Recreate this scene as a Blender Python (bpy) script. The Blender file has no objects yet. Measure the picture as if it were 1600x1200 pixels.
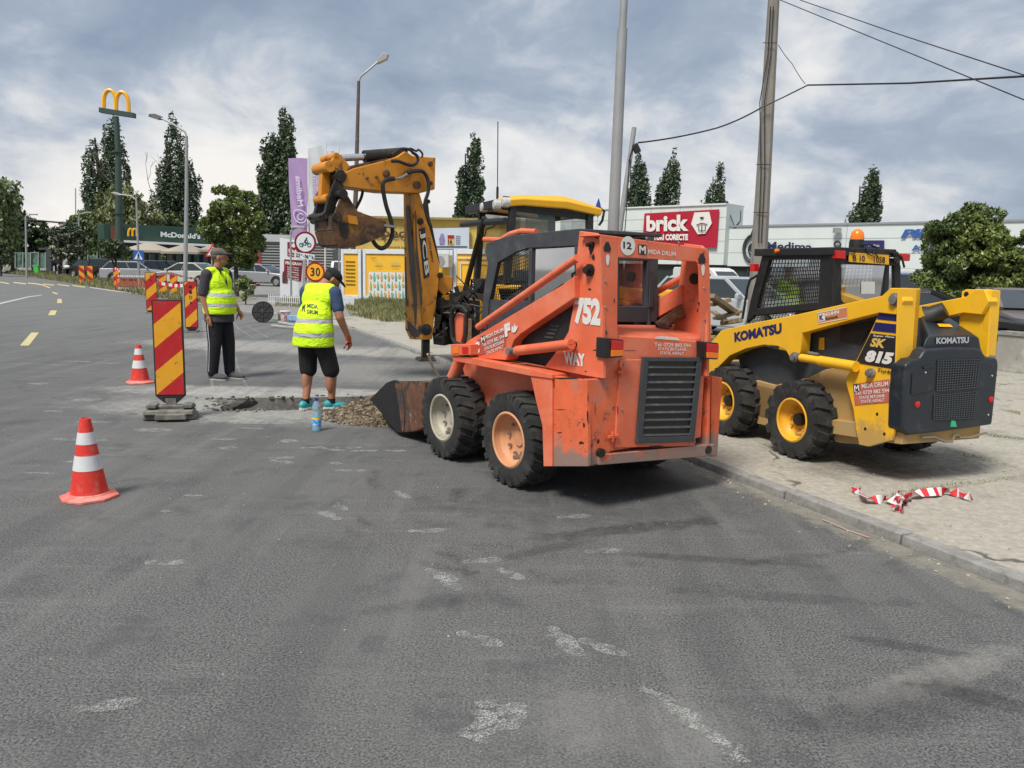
import bpy, bmesh, math, random
import numpy as np
from mathutils import Vector, Matrix
from math import sin, cos, pi, radians, atan, tan
random.seed(7); RNG = np.random.default_rng(7)
V = Vector
scene = bpy.context.scene
C = scene.collection
# ------------------------------------------------------------------ camera
FPX, TILT, ROLL, CH = 1230.0, atan(181 / 1230.0), 0.022, 1.6
fw = V((0, cos(TILT), -sin(TILT))); r0 = V((1, 0, 0)); u0 = r0.cross(fw)
cr = r0 * cos(ROLL) + u0 * sin(ROLL); cu = cr.cross(fw)
cam = bpy.data.objects.new('camera', bpy.data.cameras.new('camera')); C.objects.link(cam)
mw = Matrix((cr, cu, -fw)).transposed().to_4x4(); mw.translation = (0, 0, CH)
cam.matrix_world = mw
cam.data.lens = 36 * FPX / 1600; cam.data.sensor_width = 36; cam.data.clip_end = 3000; cam.data.clip_start = .05
scene.camera = cam
def ray(u, v): return fw + cr * ((u - 800) / FPX) - cu * ((v - 600) / FPX)
def P(u, v, z=0.0):                      # point of the photo on the level z
    d = ray(u, v); return V((0, 0, CH)) + d * ((z - CH) / d.z)
def Q(u, v, Y):                          # point of the photo at distance Y
    d = ray(u, v); return V((0, 0, CH)) + d * (Y / d.y)
# ------------------------------------------------------------------ node helpers
def N(nt, t, **k):
    n = nt.nodes.new(t)
    for a, b in k.items():
        if a == 'ins':
            for i, x in b.items():
                if hasattr(x, 'is_output') or isinstance(x, bpy.types.NodeSocket): nt.links.new(x, n.inputs[i])
                else: n.inputs[i].default_value = x
        else: setattr(n, a, b)
    return n
def math_(nt, op, a, b=0.0, c=0.0, clamp=False):
    n = N(nt, 'ShaderNodeMath', operation=op, use_clamp=clamp, ins={0: a, 1: b, 2: c}); return n.outputs[0]
def mixc(nt, f, a, b, mode='MIX'):
    n = N(nt, 'ShaderNodeMix', data_type='RGBA', blend_type=mode)
    for i, x in ((0, f), (6, a), (7, b)):
        if isinstance(x, bpy.types.NodeSocket): nt.links.new(x, n.inputs[i])
        else: n.inputs[i].default_value = x if i == 0 or len(x) == 4 else (*x, 1)
    return n.outputs[2]
def noise(nt, vec, scale, detail=4, rough=.55, dist=0.0):
    n = N(nt, 'ShaderNodeTexNoise', ins={'Scale': scale, 'Detail': detail, 'Roughness': rough, 'Distortion': dist})
    if vec is not None: nt.links.new(vec, n.inputs['Vector'])
    return n.outputs[0]
def step(nt, x, lo, hi):
    n = N(nt, 'ShaderNodeMapRange', interpolation_type='SMOOTHSTEP', ins={0: x, 1: lo, 2: hi, 3: 0.0, 4: 1.0}); return n.outputs[0]
def ramp(nt, x, stops):
    n = N(nt, 'ShaderNodeValToRGB'); nt.links.new(x, n.inputs[0]); e = n.color_ramp.elements
    while len(e) < len(stops): e.new(.5)
    for el, (p, c) in zip(e, stops): el.position = p; el.color = (*c, 1)
    return n.outputs[0]
def mapping(nt, vec, sc=(1, 1, 1), rot=(0, 0, 0), loc=(0, 0, 0)):
    return N(nt, 'ShaderNodeMapping', ins={0: vec, 1: loc, 2: rot, 3: sc}).outputs[0]
# ------------------------------------------------------------------ world: daylight under broken cloud
SUN_EL, SUN_AZ = radians(55), radians(215)          # azimuth clockwise from +Y
w = bpy.data.worlds.new('World'); scene.world = w; w.use_nodes = True; nt = w.node_tree; nt.nodes.clear()
sky = N(nt, 'ShaderNodeTexSky', sky_type='NISHITA', sun_disc=False, sun_elevation=SUN_EL, sun_rotation=SUN_AZ, air_density=1.3, dust_density=2.0)
tc = N(nt, 'ShaderNodeTexCoord').outputs['Generated']
sp = N(nt, 'ShaderNodeSeparateXYZ', ins={0: tc})
pv = mapping(nt, tc, (1, 1, 1.7), loc=(1.37, .42, .15))
wrp = N(nt, 'ShaderNodeTexNoise', ins={'Vector': pv, 'Scale': 3.0, 'Detail': 4.0}).outputs[1]
pw = N(nt, 'ShaderNodeVectorMath', operation='ADD', ins={0: pv, 1: mapping(nt, wrp, (.22, .22, .22))}).outputs[0]
c1 = noise(nt, pw, 2.1, 10, .5); c2 = noise(nt, pw, 6.5, 9, .6); c3 = noise(nt, pv, .9, 2, .5)
cc = math_(nt, 'ADD', math_(nt, 'ADD', math_(nt, 'MULTIPLY', c1, .80), math_(nt, 'MULTIPLY', c2, .30)), math_(nt, 'MULTIPLY', c3, .20))
cc = math_(nt, 'SUBTRACT', cc, math_(nt, 'MULTIPLY', math_(nt, 'SUBTRACT', sp.outputs[2], .13), .34))
ccol = ramp(nt, cc, [(.54, (2.3, 2.85, 3.75)), (.615, (3.1, 3.65, 4.5)), (.655, (4.3, 4.7, 5.35)), (.68, (5.5, 5.7, 6.0)), (.72, (6.7, 6.7, 6.75)), (.78, (7.9, 7.6, 7.3))])
up = step(nt, sp.outputs[2], .38, .9)
ccol = mixc(nt, up, ccol, (6.6, 6.8, 7.1))
col = mixc(nt, .94, sky.outputs[0], ccol)
bg = N(nt, 'ShaderNodeBackground', ins={0: col, 1: .1})
nt.links.new(bg.outputs[0], N(nt, 'ShaderNodeOutputWorld').inputs[0])
sl = bpy.data.lights.new('sun', 'SUN'); sl.energy = 3.2; sl.angle = radians(16); sl.color = (1, .95, .87)
so = bpy.data.objects.new('sun', sl); C.objects.link(so)
sd_ = V((sin(SUN_AZ) * cos(SUN_EL), cos(SUN_AZ) * cos(SUN_EL), sin(SUN_EL)))
so.rotation_euler = sd_.to_track_quat('Z', 'Y').to_euler()
scene.view_settings.view_transform = 'Standard'; scene.view_settings.look = 'None'; scene.view_settings.gamma = 1
scene.view_settings.exposure = 0.3
# ------------------------------------------------------------------ materials
MATS = {}
def mat(name, col, rough=.6, metal=0.0, var=.12, vs=6, dirt=None, chips=None, bump=0.0, bs=60, coat=0, spec=.5, trans=0, alpha=1, emit=None, streak=None):
    """col base colour; var brightness variation; dirt=(colour, scale, lo, hi, amount); chips=(colour, scale, threshold)"""
    if name in MATS: return MATS[name]
    m = bpy.data.materials.new(name); m.use_nodes = True; nt = m.node_tree; b = nt.nodes['Principled BSDF']
    tc = N(nt, 'ShaderNodeTexCoord').outputs['Object']
    c = (*col, 1)
    if var:
        n1 = noise(nt, tc, vs, 5, .6)
        c = mixc(nt, n1, tuple(max(0, x * (1 - 2 * var)) for x in col), tuple(min(1, x * (1 + 1.6 * var)) for x in col))
    rg = rough
    if streak:
        sn = noise(nt, mapping(nt, tc, (1, 1, .12)), streak[1], 5, .65)
        c = mixc(nt, math_(nt, 'MULTIPLY', step(nt, sn, .5, .72), streak[2]), c, streak[0])
    if dirt:
        for d in (dirt if isinstance(dirt, list) else [dirt]):
            dn = noise(nt, tc, d[1], 8, .68, .4)
            f = math_(nt, 'MULTIPLY', step(nt, dn, d[2], d[3]), d[4])
            c = mixc(nt, f, c, d[0]); rg = math_(nt, 'ADD', math_(nt, 'MULTIPLY', f, .3), rg if isinstance(rg, (int, float)) else rg)
    if chips:
        for d in (chips if isinstance(chips, list) else [chips]):
            cn = noise(nt, tc, d[1], 6, .75, .6); big = noise(nt, tc, d[1] * .13, 3, .5)
            s = math_(nt, 'ADD', math_(nt, 'MULTIPLY', cn, .75), math_(nt, 'MULTIPLY', big, .25))
            f = step(nt, s, d[2], d[2] + .02)
            c = mixc(nt, f, c, d[0])
    if isinstance(c, tuple): b.inputs['Base Color'].default_value = c
    else: nt.links.new(c, b.inputs['Base Color'])
    if isinstance(rg, (int, float)): b.inputs['Roughness'].default_value = rg
    else: nt.links.new(rg, b.inputs['Roughness'])
    b.inputs['Metallic'].default_value = metal; b.inputs['Specular IOR Level'].default_value = spec
    b.inputs['Coat Weight'].default_value = coat
    b.inputs['Transmission Weight'].default_value = trans; b.inputs['Alpha'].default_value = alpha
    if emit: b.inputs['Emission Color'].default_value = (*emit, 1); b.inputs['Emission Strength'].default_value = 1
    if bump:
        bn = noise(nt, tc, bs, 6, .65)
        bp = N(nt, 'ShaderNodeBump', ins={'Strength': min(1, bump), 'Distance': .01, 'Height': bn}); nt.links.new(bp.outputs[0], b.inputs['Normal'])
    MATS[name] = m; return m
DUST = (.30, .27, .22)
def glass(name, tint=(.02, .025, .03), alpha=.35):
    if name in MATS: return MATS[name]
    m = bpy.data.materials.new(name); m.use_nodes = True; nt = m.node_tree; nt.nodes.clear()
    lw = math_(nt, 'MULTIPLY', N(nt, 'ShaderNodeFresnel', ins={0: 1.45}).outputs[0], .55)
    tr = N(nt, 'ShaderNodeBsdfTransparent', ins={0: (1, 1, 1, 1)}); df = N(nt, 'ShaderNodeBsdfDiffuse', ins={0: (*tint, 1)})
    gl = N(nt, 'ShaderNodeBsdfGlossy', ins={0: (1, 1, 1, 1), 1: .05})
    nn = noise(nt, N(nt, 'ShaderNodeTexCoord').outputs['Object'], 5, 6, .7)
    f1 = math_(nt, 'ADD', math_(nt, 'MULTIPLY', step(nt, nn, .35, .75), .25), alpha)
    a = N(nt, 'ShaderNodeMixShader', ins={0: f1, 1: tr.outputs[0], 2: df.outputs[0]})
    b = N(nt, 'ShaderNodeMixShader', ins={0: lw, 1: a.outputs[0], 2: gl.outputs[0]})
    nt.links.new(b.outputs[0], N(nt, 'ShaderNodeOutputMaterial').inputs[0]); MATS[name] = m; return m
# ------------------------------------------------------------------ frames
class Fr:
    """upright frame: origin on the ground, X right, Y forward, heading az clockwise from +Y"""
    def __init__(s, O, az=0): s.O = V(O) if len(O) == 3 else V((O[0], O[1], 0)); s.az = radians(az); s.Rt = V((cos(s.az), -sin(s.az), 0)); s.Fd = V((sin(s.az), cos(s.az), 0))
    def W(s, p): return s.O + s.Rt * p[0] + s.Fd * p[1] + V((0, 0, p[2]))
    def L(s, p): d = V(p) - s.O; return V((d.dot(s.Rt), d.dot(s.Fd), d.z))
    def hit(s, uv, n, c):
        d = ray(*uv); o = V((0, 0, CH)); t = (c - (o - s.O).dot(n)) / d.dot(n); return o + d * t
    def S(s, pts, x): return [s.hit(p, s.Rt, x) for p in pts]      # photo points on the plane X = x
    def R(s, pts, y): return [s.hit(p, s.Fd, y) for p in pts]      # photo points on the plane Y = y
    def Sh(s, p, x): return s.hit(p, s.Rt, x)
    def Rh(s, p, y): return s.hit(p, s.Fd, y)
W0 = Fr((0, 0, 0), 0)
# ------------------------------------------------------------------ mesh builder
class MB:
    def __init__(s, fr=None): s.v = []; s.f = []; s.m = []; s.ch = []; s.fr = fr; s.mi = 0
    def add(s, vs, fs):
        k = len(s.v); s.v += [s.fr.W(p) if s.fr else V(p) for p in vs]
        s.ch.append((k, len(s.v), len(s.f), len(s.f) + len(fs))); s.f += [tuple(i + k for i in f) for f in fs]; s.m += [s.mi] * len(fs); return s
    def box(s, c, d, rz=0, rx=0, ry=0, tx=1.0, ty=1.0):
        R = Matrix.Rotation(rz, 3, 'Z') @ Matrix.Rotation(ry, 3, 'Y') @ Matrix.Rotation(rx, 3, 'X'); c = V(c); v = []
        for z in (-.5, .5):
            kx, ky = (tx, ty) if z > 0 else (1, 1)
            for x, y in ((-.5, -.5), (.5, -.5), (.5, .5), (-.5, .5)): v.append(c + R @ V((x * d[0] * kx, y * d[1] * ky, z * d[2])))
        return s.add(v, [(3, 2, 1, 0), (4, 5, 6, 7), (0, 1, 5, 4), (1, 2, 6, 5), (2, 3, 7, 6), (3, 0, 4, 7)])
    def prism(s, pts, vec):
        n = len(pts); vec = V(vec); pts = [V(p) for p in pts]
        return s.add(pts + [p + vec for p in pts], [tuple(range(n))[::-1], tuple(range(n, 2 * n))] + [(i, (i + 1) % n, (i + 1) % n + n, i + n) for i in range(n)])
    def loft(s, rings, cap=True, close=True):
        n = len(rings[0]); vs = [p for r in rings for p in r]; fs = []
        for k in range(len(rings) - 1):
            for i in range(n if close else n - 1): fs.append((k * n + i, k * n + (i + 1) % n, (k + 1) * n + (i + 1) % n, (k + 1) * n + i))
        if cap: fs += [tuple(range(n))[::-1], tuple(range((len(rings) - 1) * n, len(rings) * n))]
        return s.add(vs, fs)
    def tube(s, pts, r, n=8, cap=True):
        pts = [V(p) for p in pts]; rs = r if isinstance(r, (list, tuple)) else [r] * len(pts); rings = []; prev = None
        for i, p in enumerate(pts):
            t = (pts[min(i + 1, len(pts) - 1)] - pts[max(i - 1, 0)]).normalized()
            if prev is None: a = t.cross(V((0, 0, 1)) if abs(t.z) < .9 else V((1, 0, 0))).normalized()
            else: a = (prev - t * prev.dot(t)).normalized()
            prev = a; b = t.cross(a); rings.append([p + (a * cos(2 * pi * k / n) + b * sin(2 * pi * k / n)) * rs[i] for k in range(n)])
        return s.loft(rings, cap)
    def bar(s, a, b, w_, h, up=(0, 0, 1)):
        a, b = V(a), V(b); t = (b - a).normalized(); x = t.cross(V(up)).normalized(); y = x.cross(t)
        q = [x * w_ / 2 + y * h / 2, -x * w_ / 2 + y * h / 2, -x * w_ / 2 - y * h / 2, x * w_ / 2 - y * h / 2]
        return s.loft([[a + k for k in q], [b + k for k in q]])
    def lathe(s, prof, c, ax=(0, 0, 1), n=24, cap=False):
        ax = V(ax).normalized(); a = ax.cross(V((0, 0, 1)) if abs(ax.z) < .9 else V((1, 0, 0))).normalized(); b = ax.cross(a); c = V(c)
        return s.loft([[c + ax * h + (a * cos(2 * pi * k / n) + b * sin(2 * pi * k / n)) * r for k in range(n)] for r, h in prof], cap)
    def ell(s, c, r, R=None, nu=14, nv=9):
        R = R or Matrix.Identity(3); c = V(c); rings = []
        for j in range(1, nv):
            t = pi * j / nv; rings.append([c + R @ V((r[0] * sin(t) * cos(2 * pi * k / nu), r[1] * sin(t) * sin(2 * pi * k / nu), -r[2] * cos(t))) for k in range(nu)])
        return s.loft(rings, True)
    def cap(s, a, b, ra, rb, n=12):
        a, b = V(a), V(b); t = (b - a).normalized()
        pr = [(ra * sin(x), -ra * cos(x)) for x in (.25, .7, 1.15)] + [(ra, 0)] + [(rb, (b - a).length)] + [(rb * cos(x), (b - a).length + rb * sin(x)) for x in (.42, .87, 1.32)]
        return s.lathe([(r, h) for r, h in pr], a, t, n, True)
    def groups(s):
        """far-apart pieces, so that each becomes an object of its own"""
        n = len(s.ch); lo = []; hi = []
        for a, b, _, _ in s.ch:
            A = np.array([tuple(p) for p in s.v[a:b]]); lo.append(A.min(0)); hi.append(A.max(0))
        lo, hi = np.array(lo), np.array(hi); sz = np.linalg.norm(hi - lo, axis=1); root = list(range(n))
        def find(i):
            while root[i] != i: i = root[i]
            return i
        for i in range(n):
            gap = np.linalg.norm(np.maximum(0, np.maximum(lo[i] - hi[i + 1:], lo[i + 1:] - hi[i])), axis=1)
            for j in np.nonzero(gap < .42 * np.maximum(sz[i], sz[i + 1:]))[0] + i + 1:
                a, b = find(i), find(int(j)); root[max(a, b)] = min(a, b)
        out = {}
        for i in range(n): out.setdefault(find(i), []).append(i)
        return list(out.values())
    def build(s, name, mats, parent=None, bevel=0, seg=2, smooth=35, fr=None, mods=()):
        if parent and 1 < len(s.ch) < 400:
            gs = s.groups()
            if len(gs) > 1:
                objs = []
                for g_ in gs:
                    m_ = MB(s.fr)
                    for c in g_:
                        a, b, f0, f1 = s.ch[c]; k = len(m_.v); m_.v += s.v[a:b]; m_.f += [tuple(i - a + k for i in f) for f in s.f[f0:f1]]; m_.m += s.m[f0:f1]
                    m_.ch = [(0, len(m_.v), 0, len(m_.f))]
                    objs.append(m_.build(name, mats, parent, bevel, seg, smooth, fr))
                return objs[0]
        fr = fr or (parent_frame.get(parent.name) if parent else None) or s.fr
        me = bpy.data.meshes.new(name)
        if fr is None: vs = s.v; loc = None
        else: vs = [fr.L(p) for p in s.v]
        me.from_pydata([tuple(p) for p in vs], [], s.f)
        mats = mats if isinstance(mats, (list, tuple)) else [mats]
        for m in mats: me.materials.append(m)
        me.polygons.foreach_set('material_index', s.m)
        bm = bmesh.new(); bm.from_mesh(me); bmesh.ops.recalc_face_normals(bm, faces=bm.faces); bm.to_mesh(me); bm.free()
        me.polygons.foreach_set('use_smooth', [True] * len(me.polygons))
        o = bpy.data.objects.new(name, me); C.objects.link(o)
        if bevel:
            b = o.modifiers.new('bevel', 'BEVEL'); b.width = bevel; b.segments = seg; b.limit_method = 'ANGLE'; b.angle_limit = radians(35); b.harden_normals = True
            b.use_clamp_overlap = True
        else: me.set_sharp_from_angle(angle=radians(smooth))
        if parent: o.parent = parent; parent_frame[o.name] = fr
        elif fr is not None: o.location = fr.O; o.rotation_euler.z = -fr.az
        return o
parent_frame = {}
def tag(o, label, cat, group=None, kind=None):
    if label: o['label'] = label
    if cat: o['category'] = cat
    if group: o['group'] = group
    if kind: o['kind'] = kind
    return o
def thing(name, label, cat, fr, group=None):
    o = bpy.data.objects.new(name, None); C.objects.link(o); o.location = fr.O; o.rotation_euler.z = -fr.az; o.empty_display_size = .3
    parent_frame[o.name] = fr; return tag(o, label, cat, group)
def struct(o): o['kind'] = 'structure'; return o
def dup(root, loc, az, label=None, scale=1):
    def cp(o, par):
        c = o.copy(); C.objects.link(c); c.parent = par
        for ch in list(o.children): cp(ch, c)
        return c
    r = cp(root, None); r.location = loc; r.rotation_euler.z = -radians(az); r.scale = (scale,) * 3
    if label: r['label'] = label
    return r
_tc = {}
def text_mesh(body, bold=0.0, shear=0.0, spacing=1.0):
    k = (body, bold, shear, spacing)
    if k in _tc: return _tc[k]
    cu_ = bpy.data.curves.new('txt', 'FONT'); cu_.body = body; cu_.offset = bold; cu_.shear = shear; cu_.space_character = spacing; cu_.resolution_u = 3
    cu_.fill_mode = 'FRONT'
    o = bpy.data.objects.new('txt', cu_); C.objects.link(o); bpy.context.view_layer.update()
    me = bpy.data.meshes.new_from_object(o.evaluated_get(bpy.context.evaluated_depsgraph_get()))
    vs = [(v.co.x, v.co.y) for v in me.vertices]; fs = [tuple(p.vertices) for p in me.polygons]
    bpy.data.objects.remove(o); bpy.data.curves.remove(cu_); bpy.data.meshes.remove(me)
    x0 = min(a for a, _ in vs); x1 = max(a for a, _ in vs); y0 = min(b for _, b in vs); y1 = max(b for _, b in vs)
    _tc[k] = ([((a - x0) / (x1 - x0), (b - y0) / (y1 - y0)) for a, b in vs], fs); return _tc[k]
def txt(mb, body, LL, LR, UL, bold=0.0, shear=0.0, spacing=1.0):
    """fills the parallelogram LL-LR-UL with the words"""
    vs, fs = text_mesh(body, bold, shear, spacing); LL, LR, UL = V(LL), V(LR), V(UL)
    old = mb.fr; mb.fr = None; mb.add([LL + (LR - LL) * a + (UL - LL) * b for a, b in vs], fs); mb.fr = old; return mb
def quad(mb, LL, LR, UR, UL):
    old = mb.fr; mb.fr = None; mb.add([LL, LR, UR, UL], [(0, 1, 2, 3)]); mb.fr = old; return mb
# ================================================================== SETTING
def ell_mask(nt, pos, c, r, rot=0, ns=1.2, wob=.5, lo=.55, hi=1.15):
    p = mapping(nt, pos, loc=(-c[0], -c[1], 0))
    p = mapping(nt, p, rot=(0, 0, rot)); p = mapping(nt, p, sc=(1 / r[0], 1 / r[1], 0))
    l = N(nt, 'ShaderNodeVectorMath', operation='LENGTH', ins={0: p}).outputs[1]
    nn = math_(nt, 'ADD', math_(nt, 'MULTIPLY', noise(nt, pos, ns, 8, .75, .3), .65), math_(nt, 'MULTIPLY', noise(nt, pos, ns * 7, 6, .8), .35))
    l = math_(nt, 'ADD', l, math_(nt, 'MULTIPLY', math_(nt, 'SUBTRACT', nn, .5), wob * 3.4))
    return math_(nt, 'MULTIPLY', math_(nt, 'SUBTRACT', 1.0, step(nt, l, lo, hi)), math_(nt, 'ADD', .42, math_(nt, 'MULTIPLY', step(nt, noise(nt, pos, 11, 8, .8), .36, .62), .58)))
def asphalt():
    m = bpy.data.materials.new('asphalt'); m.use_nodes = True; nt = m.node_tree; b = nt.nodes['Principled BSDF']
    pos = N(nt, 'ShaderNodeNewGeometry').outputs['Position']
    fine = noise(nt, pos, 95, 3, .75); mid = noise(nt, pos, 34, 5, .75); big = noise(nt, pos, .55, 6, .62, .6); big2 = noise(nt, pos, 2.6, 6, .65)
    c = mixc(nt, step(nt, fine, .36, .66), (.032, .033, .034), (.185, .186, .184))
    c = mixc(nt, math_(nt, 'MULTIPLY', step(nt, mid, .42, .70), .42), c, (.155, .155, .152))
    c = mixc(nt, math_(nt, 'MULTIPLY', step(nt, big, .42, .62), .45), c, (.135, .136, .134))
    c = mixc(nt, math_(nt, 'MULTIPLY', step(nt, big2, .52, .68), .5), c, (.060, .061, .064))
    spk = N(nt, 'ShaderNodeTexVoronoi', ins={'Scale': 55.0, 'Vector': pos}).outputs['Distance']
    c = mixc(nt, math_(nt, 'MULTIPLY', math_(nt, 'SUBTRACT', 1.0, step(nt, spk, .06, .16)), step(nt, noise(nt, pos, 9, 2), .46, .6)), c, (.36, .36, .35))
    # tar spots
    ts = noise(nt, pos, 7, 4, .75); c = mixc(nt, math_(nt, 'MULTIPLY', step(nt, ts, .735, .755), step(nt, noise(nt, pos, .8, 2), .5, .6)), c, (.018, .018, .02))
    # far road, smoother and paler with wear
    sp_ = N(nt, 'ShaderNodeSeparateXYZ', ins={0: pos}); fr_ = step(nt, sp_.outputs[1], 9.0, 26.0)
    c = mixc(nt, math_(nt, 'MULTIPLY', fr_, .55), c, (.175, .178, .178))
    st = noise(nt, mapping(nt, pos, (.35, 2.5, 1), rot=(0, 0, radians(-8))), 1.6, 7, .72)
    c = mixc(nt, math_(nt, 'MULTIPLY', step(nt, st, .52, .72), .32), c, (.23, .23, .225))
    st2 = noise(nt, mapping(nt, pos, (.5, 6, 1), rot=(0, 0, radians(6))), 1.9, 8, .8)
    band = math_(nt, 'MULTIPLY', step(nt, sp_.outputs[1], 5.0, 7.5), math_(nt, 'SUBTRACT', 1.0, step(nt, sp_.outputs[1], 18, 30)))
    c = mixc(nt, math_(nt, 'MULTIPLY', math_(nt, 'MULTIPLY', step(nt, st2, .60, .66), band), .75), c, (.36, .36, .345))
    # concrete dust round the trench, sandy dust along the kerb, rubber marks and one broad dark patch behind the loaders
    for cc_, rr_, rot, colr, am, ns, wb in [((-2.4, 8.75), (2.5, 1.0), .05, (.36, .355, .33), .8, 1.6, .55), ((-3.0, 9.75), (2.3, .45), .0, (.42, .41, .38), .8, 3, .6),
        ((-1.4, 11.8), (2.6, 1.3), .2, (.30, .30, .285), .6, 1.2, .6), ((-5.2, 15.2), (2.6, 1.1), .3, (.42, .41, .38), .65, 1.5, .6), ((-2.2, 14.6), (1.6, .9), .1, (.42, .40, .36), .7, 1.5, .6),
        ((2.35, 4.5), (.20, 2.6), -.40, (.27, .25, .20), .75, 4, .9), ((1.75, 3.0), (.6, .10), -.5, (.30, .29, .26), .45, 4, .9),
        ((.5, 2.6), (.45, .25), .2, (.24, .235, .22), .35, 6, .8)]:
        c = mixc(nt, math_(nt, 'MULTIPLY', ell_mask(nt, pos, cc_, rr_, rot, ns, wb), am), c, colr)
    for cc_, rr_, rot, am in [((.75, 4.75), (.75, .10), -.35, .7), ((1.15, 4.25), (.6, .06), .12, .6), ((.2, 4.35), (.4, .07), -.55, .5), ((1.35, 3.75), (.6, .07), .08, .45), ((1.5, 2.75), (.6, .16), -.35, .5), ((2.0, 2.75), (.45, .07), .45, .65), ((1.75, 3.25), (.3, .05), .3, .6),
        ((.6, 5.3), (1.2, .6), -.2, .4), ((-.35, 3.6), (.35, .09), -.4, .45), ((-2.7, 3.2), (.35, .08), -.9, .35)]:
        c = mixc(nt, math_(nt, 'MULTIPLY', ell_mask(nt, pos, cc_, rr_, rot, 5, .9), am), c, (.026, .026, .028))
    # tyre scuffs turned by the loader, wheel tracks along the lane
    for cx_, cy_, R_, w_, am in ((.9, 6.1, 1.95, .07, .7), (.9, 6.1, 2.25, .05, .55), (1.5, 5.3, 1.9, .07, .55), (.3, 5.4, 1.5, .05, .5), (2.2, 5.0, 2.6, .08, .45), (1.0, 5.2, 2.9, .06, .35)):
        p = mapping(nt, pos, (1, 1, 0), loc=(-cx_, -cy_, 0)); l = N(nt, 'ShaderNodeVectorMath', operation='LENGTH', ins={0: p}).outputs[1]
        d = math_(nt, 'ABSOLUTE', math_(nt, 'ADD', math_(nt, 'SUBTRACT', l, R_), math_(nt, 'MULTIPLY', math_(nt, 'SUBTRACT', noise(nt, pos, 2.5, 3), .5), .12)))
        f = math_(nt, 'MULTIPLY', math_(nt, 'SUBTRACT', 1.0, step(nt, d, w_ * .3, w_)), step(nt, noise(nt, pos, 1.7, 6, .7), .47, .66)); f = math_(nt, 'MULTIPLY', f, step(nt, noise(nt, pos, 30, 4, .8), .3, .6)); c = mixc(nt, math_(nt, 'MULTIPLY', f, am), c, (.028, .028, .03))
    tr_ = noise(nt, mapping(nt, pos, (2.2, .16, 1), rot=(0, 0, radians(-22))), 1.5, 5, .6); c = mixc(nt, math_(nt, 'MULTIPLY', step(nt, tr_, .50, .64), .28), c, (.055, .056, .058)); c = mixc(nt, math_(nt, 'MULTIPLY', step(nt, tr_, .46, .34), .25), c, (.19, .19, .185))
    nt.links.new(c, b.inputs['Base Color']); b.inputs['Roughness'].default_value = .82; b.inputs['Specular IOR Level'].default_value = .35
    hb = math_(nt, 'ADD', math_(nt, 'MULTIPLY', fine, .6), math_(nt, 'MULTIPLY', mid, .6))
    nt.links.new(N(nt, 'ShaderNodeBump', ins={'Strength': .6, 'Distance': .009, 'Height': hb}).outputs[0], b.inputs['Normal'])
    return m
def paving(name, base, light, dark, sc=1.0, crack=True):
    m = bpy.data.materials.new(name); m.use_nodes = True; nt = m.node_tree; b = nt.nodes['Principled BSDF']
    pos = N(nt, 'ShaderNodeNewGeometry').outputs['Position']
    f = noise(nt, pos, 130 * sc, 3, .75); g = noise(nt, pos, 18 * sc, 6, .7); h = noise(nt, pos, 1.6 * sc, 6, .65, .5)
    c = mixc(nt, step(nt, g, .28, .78), base, light); c = mixc(nt, math_(nt, 'MULTIPLY', step(nt, f, .5, .75), .5), c, dark)
    c = mixc(nt, math_(nt, 'MULTIPLY', step(nt, h, .5, .68), .5), c, dark)
    pb = N(nt, 'ShaderNodeTexVoronoi', ins={'Scale': 38.0 * sc, 'Vector': pos}); c = mixc(nt, math_(nt, 'MULTIPLY', math_(nt, 'SUBTRACT', 1.0, step(nt, pb.outputs[0], .08, .2)), .35), c, tuple(min(1, x * 1.5) for x in light))
    if crack:
        n3 = mapping(nt, N(nt, 'ShaderNodeTexNoise', ins={'Vector': pos, 'Scale': 3.0, 'Detail': 6.0}).outputs[1], (.5, .5, .5))
        v = N(nt, 'ShaderNodeTexVoronoi', feature='DISTANCE_TO_EDGE', ins={'Scale': .33, 'Vector': N(nt, 'ShaderNodeVectorMath', operation='ADD', ins={0: pos, 1: n3}).outputs[0]}).outputs[0]
        c = mixc(nt, math_(nt, 'MULTIPLY', math_(nt, 'SUBTRACT', 1.0, step(nt, v, .002, .009)), step(nt, noise(nt, pos, 1.1, 3), .48, .6)), c, (.10, .095, .075))
        dark_patch = ell_mask(nt, pos, (3.3, 6.5), (1.1, .55), -.3, 2.2, .45); c = mixc(nt, math_(nt, 'MULTIPLY', dark_patch, .75), c, (.06, .055, .045))  # dark patch on the paving below the yellow loader
    nt.links.new(c, b.inputs['Base Color']); b.inputs['Roughness'].default_value = .9
    hh = math_(nt, 'ADD', math_(nt, 'MULTIPLY', f, .5), g)
    nt.links.new(N(nt, 'ShaderNodeBump', ins={'Strength': .35, 'Distance': .012, 'Height': hh}).outputs[0], b.inputs['Normal'])
    return m
M_ROAD = asphalt()
M_WALK = paving('dusty_paving', (.29, .27, .225), (.45, .425, .365), (.19, .175, .145))
M_LOT = paving('lot_asphalt', (.19, .19, .185), (.27, .265, .25), (.12, .12, .115), .5, False)
M_KERB = mat('kerb_concrete', (.27, .265, .25), .9, var=.25, vs=9, dirt=((.11, .105, .09), 14, .45, .7, .6), bump=.5, bs=60)
M_SOIL = mat('soil', (.13, .10, .07), .95, var=.3, vs=12, bump=.8, bs=25)
KERB = [(8.2, -10), (4.55, -1), (3.75, 1.2), (2.66, 3.87), (1.6, 6.36), (-.66, 11.9), (-4.1, 19.65), (-6.8, 22.8), (-11.2, 28.6), (-18.3, 40), (-31, 59), (-52, 80), (-90, 108)]
def off(poly, d):                       # shifts an open polyline to its right
    out = []
    for i, p in enumerate(poly):
        a = V(poly[max(i - 1, 0)]); b = V(poly[min(i + 1, len(poly) - 1)]); t = (b - a).normalized(); out.append((p[0] + t.y * d, p[1] - t.x * d))
    return out
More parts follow.
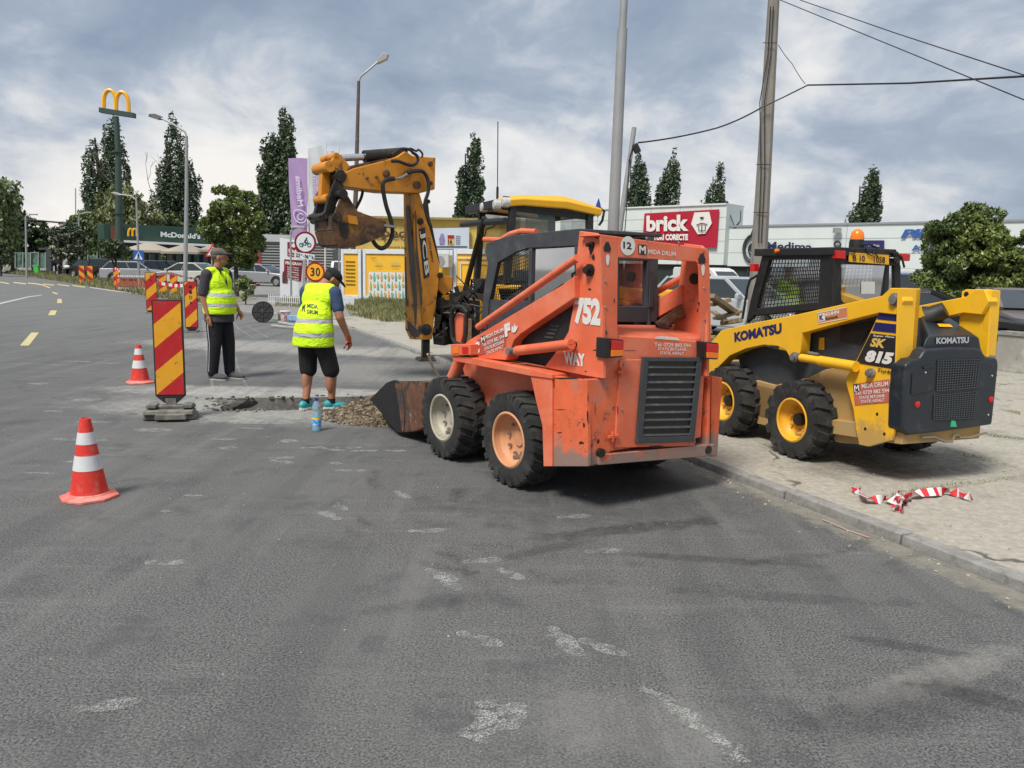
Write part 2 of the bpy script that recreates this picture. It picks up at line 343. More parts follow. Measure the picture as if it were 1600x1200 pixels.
def sheet(name, pts, z, m, hole=None):
    bm = bmesh.new()
    for loop in [pts] + ([hole] if hole else []):
        vs = [bm.verts.new((*p[:2], z)) for p in loop]
        for i in range(len(vs)): bm.edges.new((vs[i], vs[(i + 1) % len(vs)]))
    bmesh.ops.triangle_fill(bm, edges=bm.edges[:], use_beauty=True)
    for f in bm.faces:
        if f.normal.z < 0: f.normal_flip()
    me = bpy.data.meshes.new(name); bm.to_mesh(me); bm.free(); me.materials.append(m); o = bpy.data.objects.new(name, me); C.objects.link(o); return struct(o)
HOLE = [P(*p).to_2d() for p in ((337, 622), (480, 621), (602, 619), (606, 634), (540, 640), (430, 641), (346, 642), (341, 630))]
HOLE = [(a_[0] + (b_[0] - a_[0]) * t + random.uniform(-.015, .015), a_[1] + (b_[1] - a_[1]) * t + random.uniform(-.022, .022)) for a_, b_ in zip(HOLE, HOLE[1:] + HOLE[:1]) for t in (0, .2, .4, .6, .8)]
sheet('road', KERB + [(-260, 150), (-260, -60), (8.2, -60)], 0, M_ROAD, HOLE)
OUT = off(KERB, 600)
lot = sheet('ground', [(900, -60), (8.3, -60)] + off(KERB, .11) + [(-260, 160), (-700, 500), (-700, 1500), (900, 1500)], .044, M_LOT)
sheet('terrain', [(-1500, -300), (1500, -300), (1500, 1800), (-1500, 1800)], -.6, M_SOIL)
wk = off(KERB, .12)
sheet('sidewalk', wk[:8] + [(-3.2, 26.0), (0, 19.6), (4.2, 16.4), (14, 14.5), (24, 9), (24, -10)], .05, M_WALK)
# kerb stones
mb = MB(); 
def along(poly, stepd, fn):
    pts = [V(p) for p in poly]; cum = [0]
    for a, b in zip(pts, pts[1:]): cum.append(cum[-1] + (b - a).length)
    def at(d):
        for i in range(len(pts) - 1):
            if d <= cum[i + 1]: return pts[i].lerp(pts[i + 1], (d - cum[i]) / (cum[i + 1] - cum[i]))
        return pts[-1]
    d = 0
    while d + stepd < cum[-1]:
        p, q = at(d), at(d + stepd); fn(p, (q - p).normalized(), (q - p).length); d += stepd
def kst(p, t, d):
    if p.y < -3 or p.y > 60: return
    s = 1 if p.y < 20 else 2
    a = p + t * .006; b = p + t * (d - .006); n = V((t.y, -t.x)); z = .056 + random.uniform(-.006, .006); j = random.uniform(-.008, .008)
    q = lambda v, k, zz: (v.x + n.x * (k + j), v.y + n.y * (k + j), zz)
    mb.add([q(a, 0, -.1), q(b, 0, -.1), q(b, .13, -.1), q(a, .13, -.1), q(a, .015, z), q(b, .015, z), q(b, .13, z), q(a, .13, z)], [(3, 2, 1, 0), (4, 5, 6, 7), (0, 1, 5, 4), (1, 2, 6, 5), (2, 3, 7, 6), (3, 0, 4, 7)])
along(KERB[1:], 1.0, kst)
struct(mb.build('kerb', M_KERB, bevel=.012))
# trench walls and floor
M_CUT = mat('broken_concrete', (.22, .215, .20), .95, var=.35, vs=8, dirt=((.07, .065, .055), 6, .45, .65, .7), bump=1, bs=30)
mb = MB(); n = len(HOLE); lowz = -.24
mb.add([(p[0], p[1], 0) for p in HOLE] + [(p[0], p[1], lowz) for p in HOLE], [(i, (i + 1) % n, (i + 1) % n + n, i + n) for i in range(n)] + [tuple(range(n, 2 * n))])
struct(mb.build('trench', M_CUT))
def rock(mb, c, r, n=1):
    a = [random.uniform(.7, 1.25) for _ in range(8)]; R = Matrix.Rotation(random.uniform(0, 6), 3, 'Z') @ Matrix.Rotation(random.uniform(-.6, .6), 3, 'X')
    s = V((random.uniform(.8, 1.3), random.uniform(.6, 1.1), random.uniform(.4, .8))) * r; c = V(c); v = []
    for k, (x, y, z) in enumerate([(-1, -1, -1), (1, -1, -1), (1, 1, -1), (-1, 1, -1), (-1, -1, 1), (1, -1, 1), (1, 1, 1), (-1, 1, 1)]): v.append(c + R @ V((x * s.x * a[k], y * s.y * a[k], z * s.z * a[k])) * .6)
    mb.add(v, [(3, 2, 1, 0), (4, 5, 6, 7), (0, 1, 5, 4), (1, 2, 6, 5), (2, 3, 7, 6), (3, 0, 4, 7)])
mb = MB()
for _ in range(420):
    t = random.random(); x = -3.35 + 2.0 * t; y = random.uniform(8.55, 9.2); rock(mb, (x, y, -.2 + .07 * random.random() + (.06 if .45 < t < .85 else 0)), random.uniform(.02, .075))
for _ in range(130):
    a_ = random.choice(HOLE); rock(mb, (a_[0] + random.gauss(0, .12), a_[1] + random.gauss(0, .05), .004), random.choice((.008, .012, .02, .035)))
tag(mb.build('rubble', mat('rubble', (.17, .155, .13), .95, var=.45, vs=5, bump=.5)), 'loose broken concrete rubble lying in and around the open trench', 'rubble', kind='stuff')
mb = MB()
mb.prism([P(363, 638, -.02), P(392, 633, .0), P(402, 627, .06), P(385, 626, .08)], (0, .02, -.03))
tag(mb.build('asphalt_slab', M_CUT, fr=Fr(P(380, 638), 0)), 'broken piece of dark asphalt tilted up at the left end of the trench', 'asphalt slab')
# gravel heap
def height_heap(x, y, cx, cy, rx, ry, h):
    q = ((x - cx) / rx) ** 2 + ((y - cy) / ry) ** 2; return h * max(0, 1 - q ** .62)
mb = MB(); cx, cy = -1.28, 8.45; G = 44; vs = []
for j in range(G + 1):
    for i in range(G + 1):
        x = cx + (i / G - .5) * 1.9; y = cy + (j / G - .5) * 1.5; q = height_heap(x, y, cx + .12, cy, .82, .66, .28)
        z = q; vs.append((x, y, z + (random.uniform(-.008, .012) if q > .01 else -.01)))
mb.add(vs, [(j * (G + 1) + i, j * (G + 1) + i + 1, (j + 1) * (G + 1) + i + 1, (j + 1) * (G + 1) + i) for j in range(G) for i in range(G)])
M_GR = mat('gravel', (.15, .11, .072), .95, var=.5, vs=22, dirt=((.30, .26, .19), 40, .55, .62, .9), bump=1, bs=50)
for _ in range(3600):
    a = random.uniform(0, 2 * pi); r = random.random() ** .6 * 1.12; x = cx + .1 + cos(a) * r * .85; y = cy + sin(a) * r * .7
    mb.mi = random.choice((0, 0, 0, 1, 1, 2)); rock(mb, (x, y, height_heap(x, y, cx + .12, cy, .82, .66, .28) + .004), random.choice((.008, .012, .018, .028)))
mb.mi = 0
tag(mb.build('gravel_heap', [M_GR, mat('gravel_dark', (.10, .075, .05), .95, var=.4), mat('gravel_pale', (.34, .29, .21), .95, var=.3)], smooth=20), 'heap of brown gravel and soil in front of the orange loader bucket', 'gravel', kind='stuff')
# ------------------------------------------------------------------ painted marks and dust prints on the road
M_YEL = mat('worn_yellow_paint', (.58, .50, .24), .8, var=.25, vs=20, dirt=((.16, .16, .155), 25, .5, .62, .7))
M_WHT = mat('worn_white_paint', (.50, .50, .48), .8, var=.2, vs=20, dirt=((.16, .16, .155), 25, .45, .6, .7))
def ground_quads(name, m, quads, z):
    mb = MB()
    for q in quads: mb.add([P(u, v, z) for u, v in q], [tuple(range(len(q)))])
    return struct(mb.build(name, m, fr=W0))
ground_quads('road_marking', M_YEL, [[(31, 540), (45, 540), (61, 519.5), (49, 519.5)], [(75, 492.5), (86, 492.5), (89, 485), (79, 485)], [(89, 473.5), (97, 473.5), (96, 467), (90, 467)], [(81, 457.5), (89, 460), (91, 458.5), (83, 456)],
    [(0, 441.5), (14, 444), (14, 442.3), (0, 440)], [(20, 442), (40, 444.3), (41, 442.6), (22, 440.6)], [(43, 443), (55, 444), (66, 446), (78, 450.5), (79, 449.3), (67, 444.6), (56, 442.4), (44, 441.6)],
    [(66, 444.2), (84, 446.4), (85, 445), (68, 443)], [(89, 445), (108, 447.5), (109, 446.2), (91, 443.9)], [(112, 446.4), (132, 449.4), (134, 448), (114, 445.3)]], .005)
ground_quads('lane_marking', M_WHT, [[(-20, 479), (0, 475.5), (25, 469.5), (45, 464.5), (66, 461.5), (66, 460.6), (44, 463), (24, 467.6), (0, 473), (-20, 476.5)], [(140, 449.5), (175, 455), (215, 459), (216, 457.8), (177, 453.6), (141, 448.3)]], .005)
def dustmat():
    m = bpy.data.materials.new('chalk_dust'); m.use_nodes = True; nt = m.node_tree; nt.nodes.clear()
    pos = N(nt, 'ShaderNodeNewGeometry').outputs['Position']; n1 = noise(nt, pos, 150, 3, .8); n2 = noise(nt, pos, 11, 5, .7)
    f = math_(nt, 'MULTIPLY', step(nt, n1, .44, .60), step(nt, n2, .34, .60)); f = math_(nt, 'MULTIPLY', f, .62)
    d = N(nt, 'ShaderNodeBsdfDiffuse', ins={0: (.52, .53, .51, 1)}); t = N(nt, 'ShaderNodeBsdfTransparent')
    nt.links.new(N(nt, 'ShaderNodeMixShader', ins={0: f, 1: t.outputs[0], 2: d.outputs[0]}).outputs[0], N(nt, 'ShaderNodeOutputMaterial').inputs[0]); return m
M_CHALK = dustmat(); mb = MB()
def blob(u, v, a, b, rot, foot=False, z=.004):
    """patch a px wide and b px tall in the photograph; foot: sole and heel"""
    c = P(u, v); sx = (P(u + 1, v) - c).length; sy = (P(u, v + 1) - c).length; parts = [(0, 0, 1, 1)]
    A, B = a * sx / 2, b * sy / 2
    if foot: L_ = .12; A, B = L_, .042; parts = [(.25, 0, .72, 1), (-.72, .1, .30, .72)]
    for ox, oy, ka, kb in parts:
        n = 18; ps = []
        for k in range(n):
            t = 2 * pi * k / n; q = 1 + (.05 if foot else .28) * random.uniform(-1, 1); x = ox * A + A * ka * cos(t) * q; y = oy * B + B * kb * sin(t) * q
            ps.append((c.x + x * cos(rot) - y * sin(rot), c.y + x * sin(rot) + y * cos(rot), z + random.uniform(0, .0005)))
        mb.add(ps, [tuple(range(n))])
for u, v, r in ((628, 774, -.9), (795, 897, -.8), (530, 792, -1.0), (515, 806, 2.4), (690, 900, -.7), (700, 912, -.9), (880, 998, -1.1), (884, 1010, -.9), (942, 1013, -.6), (440, 722, -.4), (668, 830, .2), (756, 877, .3), (898, 808, .3), (945, 862, .2),
                (395, 670, -.1), (385, 662, .2), (520, 703, -.3), (545, 700, .1), (490, 700, .3), (570, 705, .2), (350, 687, .1), (262, 880, .1), (165, 1105, .4), (750, 1000, -.5), (440, 716, .2), (548, 736, .1)): blob(u, v, 0, 0, r, True)
for q in ((120, 687, 100, 4), (82, 643, 40, 3), (135, 625, 40, 5), (205, 605, 24, 3), (215, 590, 30, 3), (240, 672, 70, 6), (340, 655, 120, 10), (300, 640, 60, 14), (355, 700, 30, 4), (450, 690, 30, 5), (230, 645, 40, 4), (120, 722, 50, 3), (60, 740, 60, 2), (410, 660, 100, 6),
          (480, 657, 60, 7), (330, 612, 40, 16), (525, 725, 20, 4), (620, 705, 30, 4), (300, 775, 30, 3), (145, 660, 60, 3), (170, 568, 40, 2), (120, 565, 50, 2), (60, 600, 40, 3), (330, 632, 60, 20), (260, 800, 20, 3)): blob(q[0], q[1], q[2], q[3], 0)
for k in range(16): blob(1020 + 9 * k + random.uniform(-8, 8), 1085 + 6.4 * k + random.uniform(-6, 6), random.uniform(22, 44), random.uniform(8, 18), -.6)
for k in range(10): blob(780 + random.uniform(-50, 60), 1130 + random.uniform(-30, 25), random.uniform(20, 60), random.uniform(8, 18), random.uniform(-1, 1))
for line in ([(318, 500), (322, 540), (328, 580), (334, 612)], [(365, 545), (372, 575), (384, 600), (392, 612)], [(345, 600), (352, 612)], [(362, 500), (374, 515), (352, 524), (340, 524)], [(372, 512), (395, 528)], [(385, 508), (420, 528)]):
    for a, b in zip(line, line[1:]):
        w_ = 3 if line[0][0] == 318 else 1.6
        mb.add([P(a[0] - w_, a[1], .006), P(a[0] + w_, a[1], .006), P(b[0] + w_, b[1], .006), P(b[0] - w_, b[1], .006)], [(0, 1, 2, 3)])
struct(mb.build('road_dust_marking', M_CHALK, fr=W0))
mb = MB()
for k in range(700):                     # loose grit on the paving and along the kerb
    if k % 3 == 0:
        t = random.uniform(0, 8); x, y = 3.75 - .41 * t - abs(random.gauss(0, .16)) - .02, 1.2 + t; z = 0
    else: x = random.uniform(2.4, 8); y = random.uniform(3.2, 9); z = .05
    if k % 3 and x < 4.3 - .42 * y + .4: continue
    rock(mb, (x, y, z + .004), random.uniform(.004, .013))
for k in range(260): x, y = random.uniform(-4.5, 1.2), random.uniform(1.8, 9); rock(mb, (x, y, .002), random.uniform(.002, .007))
tag(mb.build('grit', mat('grit', (.36, .34, .29), .9, var=.3, vs=30)), 'loose pale grit scattered on the paving and along the kerb', 'grit', kind='stuff')
# ------------------------------------------------------------------ grass
M_GRASS = mat('grass_blades', (.13, .155, .055), .8, var=.45, vs=1.2, dirt=((.33, .29, .14), 1.5, .42, .6, .8))
def grass(name, label, polys, z, dens, h):
    vs = []; fs = []; hs = []
    for (pts, cnt) in polys:
        tri = []; p0 = V((*pts[0][:2], 0))
        for i in range(1, len(pts) - 1):
            a, b = V((*pts[i][:2], 0)), V((*pts[i + 1][:2], 0)); tri.append(((a - p0).cross(b - p0).length / 2, p0, a, b))
        T_ = sum(t[0] for t in tri)
        for t in tri:
            for _ in range(int(cnt * t[0] / T_)):
                r1, r2 = random.random(), random.random()
                if r1 + r2 > 1: r1, r2 = 1 - r1, 1 - r2
                p = t[1] + (t[2] - t[1]) * r1 + (t[3] - t[1]) * r2; nz = .5 + .5 * sin(p.x * 3.1 + 2 * sin(p.y * 1.7)) ; hh = h * (.35 + .9 * random.random()) * (.5 + nz * .7)
                a = random.uniform(0, 6.28); ww = h * .09; d = V((cos(a), sin(a), 0)) * ww; lean = V((random.gauss(0, .3), random.gauss(0, .3), 1)) * hh; k = len(vs)
                p.z = z; vs += [p - d, p + d, p + lean]; fs.append((k, k + 1, k + 2))
    mb = MB(); mb.add(vs, fs); return tag(mb.build(name, M_GRASS, fr=W0), label, 'grass', kind='stuff')
gq = lambda *pp: [P(u, v, .07) for u, v in pp]
grass('grass', 'patchy green and dry grass growing before the yellow containers', [(gq((535, 470), (640, 470), (660, 500), (600, 497), (545, 484)), 9000), (gq((430, 478), (520, 482), (520, 470), (430, 468)), 1800), (gq((545, 492), (600, 490), (640, 500), (600, 503)), 500)], .06, 0, .20)
grass('grass', 'thin dry grass verge beyond the far edge of the road', [([(-11.6, 28.9), (-18.5, 40.5), (-31, 59.6), (-52, 80.8), (-56, 92), (-34, 70), (-20, 49), (-12, 33)], 14000)], .05, 0, .28)
grass('grass', 'weeds growing in the cracks of the pale paving at the right', [([P(1350, 785, .05), P(1420, 765, .05), P(1600, 742, .05), P(1600, 746, .05), P(1420, 772, .05)], 700), ([P(1470, 692, .08), P(1590, 722, .08), P(1590, 727, .08), P(1500, 706, .08)], 500), ([P(1540, 672, .08), P(1600, 680, .08), P(1600, 684, .08), P(1545, 677, .08)], 400), ([P(1560, 636, .08), P(1595, 640, .08), P(1595, 645, .08)], 250)], .05, 0, .022)
sheet('verge', off(KERB, .2)[8:12] + [(-58, 93), (-34, 70), (-19, 48), (-11, 34)], .052, mat('verge_soil', (.24, .21, .13), .95, var=.3, vs=.8, dirt=((.10, .13, .05), 1.1, .4, .6, .8)))
sheet('verge', [p for p in gq((530, 468), (645, 468), (665, 505), (600, 500), (545, 487))], .056, mat('verge_soil', (.2, .18, .12)))
# ================================================================== MACHINES
M_ORG = mat('orange_paint', (.74, .145, .062), .5, var=.13, vs=5, dirt=[((.74, .27, .17), 2.5, .42, .7, .6), (DUST, 9, .62, .80, .5)], chips=[((.07, .055, .05), 30, .625), ((.66, .40, .2), 45, .65)], bump=.12, bs=20)
M_ORG2 = mat('orange_paint_muddy', (.74, .14, .05), .65, var=.2, vs=4, dirt=[((.24, .22, .19), 3.5, .54, .72, .7), ((.08, .07, .06), 11, .55, .7, .7)], chips=[((.06, .05, .045), 22, .60), ((.62, .40, .22), 35, .63)], bump=.25, bs=25)
def muddy(m, z0, z1, col=(.20, .185, .16)):
    """splashed mud: patchy, denser near the ground"""
    nt = m.node_tree; b = nt.nodes['Principled BSDF']; tc = N(nt, 'ShaderNodeTexCoord').outputs['Object']; s_ = N(nt, 'ShaderNodeSeparateXYZ', ins={0: tc})
    h = step(nt, s_.outputs[2], z1, z0); n1 = noise(nt, tc, 9, 8, .72, .4); f = step(nt, math_(nt, 'ADD', math_(nt, 'MULTIPLY', h, .42), math_(nt, 'MULTIPLY', n1, .58)), .46, .60)
    src = b.inputs['Base Color'].links[0].from_socket; nt.links.new(mixc(nt, math_(nt, 'MULTIPLY', f, .85), src, col), b.inputs['Base Color'])
muddy(M_ORG2, .22, .62)
M_DGREY = mat('dark_grey_paint', (.045, .05, .058), .6, var=.25, vs=7, dirt=((.14, .14, .13), 6, .5, .75, .5), bump=.1, bs=30)
M_BLACK = mat('black_plastic', (.012, .012, .013), .55, var=.3, vs=9, dirt=((.06, .058, .052), 9, .5, .8, .5))
M_RUB = mat('tyre_rubber', (.020, .020, .020), .8, var=.3, vs=10, dirt=[((.095, .088, .075), 7, .45, .75, .6), ((.17, .155, .13), 16, .58, .72, .35)], bump=.4, bs=40)
M_STEEL = mat('bare_steel', (.30, .29, .28), .45, .6, var=.25, vs=12, dirt=((.12, .07, .04), 10, .5, .7, .6))
M_RUST = mat('rusty_steel', (.20, .075, .03), .85, var=.45, vs=7, dirt=[((.07, .045, .035), 6, .45, .65, .8), ((.33, .28, .22), 9, .55, .7, .5)], bump=.6, bs=40)
M_GREASE = mat('greasy_black_steel', (.018, .016, .014), .45, .2, var=.4, vs=12, dirt=((.11, .065, .03), 9, .52, .7, .7), bump=.4, bs=35)
M_CHROME = mat('chrome_rod', (.62, .63, .64), .18, 1, var=.08)
M_WTXT = mat('white_sticker', (.72, .70, .66), .6, var=.1, vs=30, chips=((.55, .16, .09), 60, .66))
M_REDST = mat('red_sticker', (.42, .09, .06), .6, var=.15, vs=20)
M_REDL = mat('red_lens', (.55, .012, .012), .2, var=.05); M_AMB = mat('amber_lens', (.85, .20, .01), .2, var=.05); M_WLENS = mat('clear_lens', (.6, .6, .58), .12, .3, var=.1)
M_RIMW = mat('cream_rim', (.42, .39, .31), .55, var=.15, vs=8, dirt=((.16, .13, .10), 9, .5, .75, .6)); M_RIMO = mat('faded_orange_rim', (.62, .30, .15), .6, var=.15, vs=6, dirt=((.2, .17, .14), 8, .5, .8, .5), chips=((.1, .06, .04), 40, .66))
G_MACH = glass('machine_glass', (.03, .04, .04), .45); G_CLEAR = glass('clear_glass', (.06, .075, .075), .32)
def wheel(parent, fr, c, r, w_, rr, sgn, rimm, lugs=20, lug_h=.022, style='chevron', name='wheel', bar=.055, hub=None):
    """c: local centre of the outer face; sgn=+1 means the inside lies towards +X"""
    ax = fr.Rt * sgn; o = fr.W(c); mb = MB()
    mb.lathe([(rr - .012, .03), (rr, .012), (rr + .02, .004), (r * .80, -.006), (r * .93, .008), (r - .012, .034), (r - .006, w_ / 2), (r - .012, w_ - .034), (r * .93, w_ - .008), (r * .8, w_ + .004), (rr, w_ - .012), (rr - .012, w_ - .03)], o, ax, 40)
    e1, e2 = fr.Fd, V((0, 0, 1))
    def pt(a, h, rad): return o + ax * h + (e1 * cos(a) + e2 * sin(a)) * rad
    da = 2 * pi / lugs
    for k in range(lugs):
        for side in (0, 1):
            a = da * (k + .5 * side); h0, h1 = (.002, w_ * .56) if side == 0 else (w_ - .002, w_ * .44)
            if style == 'block': h0, h1 = (.0, w_ * .47) if side == 0 else (w_, w_ * .53)
            sk = (.55 if style == 'chevron' else .25) * da; b = bar / r / 2
            ps = []
            for rad, q in ((r - .03, 1.15), (r + lug_h - .012, .82)):
                ps += [pt(a - b * q, h0, rad - (.012 if rad > r else .03)), pt(a + b * q, h0, rad - (.012 if rad > r else .03)), pt(a + sk + b * q, h1, rad), pt(a + sk - b * q, h1, rad)]
            mb.add(ps, [(3, 2, 1, 0), (4, 5, 6, 7), (0, 1, 5, 4), (1, 2, 6, 5), (2, 3, 7, 6), (3, 0, 4, 7)])
            # shoulder nub
            ps = []
            for hh in ((-.004, .02) if side == 0 else (w_ + .004, w_ - .02)):
                ps += [pt(a - b, hh, r - .075), pt(a + b, hh, r - .075), pt(a + b, hh, r - .012), pt(a - b, hh, r - .012)]
            mb.add(ps, [(3, 2, 1, 0), (4, 5, 6, 7), (0, 1, 5, 4), (1, 2, 6, 5), (2, 3, 7, 6), (3, 0, 4, 7)])
    wh = mb.build(name, M_RUB, parent, smooth=30)
    mb = MB(); mb.lathe([(rr + .006, .010), (rr - .008, .004), (rr - .018, .012), (rr * .93, .03), (rr * .90, .065), (rr * .82, .085), (rr * .78, .10), (rr * .62, .115), (rr * .30, .118), (rr * .27, .104), (.001, .102)], o, ax, 36)
    rim = mb.build('rim', rimm, wh, smooth=28)
    mb = MB()
    for k in range(8): a = 2 * pi * k / 8 + .2; mb.lathe([(.011, .082), (.013, .105)], pt(a, 0, rr * .55), ax, 6, True)
    mb.lathe([(.018, .03), (.02, .09)], pt(-2.0, 0, rr * .66), ax, 8, True)
    mb.build('bolts', M_STEEL if hub is None else M_YLW, rim)
    if hub: mb = MB(); mb.lathe([(rr * .30, .12), (rr * .29, .07), (rr * .2, .06), (.001, .06)], o, ax, 20); mb.build('hub_cap', hub, rim)
    return wh
def gridmesh(mb, q, nu, nv, r):
    a, b, c, d = [V(p) for p in q]          # LL LR UR UL
    for i in range(nu + 1): t = i / nu; mb.bar(a.lerp(b, t), d.lerp(c, t), r, r)
    for j in range(nv + 1): t = j / nv; mb.bar(a.lerp(d, t), b.lerp(c, t), r, r)
# ------------------------------------------------------------------ ORANGE SKID STEER
B = Fr((-.03, 5.66, 0), -35); WB = 1.45; WM = 1.40
bc = thing('skid_steer_loader', 'worn orange skid steer loader with 752 on its side, bucket at the gravel heap', 'loader', B)
def mirB(p): l = B.L(p); return B.W((WM - l.x, l.y, l.z - .045 * (WM - 2 * l.x)))
def both(mb, pts, vec):
    mb.prism(pts, vec); mb.prism([mirB(p) for p in pts], -V(vec)); return mb
X = B.Rt
rimY = B.L(B.Sh((681, 655), .0)).y
wheel(bc, B, (0, 0, .35), .35, .26, .205, 1, M_RIMO, 22, name='wheel'); wheel(bc, B, (0, .98, .35), .34, .26, .195, 1, M_RIMW, 22, name='wheel')
wheel(bc, B, (WB, 0, .33), .345, .26, .20, -1, M_RIMO, 22, name='wheel'); wheel(bc, B, (WB, .98, .34), .34, .26, .195, -1, M_RIMW, 22, name='wheel')
XU = .13; XF = .05
yR = B.L(B.Sh((940, 480), XU)).y; WM = B.L(B.Rh((1109, 470), yR)).x + XU; print('WM', WM, 'right fender', B.L(B.Rh((1129, 590), yR)).x); yF = B.L(B.Sh((917, 660), XF)).y
# loader arms, tubes and cylinders
mb = MB(); both(mb, B.S([(733, 531), (877, 446), (897, 431), (897, 466), (813, 522), (803, 532), (797, 548), (790, 563), (737, 559), (726, 560), (722, 541)], .08), X * .11)
mb2 = MB(); arm = mb.build('lift_arm', M_ORG, bc, bevel=.008)
mb = MB(); a, b = B.Sh((747, 511), .07), B.Sh((902, 403), .07); mb.tube([a, b], .026, 12); mb.tube([mirB(a), mirB(b)], .026, 12)
a, b = B.Sh((722, 556), .12), B.Sh((704, 597), .12); mb.tube([a, b], .05, 12); mb.tube([mirB(a), mirB(b)], .05, 12); mb.build('guide_tube', M_ORG, bc)
mb = MB(); a, b = B.Sh((808, 548), .06), B.Sh((893, 538), .06); mb.tube([a, b], .036, 14); mb.tube([mirB(a), mirB(b)], .036, 14)
cyl = mb.build('lift_cylinder', M_ORG, bc)
mb = MB(); 
for uv, r in (((796, 549), .028), ((807, 549), .02)): mb.lathe([(r, -.02), (r, .06), (r * .6, .061)], B.Sh(uv, .05), X, 14, True)
mb.build('pin', M_STEEL, cyl)
# uprights
mb = MB()
up_ = B.S([(905, 361), (930, 364), (938, 372), (940, 470), (942, 592), (917, 588), (850, 574), (872, 545), (888, 518), (895, 480), (901, 400)], XU)
both(mb, up_, X * .03)
def rq(pts, y, th=.012, m=None): mb.prism(B.R(pts, y), B.Fd * th)
rq([(938, 366), (966, 370), (966, 403), (965, 505), (968, 562), (943, 592)], yR)
rq([(966, 370), (1103, 388), (1108, 393), (1109, 410), (1090, 412), (1087, 409), (966, 402)], yR)
rq([(1090, 412), (1109, 410), (1112, 548), (1099, 545), (1094, 522), (1092, 420)], yR)
mb.prism(B.R([(937, 366), (1104, 388), (1104, 391), (937, 369)], yR), B.Fd * .2)
uf = mb.build('upright_frame', M_ORG, bc, bevel=.006)
mb = MB()
for uv in ((923, 422), (926, 383)):
    c_ = B.Sh(uv, XU); r = .04 if uv[1] > 400 else .022; mb.lathe([(r, 0), (r, -.02), (r * .62, -.022), (r * .6, -.05), (r * .3, -.052)], c_, X, 14, True)
mb.lathe([(.02, 0), (.02, -.03)], B.Sh((899, 538), XU), X, 12, True)
for sx in (.03, ): mb.lathe([(.04, 0), (.04, .05), (.02, .052)], mirB(B.Sh((923, 422), XU)), -X, 14, True)
mb.build('pivot_pin', M_GREASE, uf)
mb = MB()
for c_, r in (((949, 387), 8), ((1097, 405), 8)):
    mb.add(B.R([(c_[0] - 5, c_[1] + 6), (c_[0] - 6, c_[1]), (c_[0] - 2, c_[1] - 9), (c_[0] + 2, c_[1] - 9), (c_[0] + 6, c_[1] + 1), (c_[0] + 4, c_[1] + 7)], yR - .003), [tuple(range(6))])
mb.build('hole', M_BLACK, uf)
mb = MB()
for c_ in ((949.5, 406), (1098.5, 422)): mb.add(B.R([(c_[0] + 3.4 * cos(t * pi / 6) * (1 if sin(t * pi / 6) < 0 else .75), c_[1] - 9 * sin(t * pi / 6) * -1) for t in range(12)], yR - .004), [tuple(range(12))])
mb.add(B.R([(981 + 11.5 * cos(t * pi / 12), 384 + 15 * sin(t * pi / 12)) for t in range(24)], yR - .004), [tuple(range(24))])
BT = lambda body, LL, LR, UL, **k: txt(mb, body, *B.R([LL, LR, UL], yR - .005), **k)
BT('MIDA DRUM', (1012.6, 396.2), (1055.6, 400.5), (1012.8, 389.2), bold=.012)
BS = lambda body, LL, LR, UL, x=XU - .004, **k: txt(mb, body, *B.S([LL, LR, UL], x), **k)
BS('752', (897.2, 506.3), (938, 510.5), (897.8, 464), bold=.06, spacing=.95)
BS('WAY', (881.5, 568.5), (914.6, 573.5), (880.5, 548.5), bold=.05)
mb.build('lettering', M_WTXT, uf)
mb = MB(); quad(mb, *B.R([(997.5, 397), (1010.5, 398.5), (1010.5, 383), (997.5, 381.5)], yR - .004))
for q in ([(972, 379), (979, 377)], [(984, 378), (991, 380)]): pass
BT('12', (974, 388), (987, 390), (974, 377), bold=.03)
mb.build('emblem', mat('black_sticker', (.015, .015, .015), .5, var=.1), uf)
mb = MB(); mb.fr = None
def mlogo(mb, LL, LR, UL):
    LL, LR, UL = V(LL), V(LR), V(UL); e, f = LR - LL, UL - LL
    q = lambda *pp: mb.add([LL + e * a + f * b for a, b in pp], [tuple(range(len(pp)))])
    q((.1, .1), (.27, .1), (.27, .9), (.1, .9)); q((.73, .1), (.9, .1), (.9, .9), (.73, .9)); q((.27, .9), (.27, .62), (.5, .32), (.5, .6)); q((.73, .9), (.5, .6), (.5, .32), (.73, .62))
mlogo(mb, *B.R([(997.5, 397), (1010.5, 398.5), (997.5, 381.5)], yR - .006)); mb.build('emblem', M_WTXT, uf)
# sticker on the arm
mb = MB(); quad(mb, *B.S([(748, 556), (790, 541), (790, 513), (746, 531)], .077)); st = mb.build('sticker', M_REDST, arm)
mb = MB(); AB = lambda body, LL, LR, UL, **k: txt(mb, body, *B.S([LL, LR, UL], .073), **k)
AB('MIDA DRUM', (759, 530), (787, 517.5), (758.4, 524.5), bold=.012); AB('Tel: 0729 882 594', (753.5, 542), (788, 528), (752.7, 536.5), bold=.012)
AB('STATIE BETOANE', (757.5, 548), (788, 535.5), (757, 543), bold=.012); AB('STATIE ASFALT', (760.5, 554), (787, 543), (760, 549.5), bold=.012)
AB('LC', (735, 558), (751, 551), (733, 540), bold=.06, shear=.2); AB('F', (789, 527), (798, 523.5), (787.5, 507), bold=.08)
mb.add(B.S([(799, 517), (800, 509), (802.5, 512), (804, 505), (806, 510), (809, 509), (808, 514), (805, 519), (801.5, 520)], .073), [tuple(range(9))])
mb.build('lettering', M_WTXT, st)
mb = MB(); quad(mb, *B.S([(751.5, 536.5), (758.5, 534), (757.5, 523.5), (750.5, 526.5)], .074)); mb.build('emblem', MATS['black_sticker'], st)
mb = MB(); mlogo(mb, *B.S([(751.5, 536.5), (758.5, 534), (750.5, 526.5)], .072)); mb.build('emblem', M_WTXT, st)
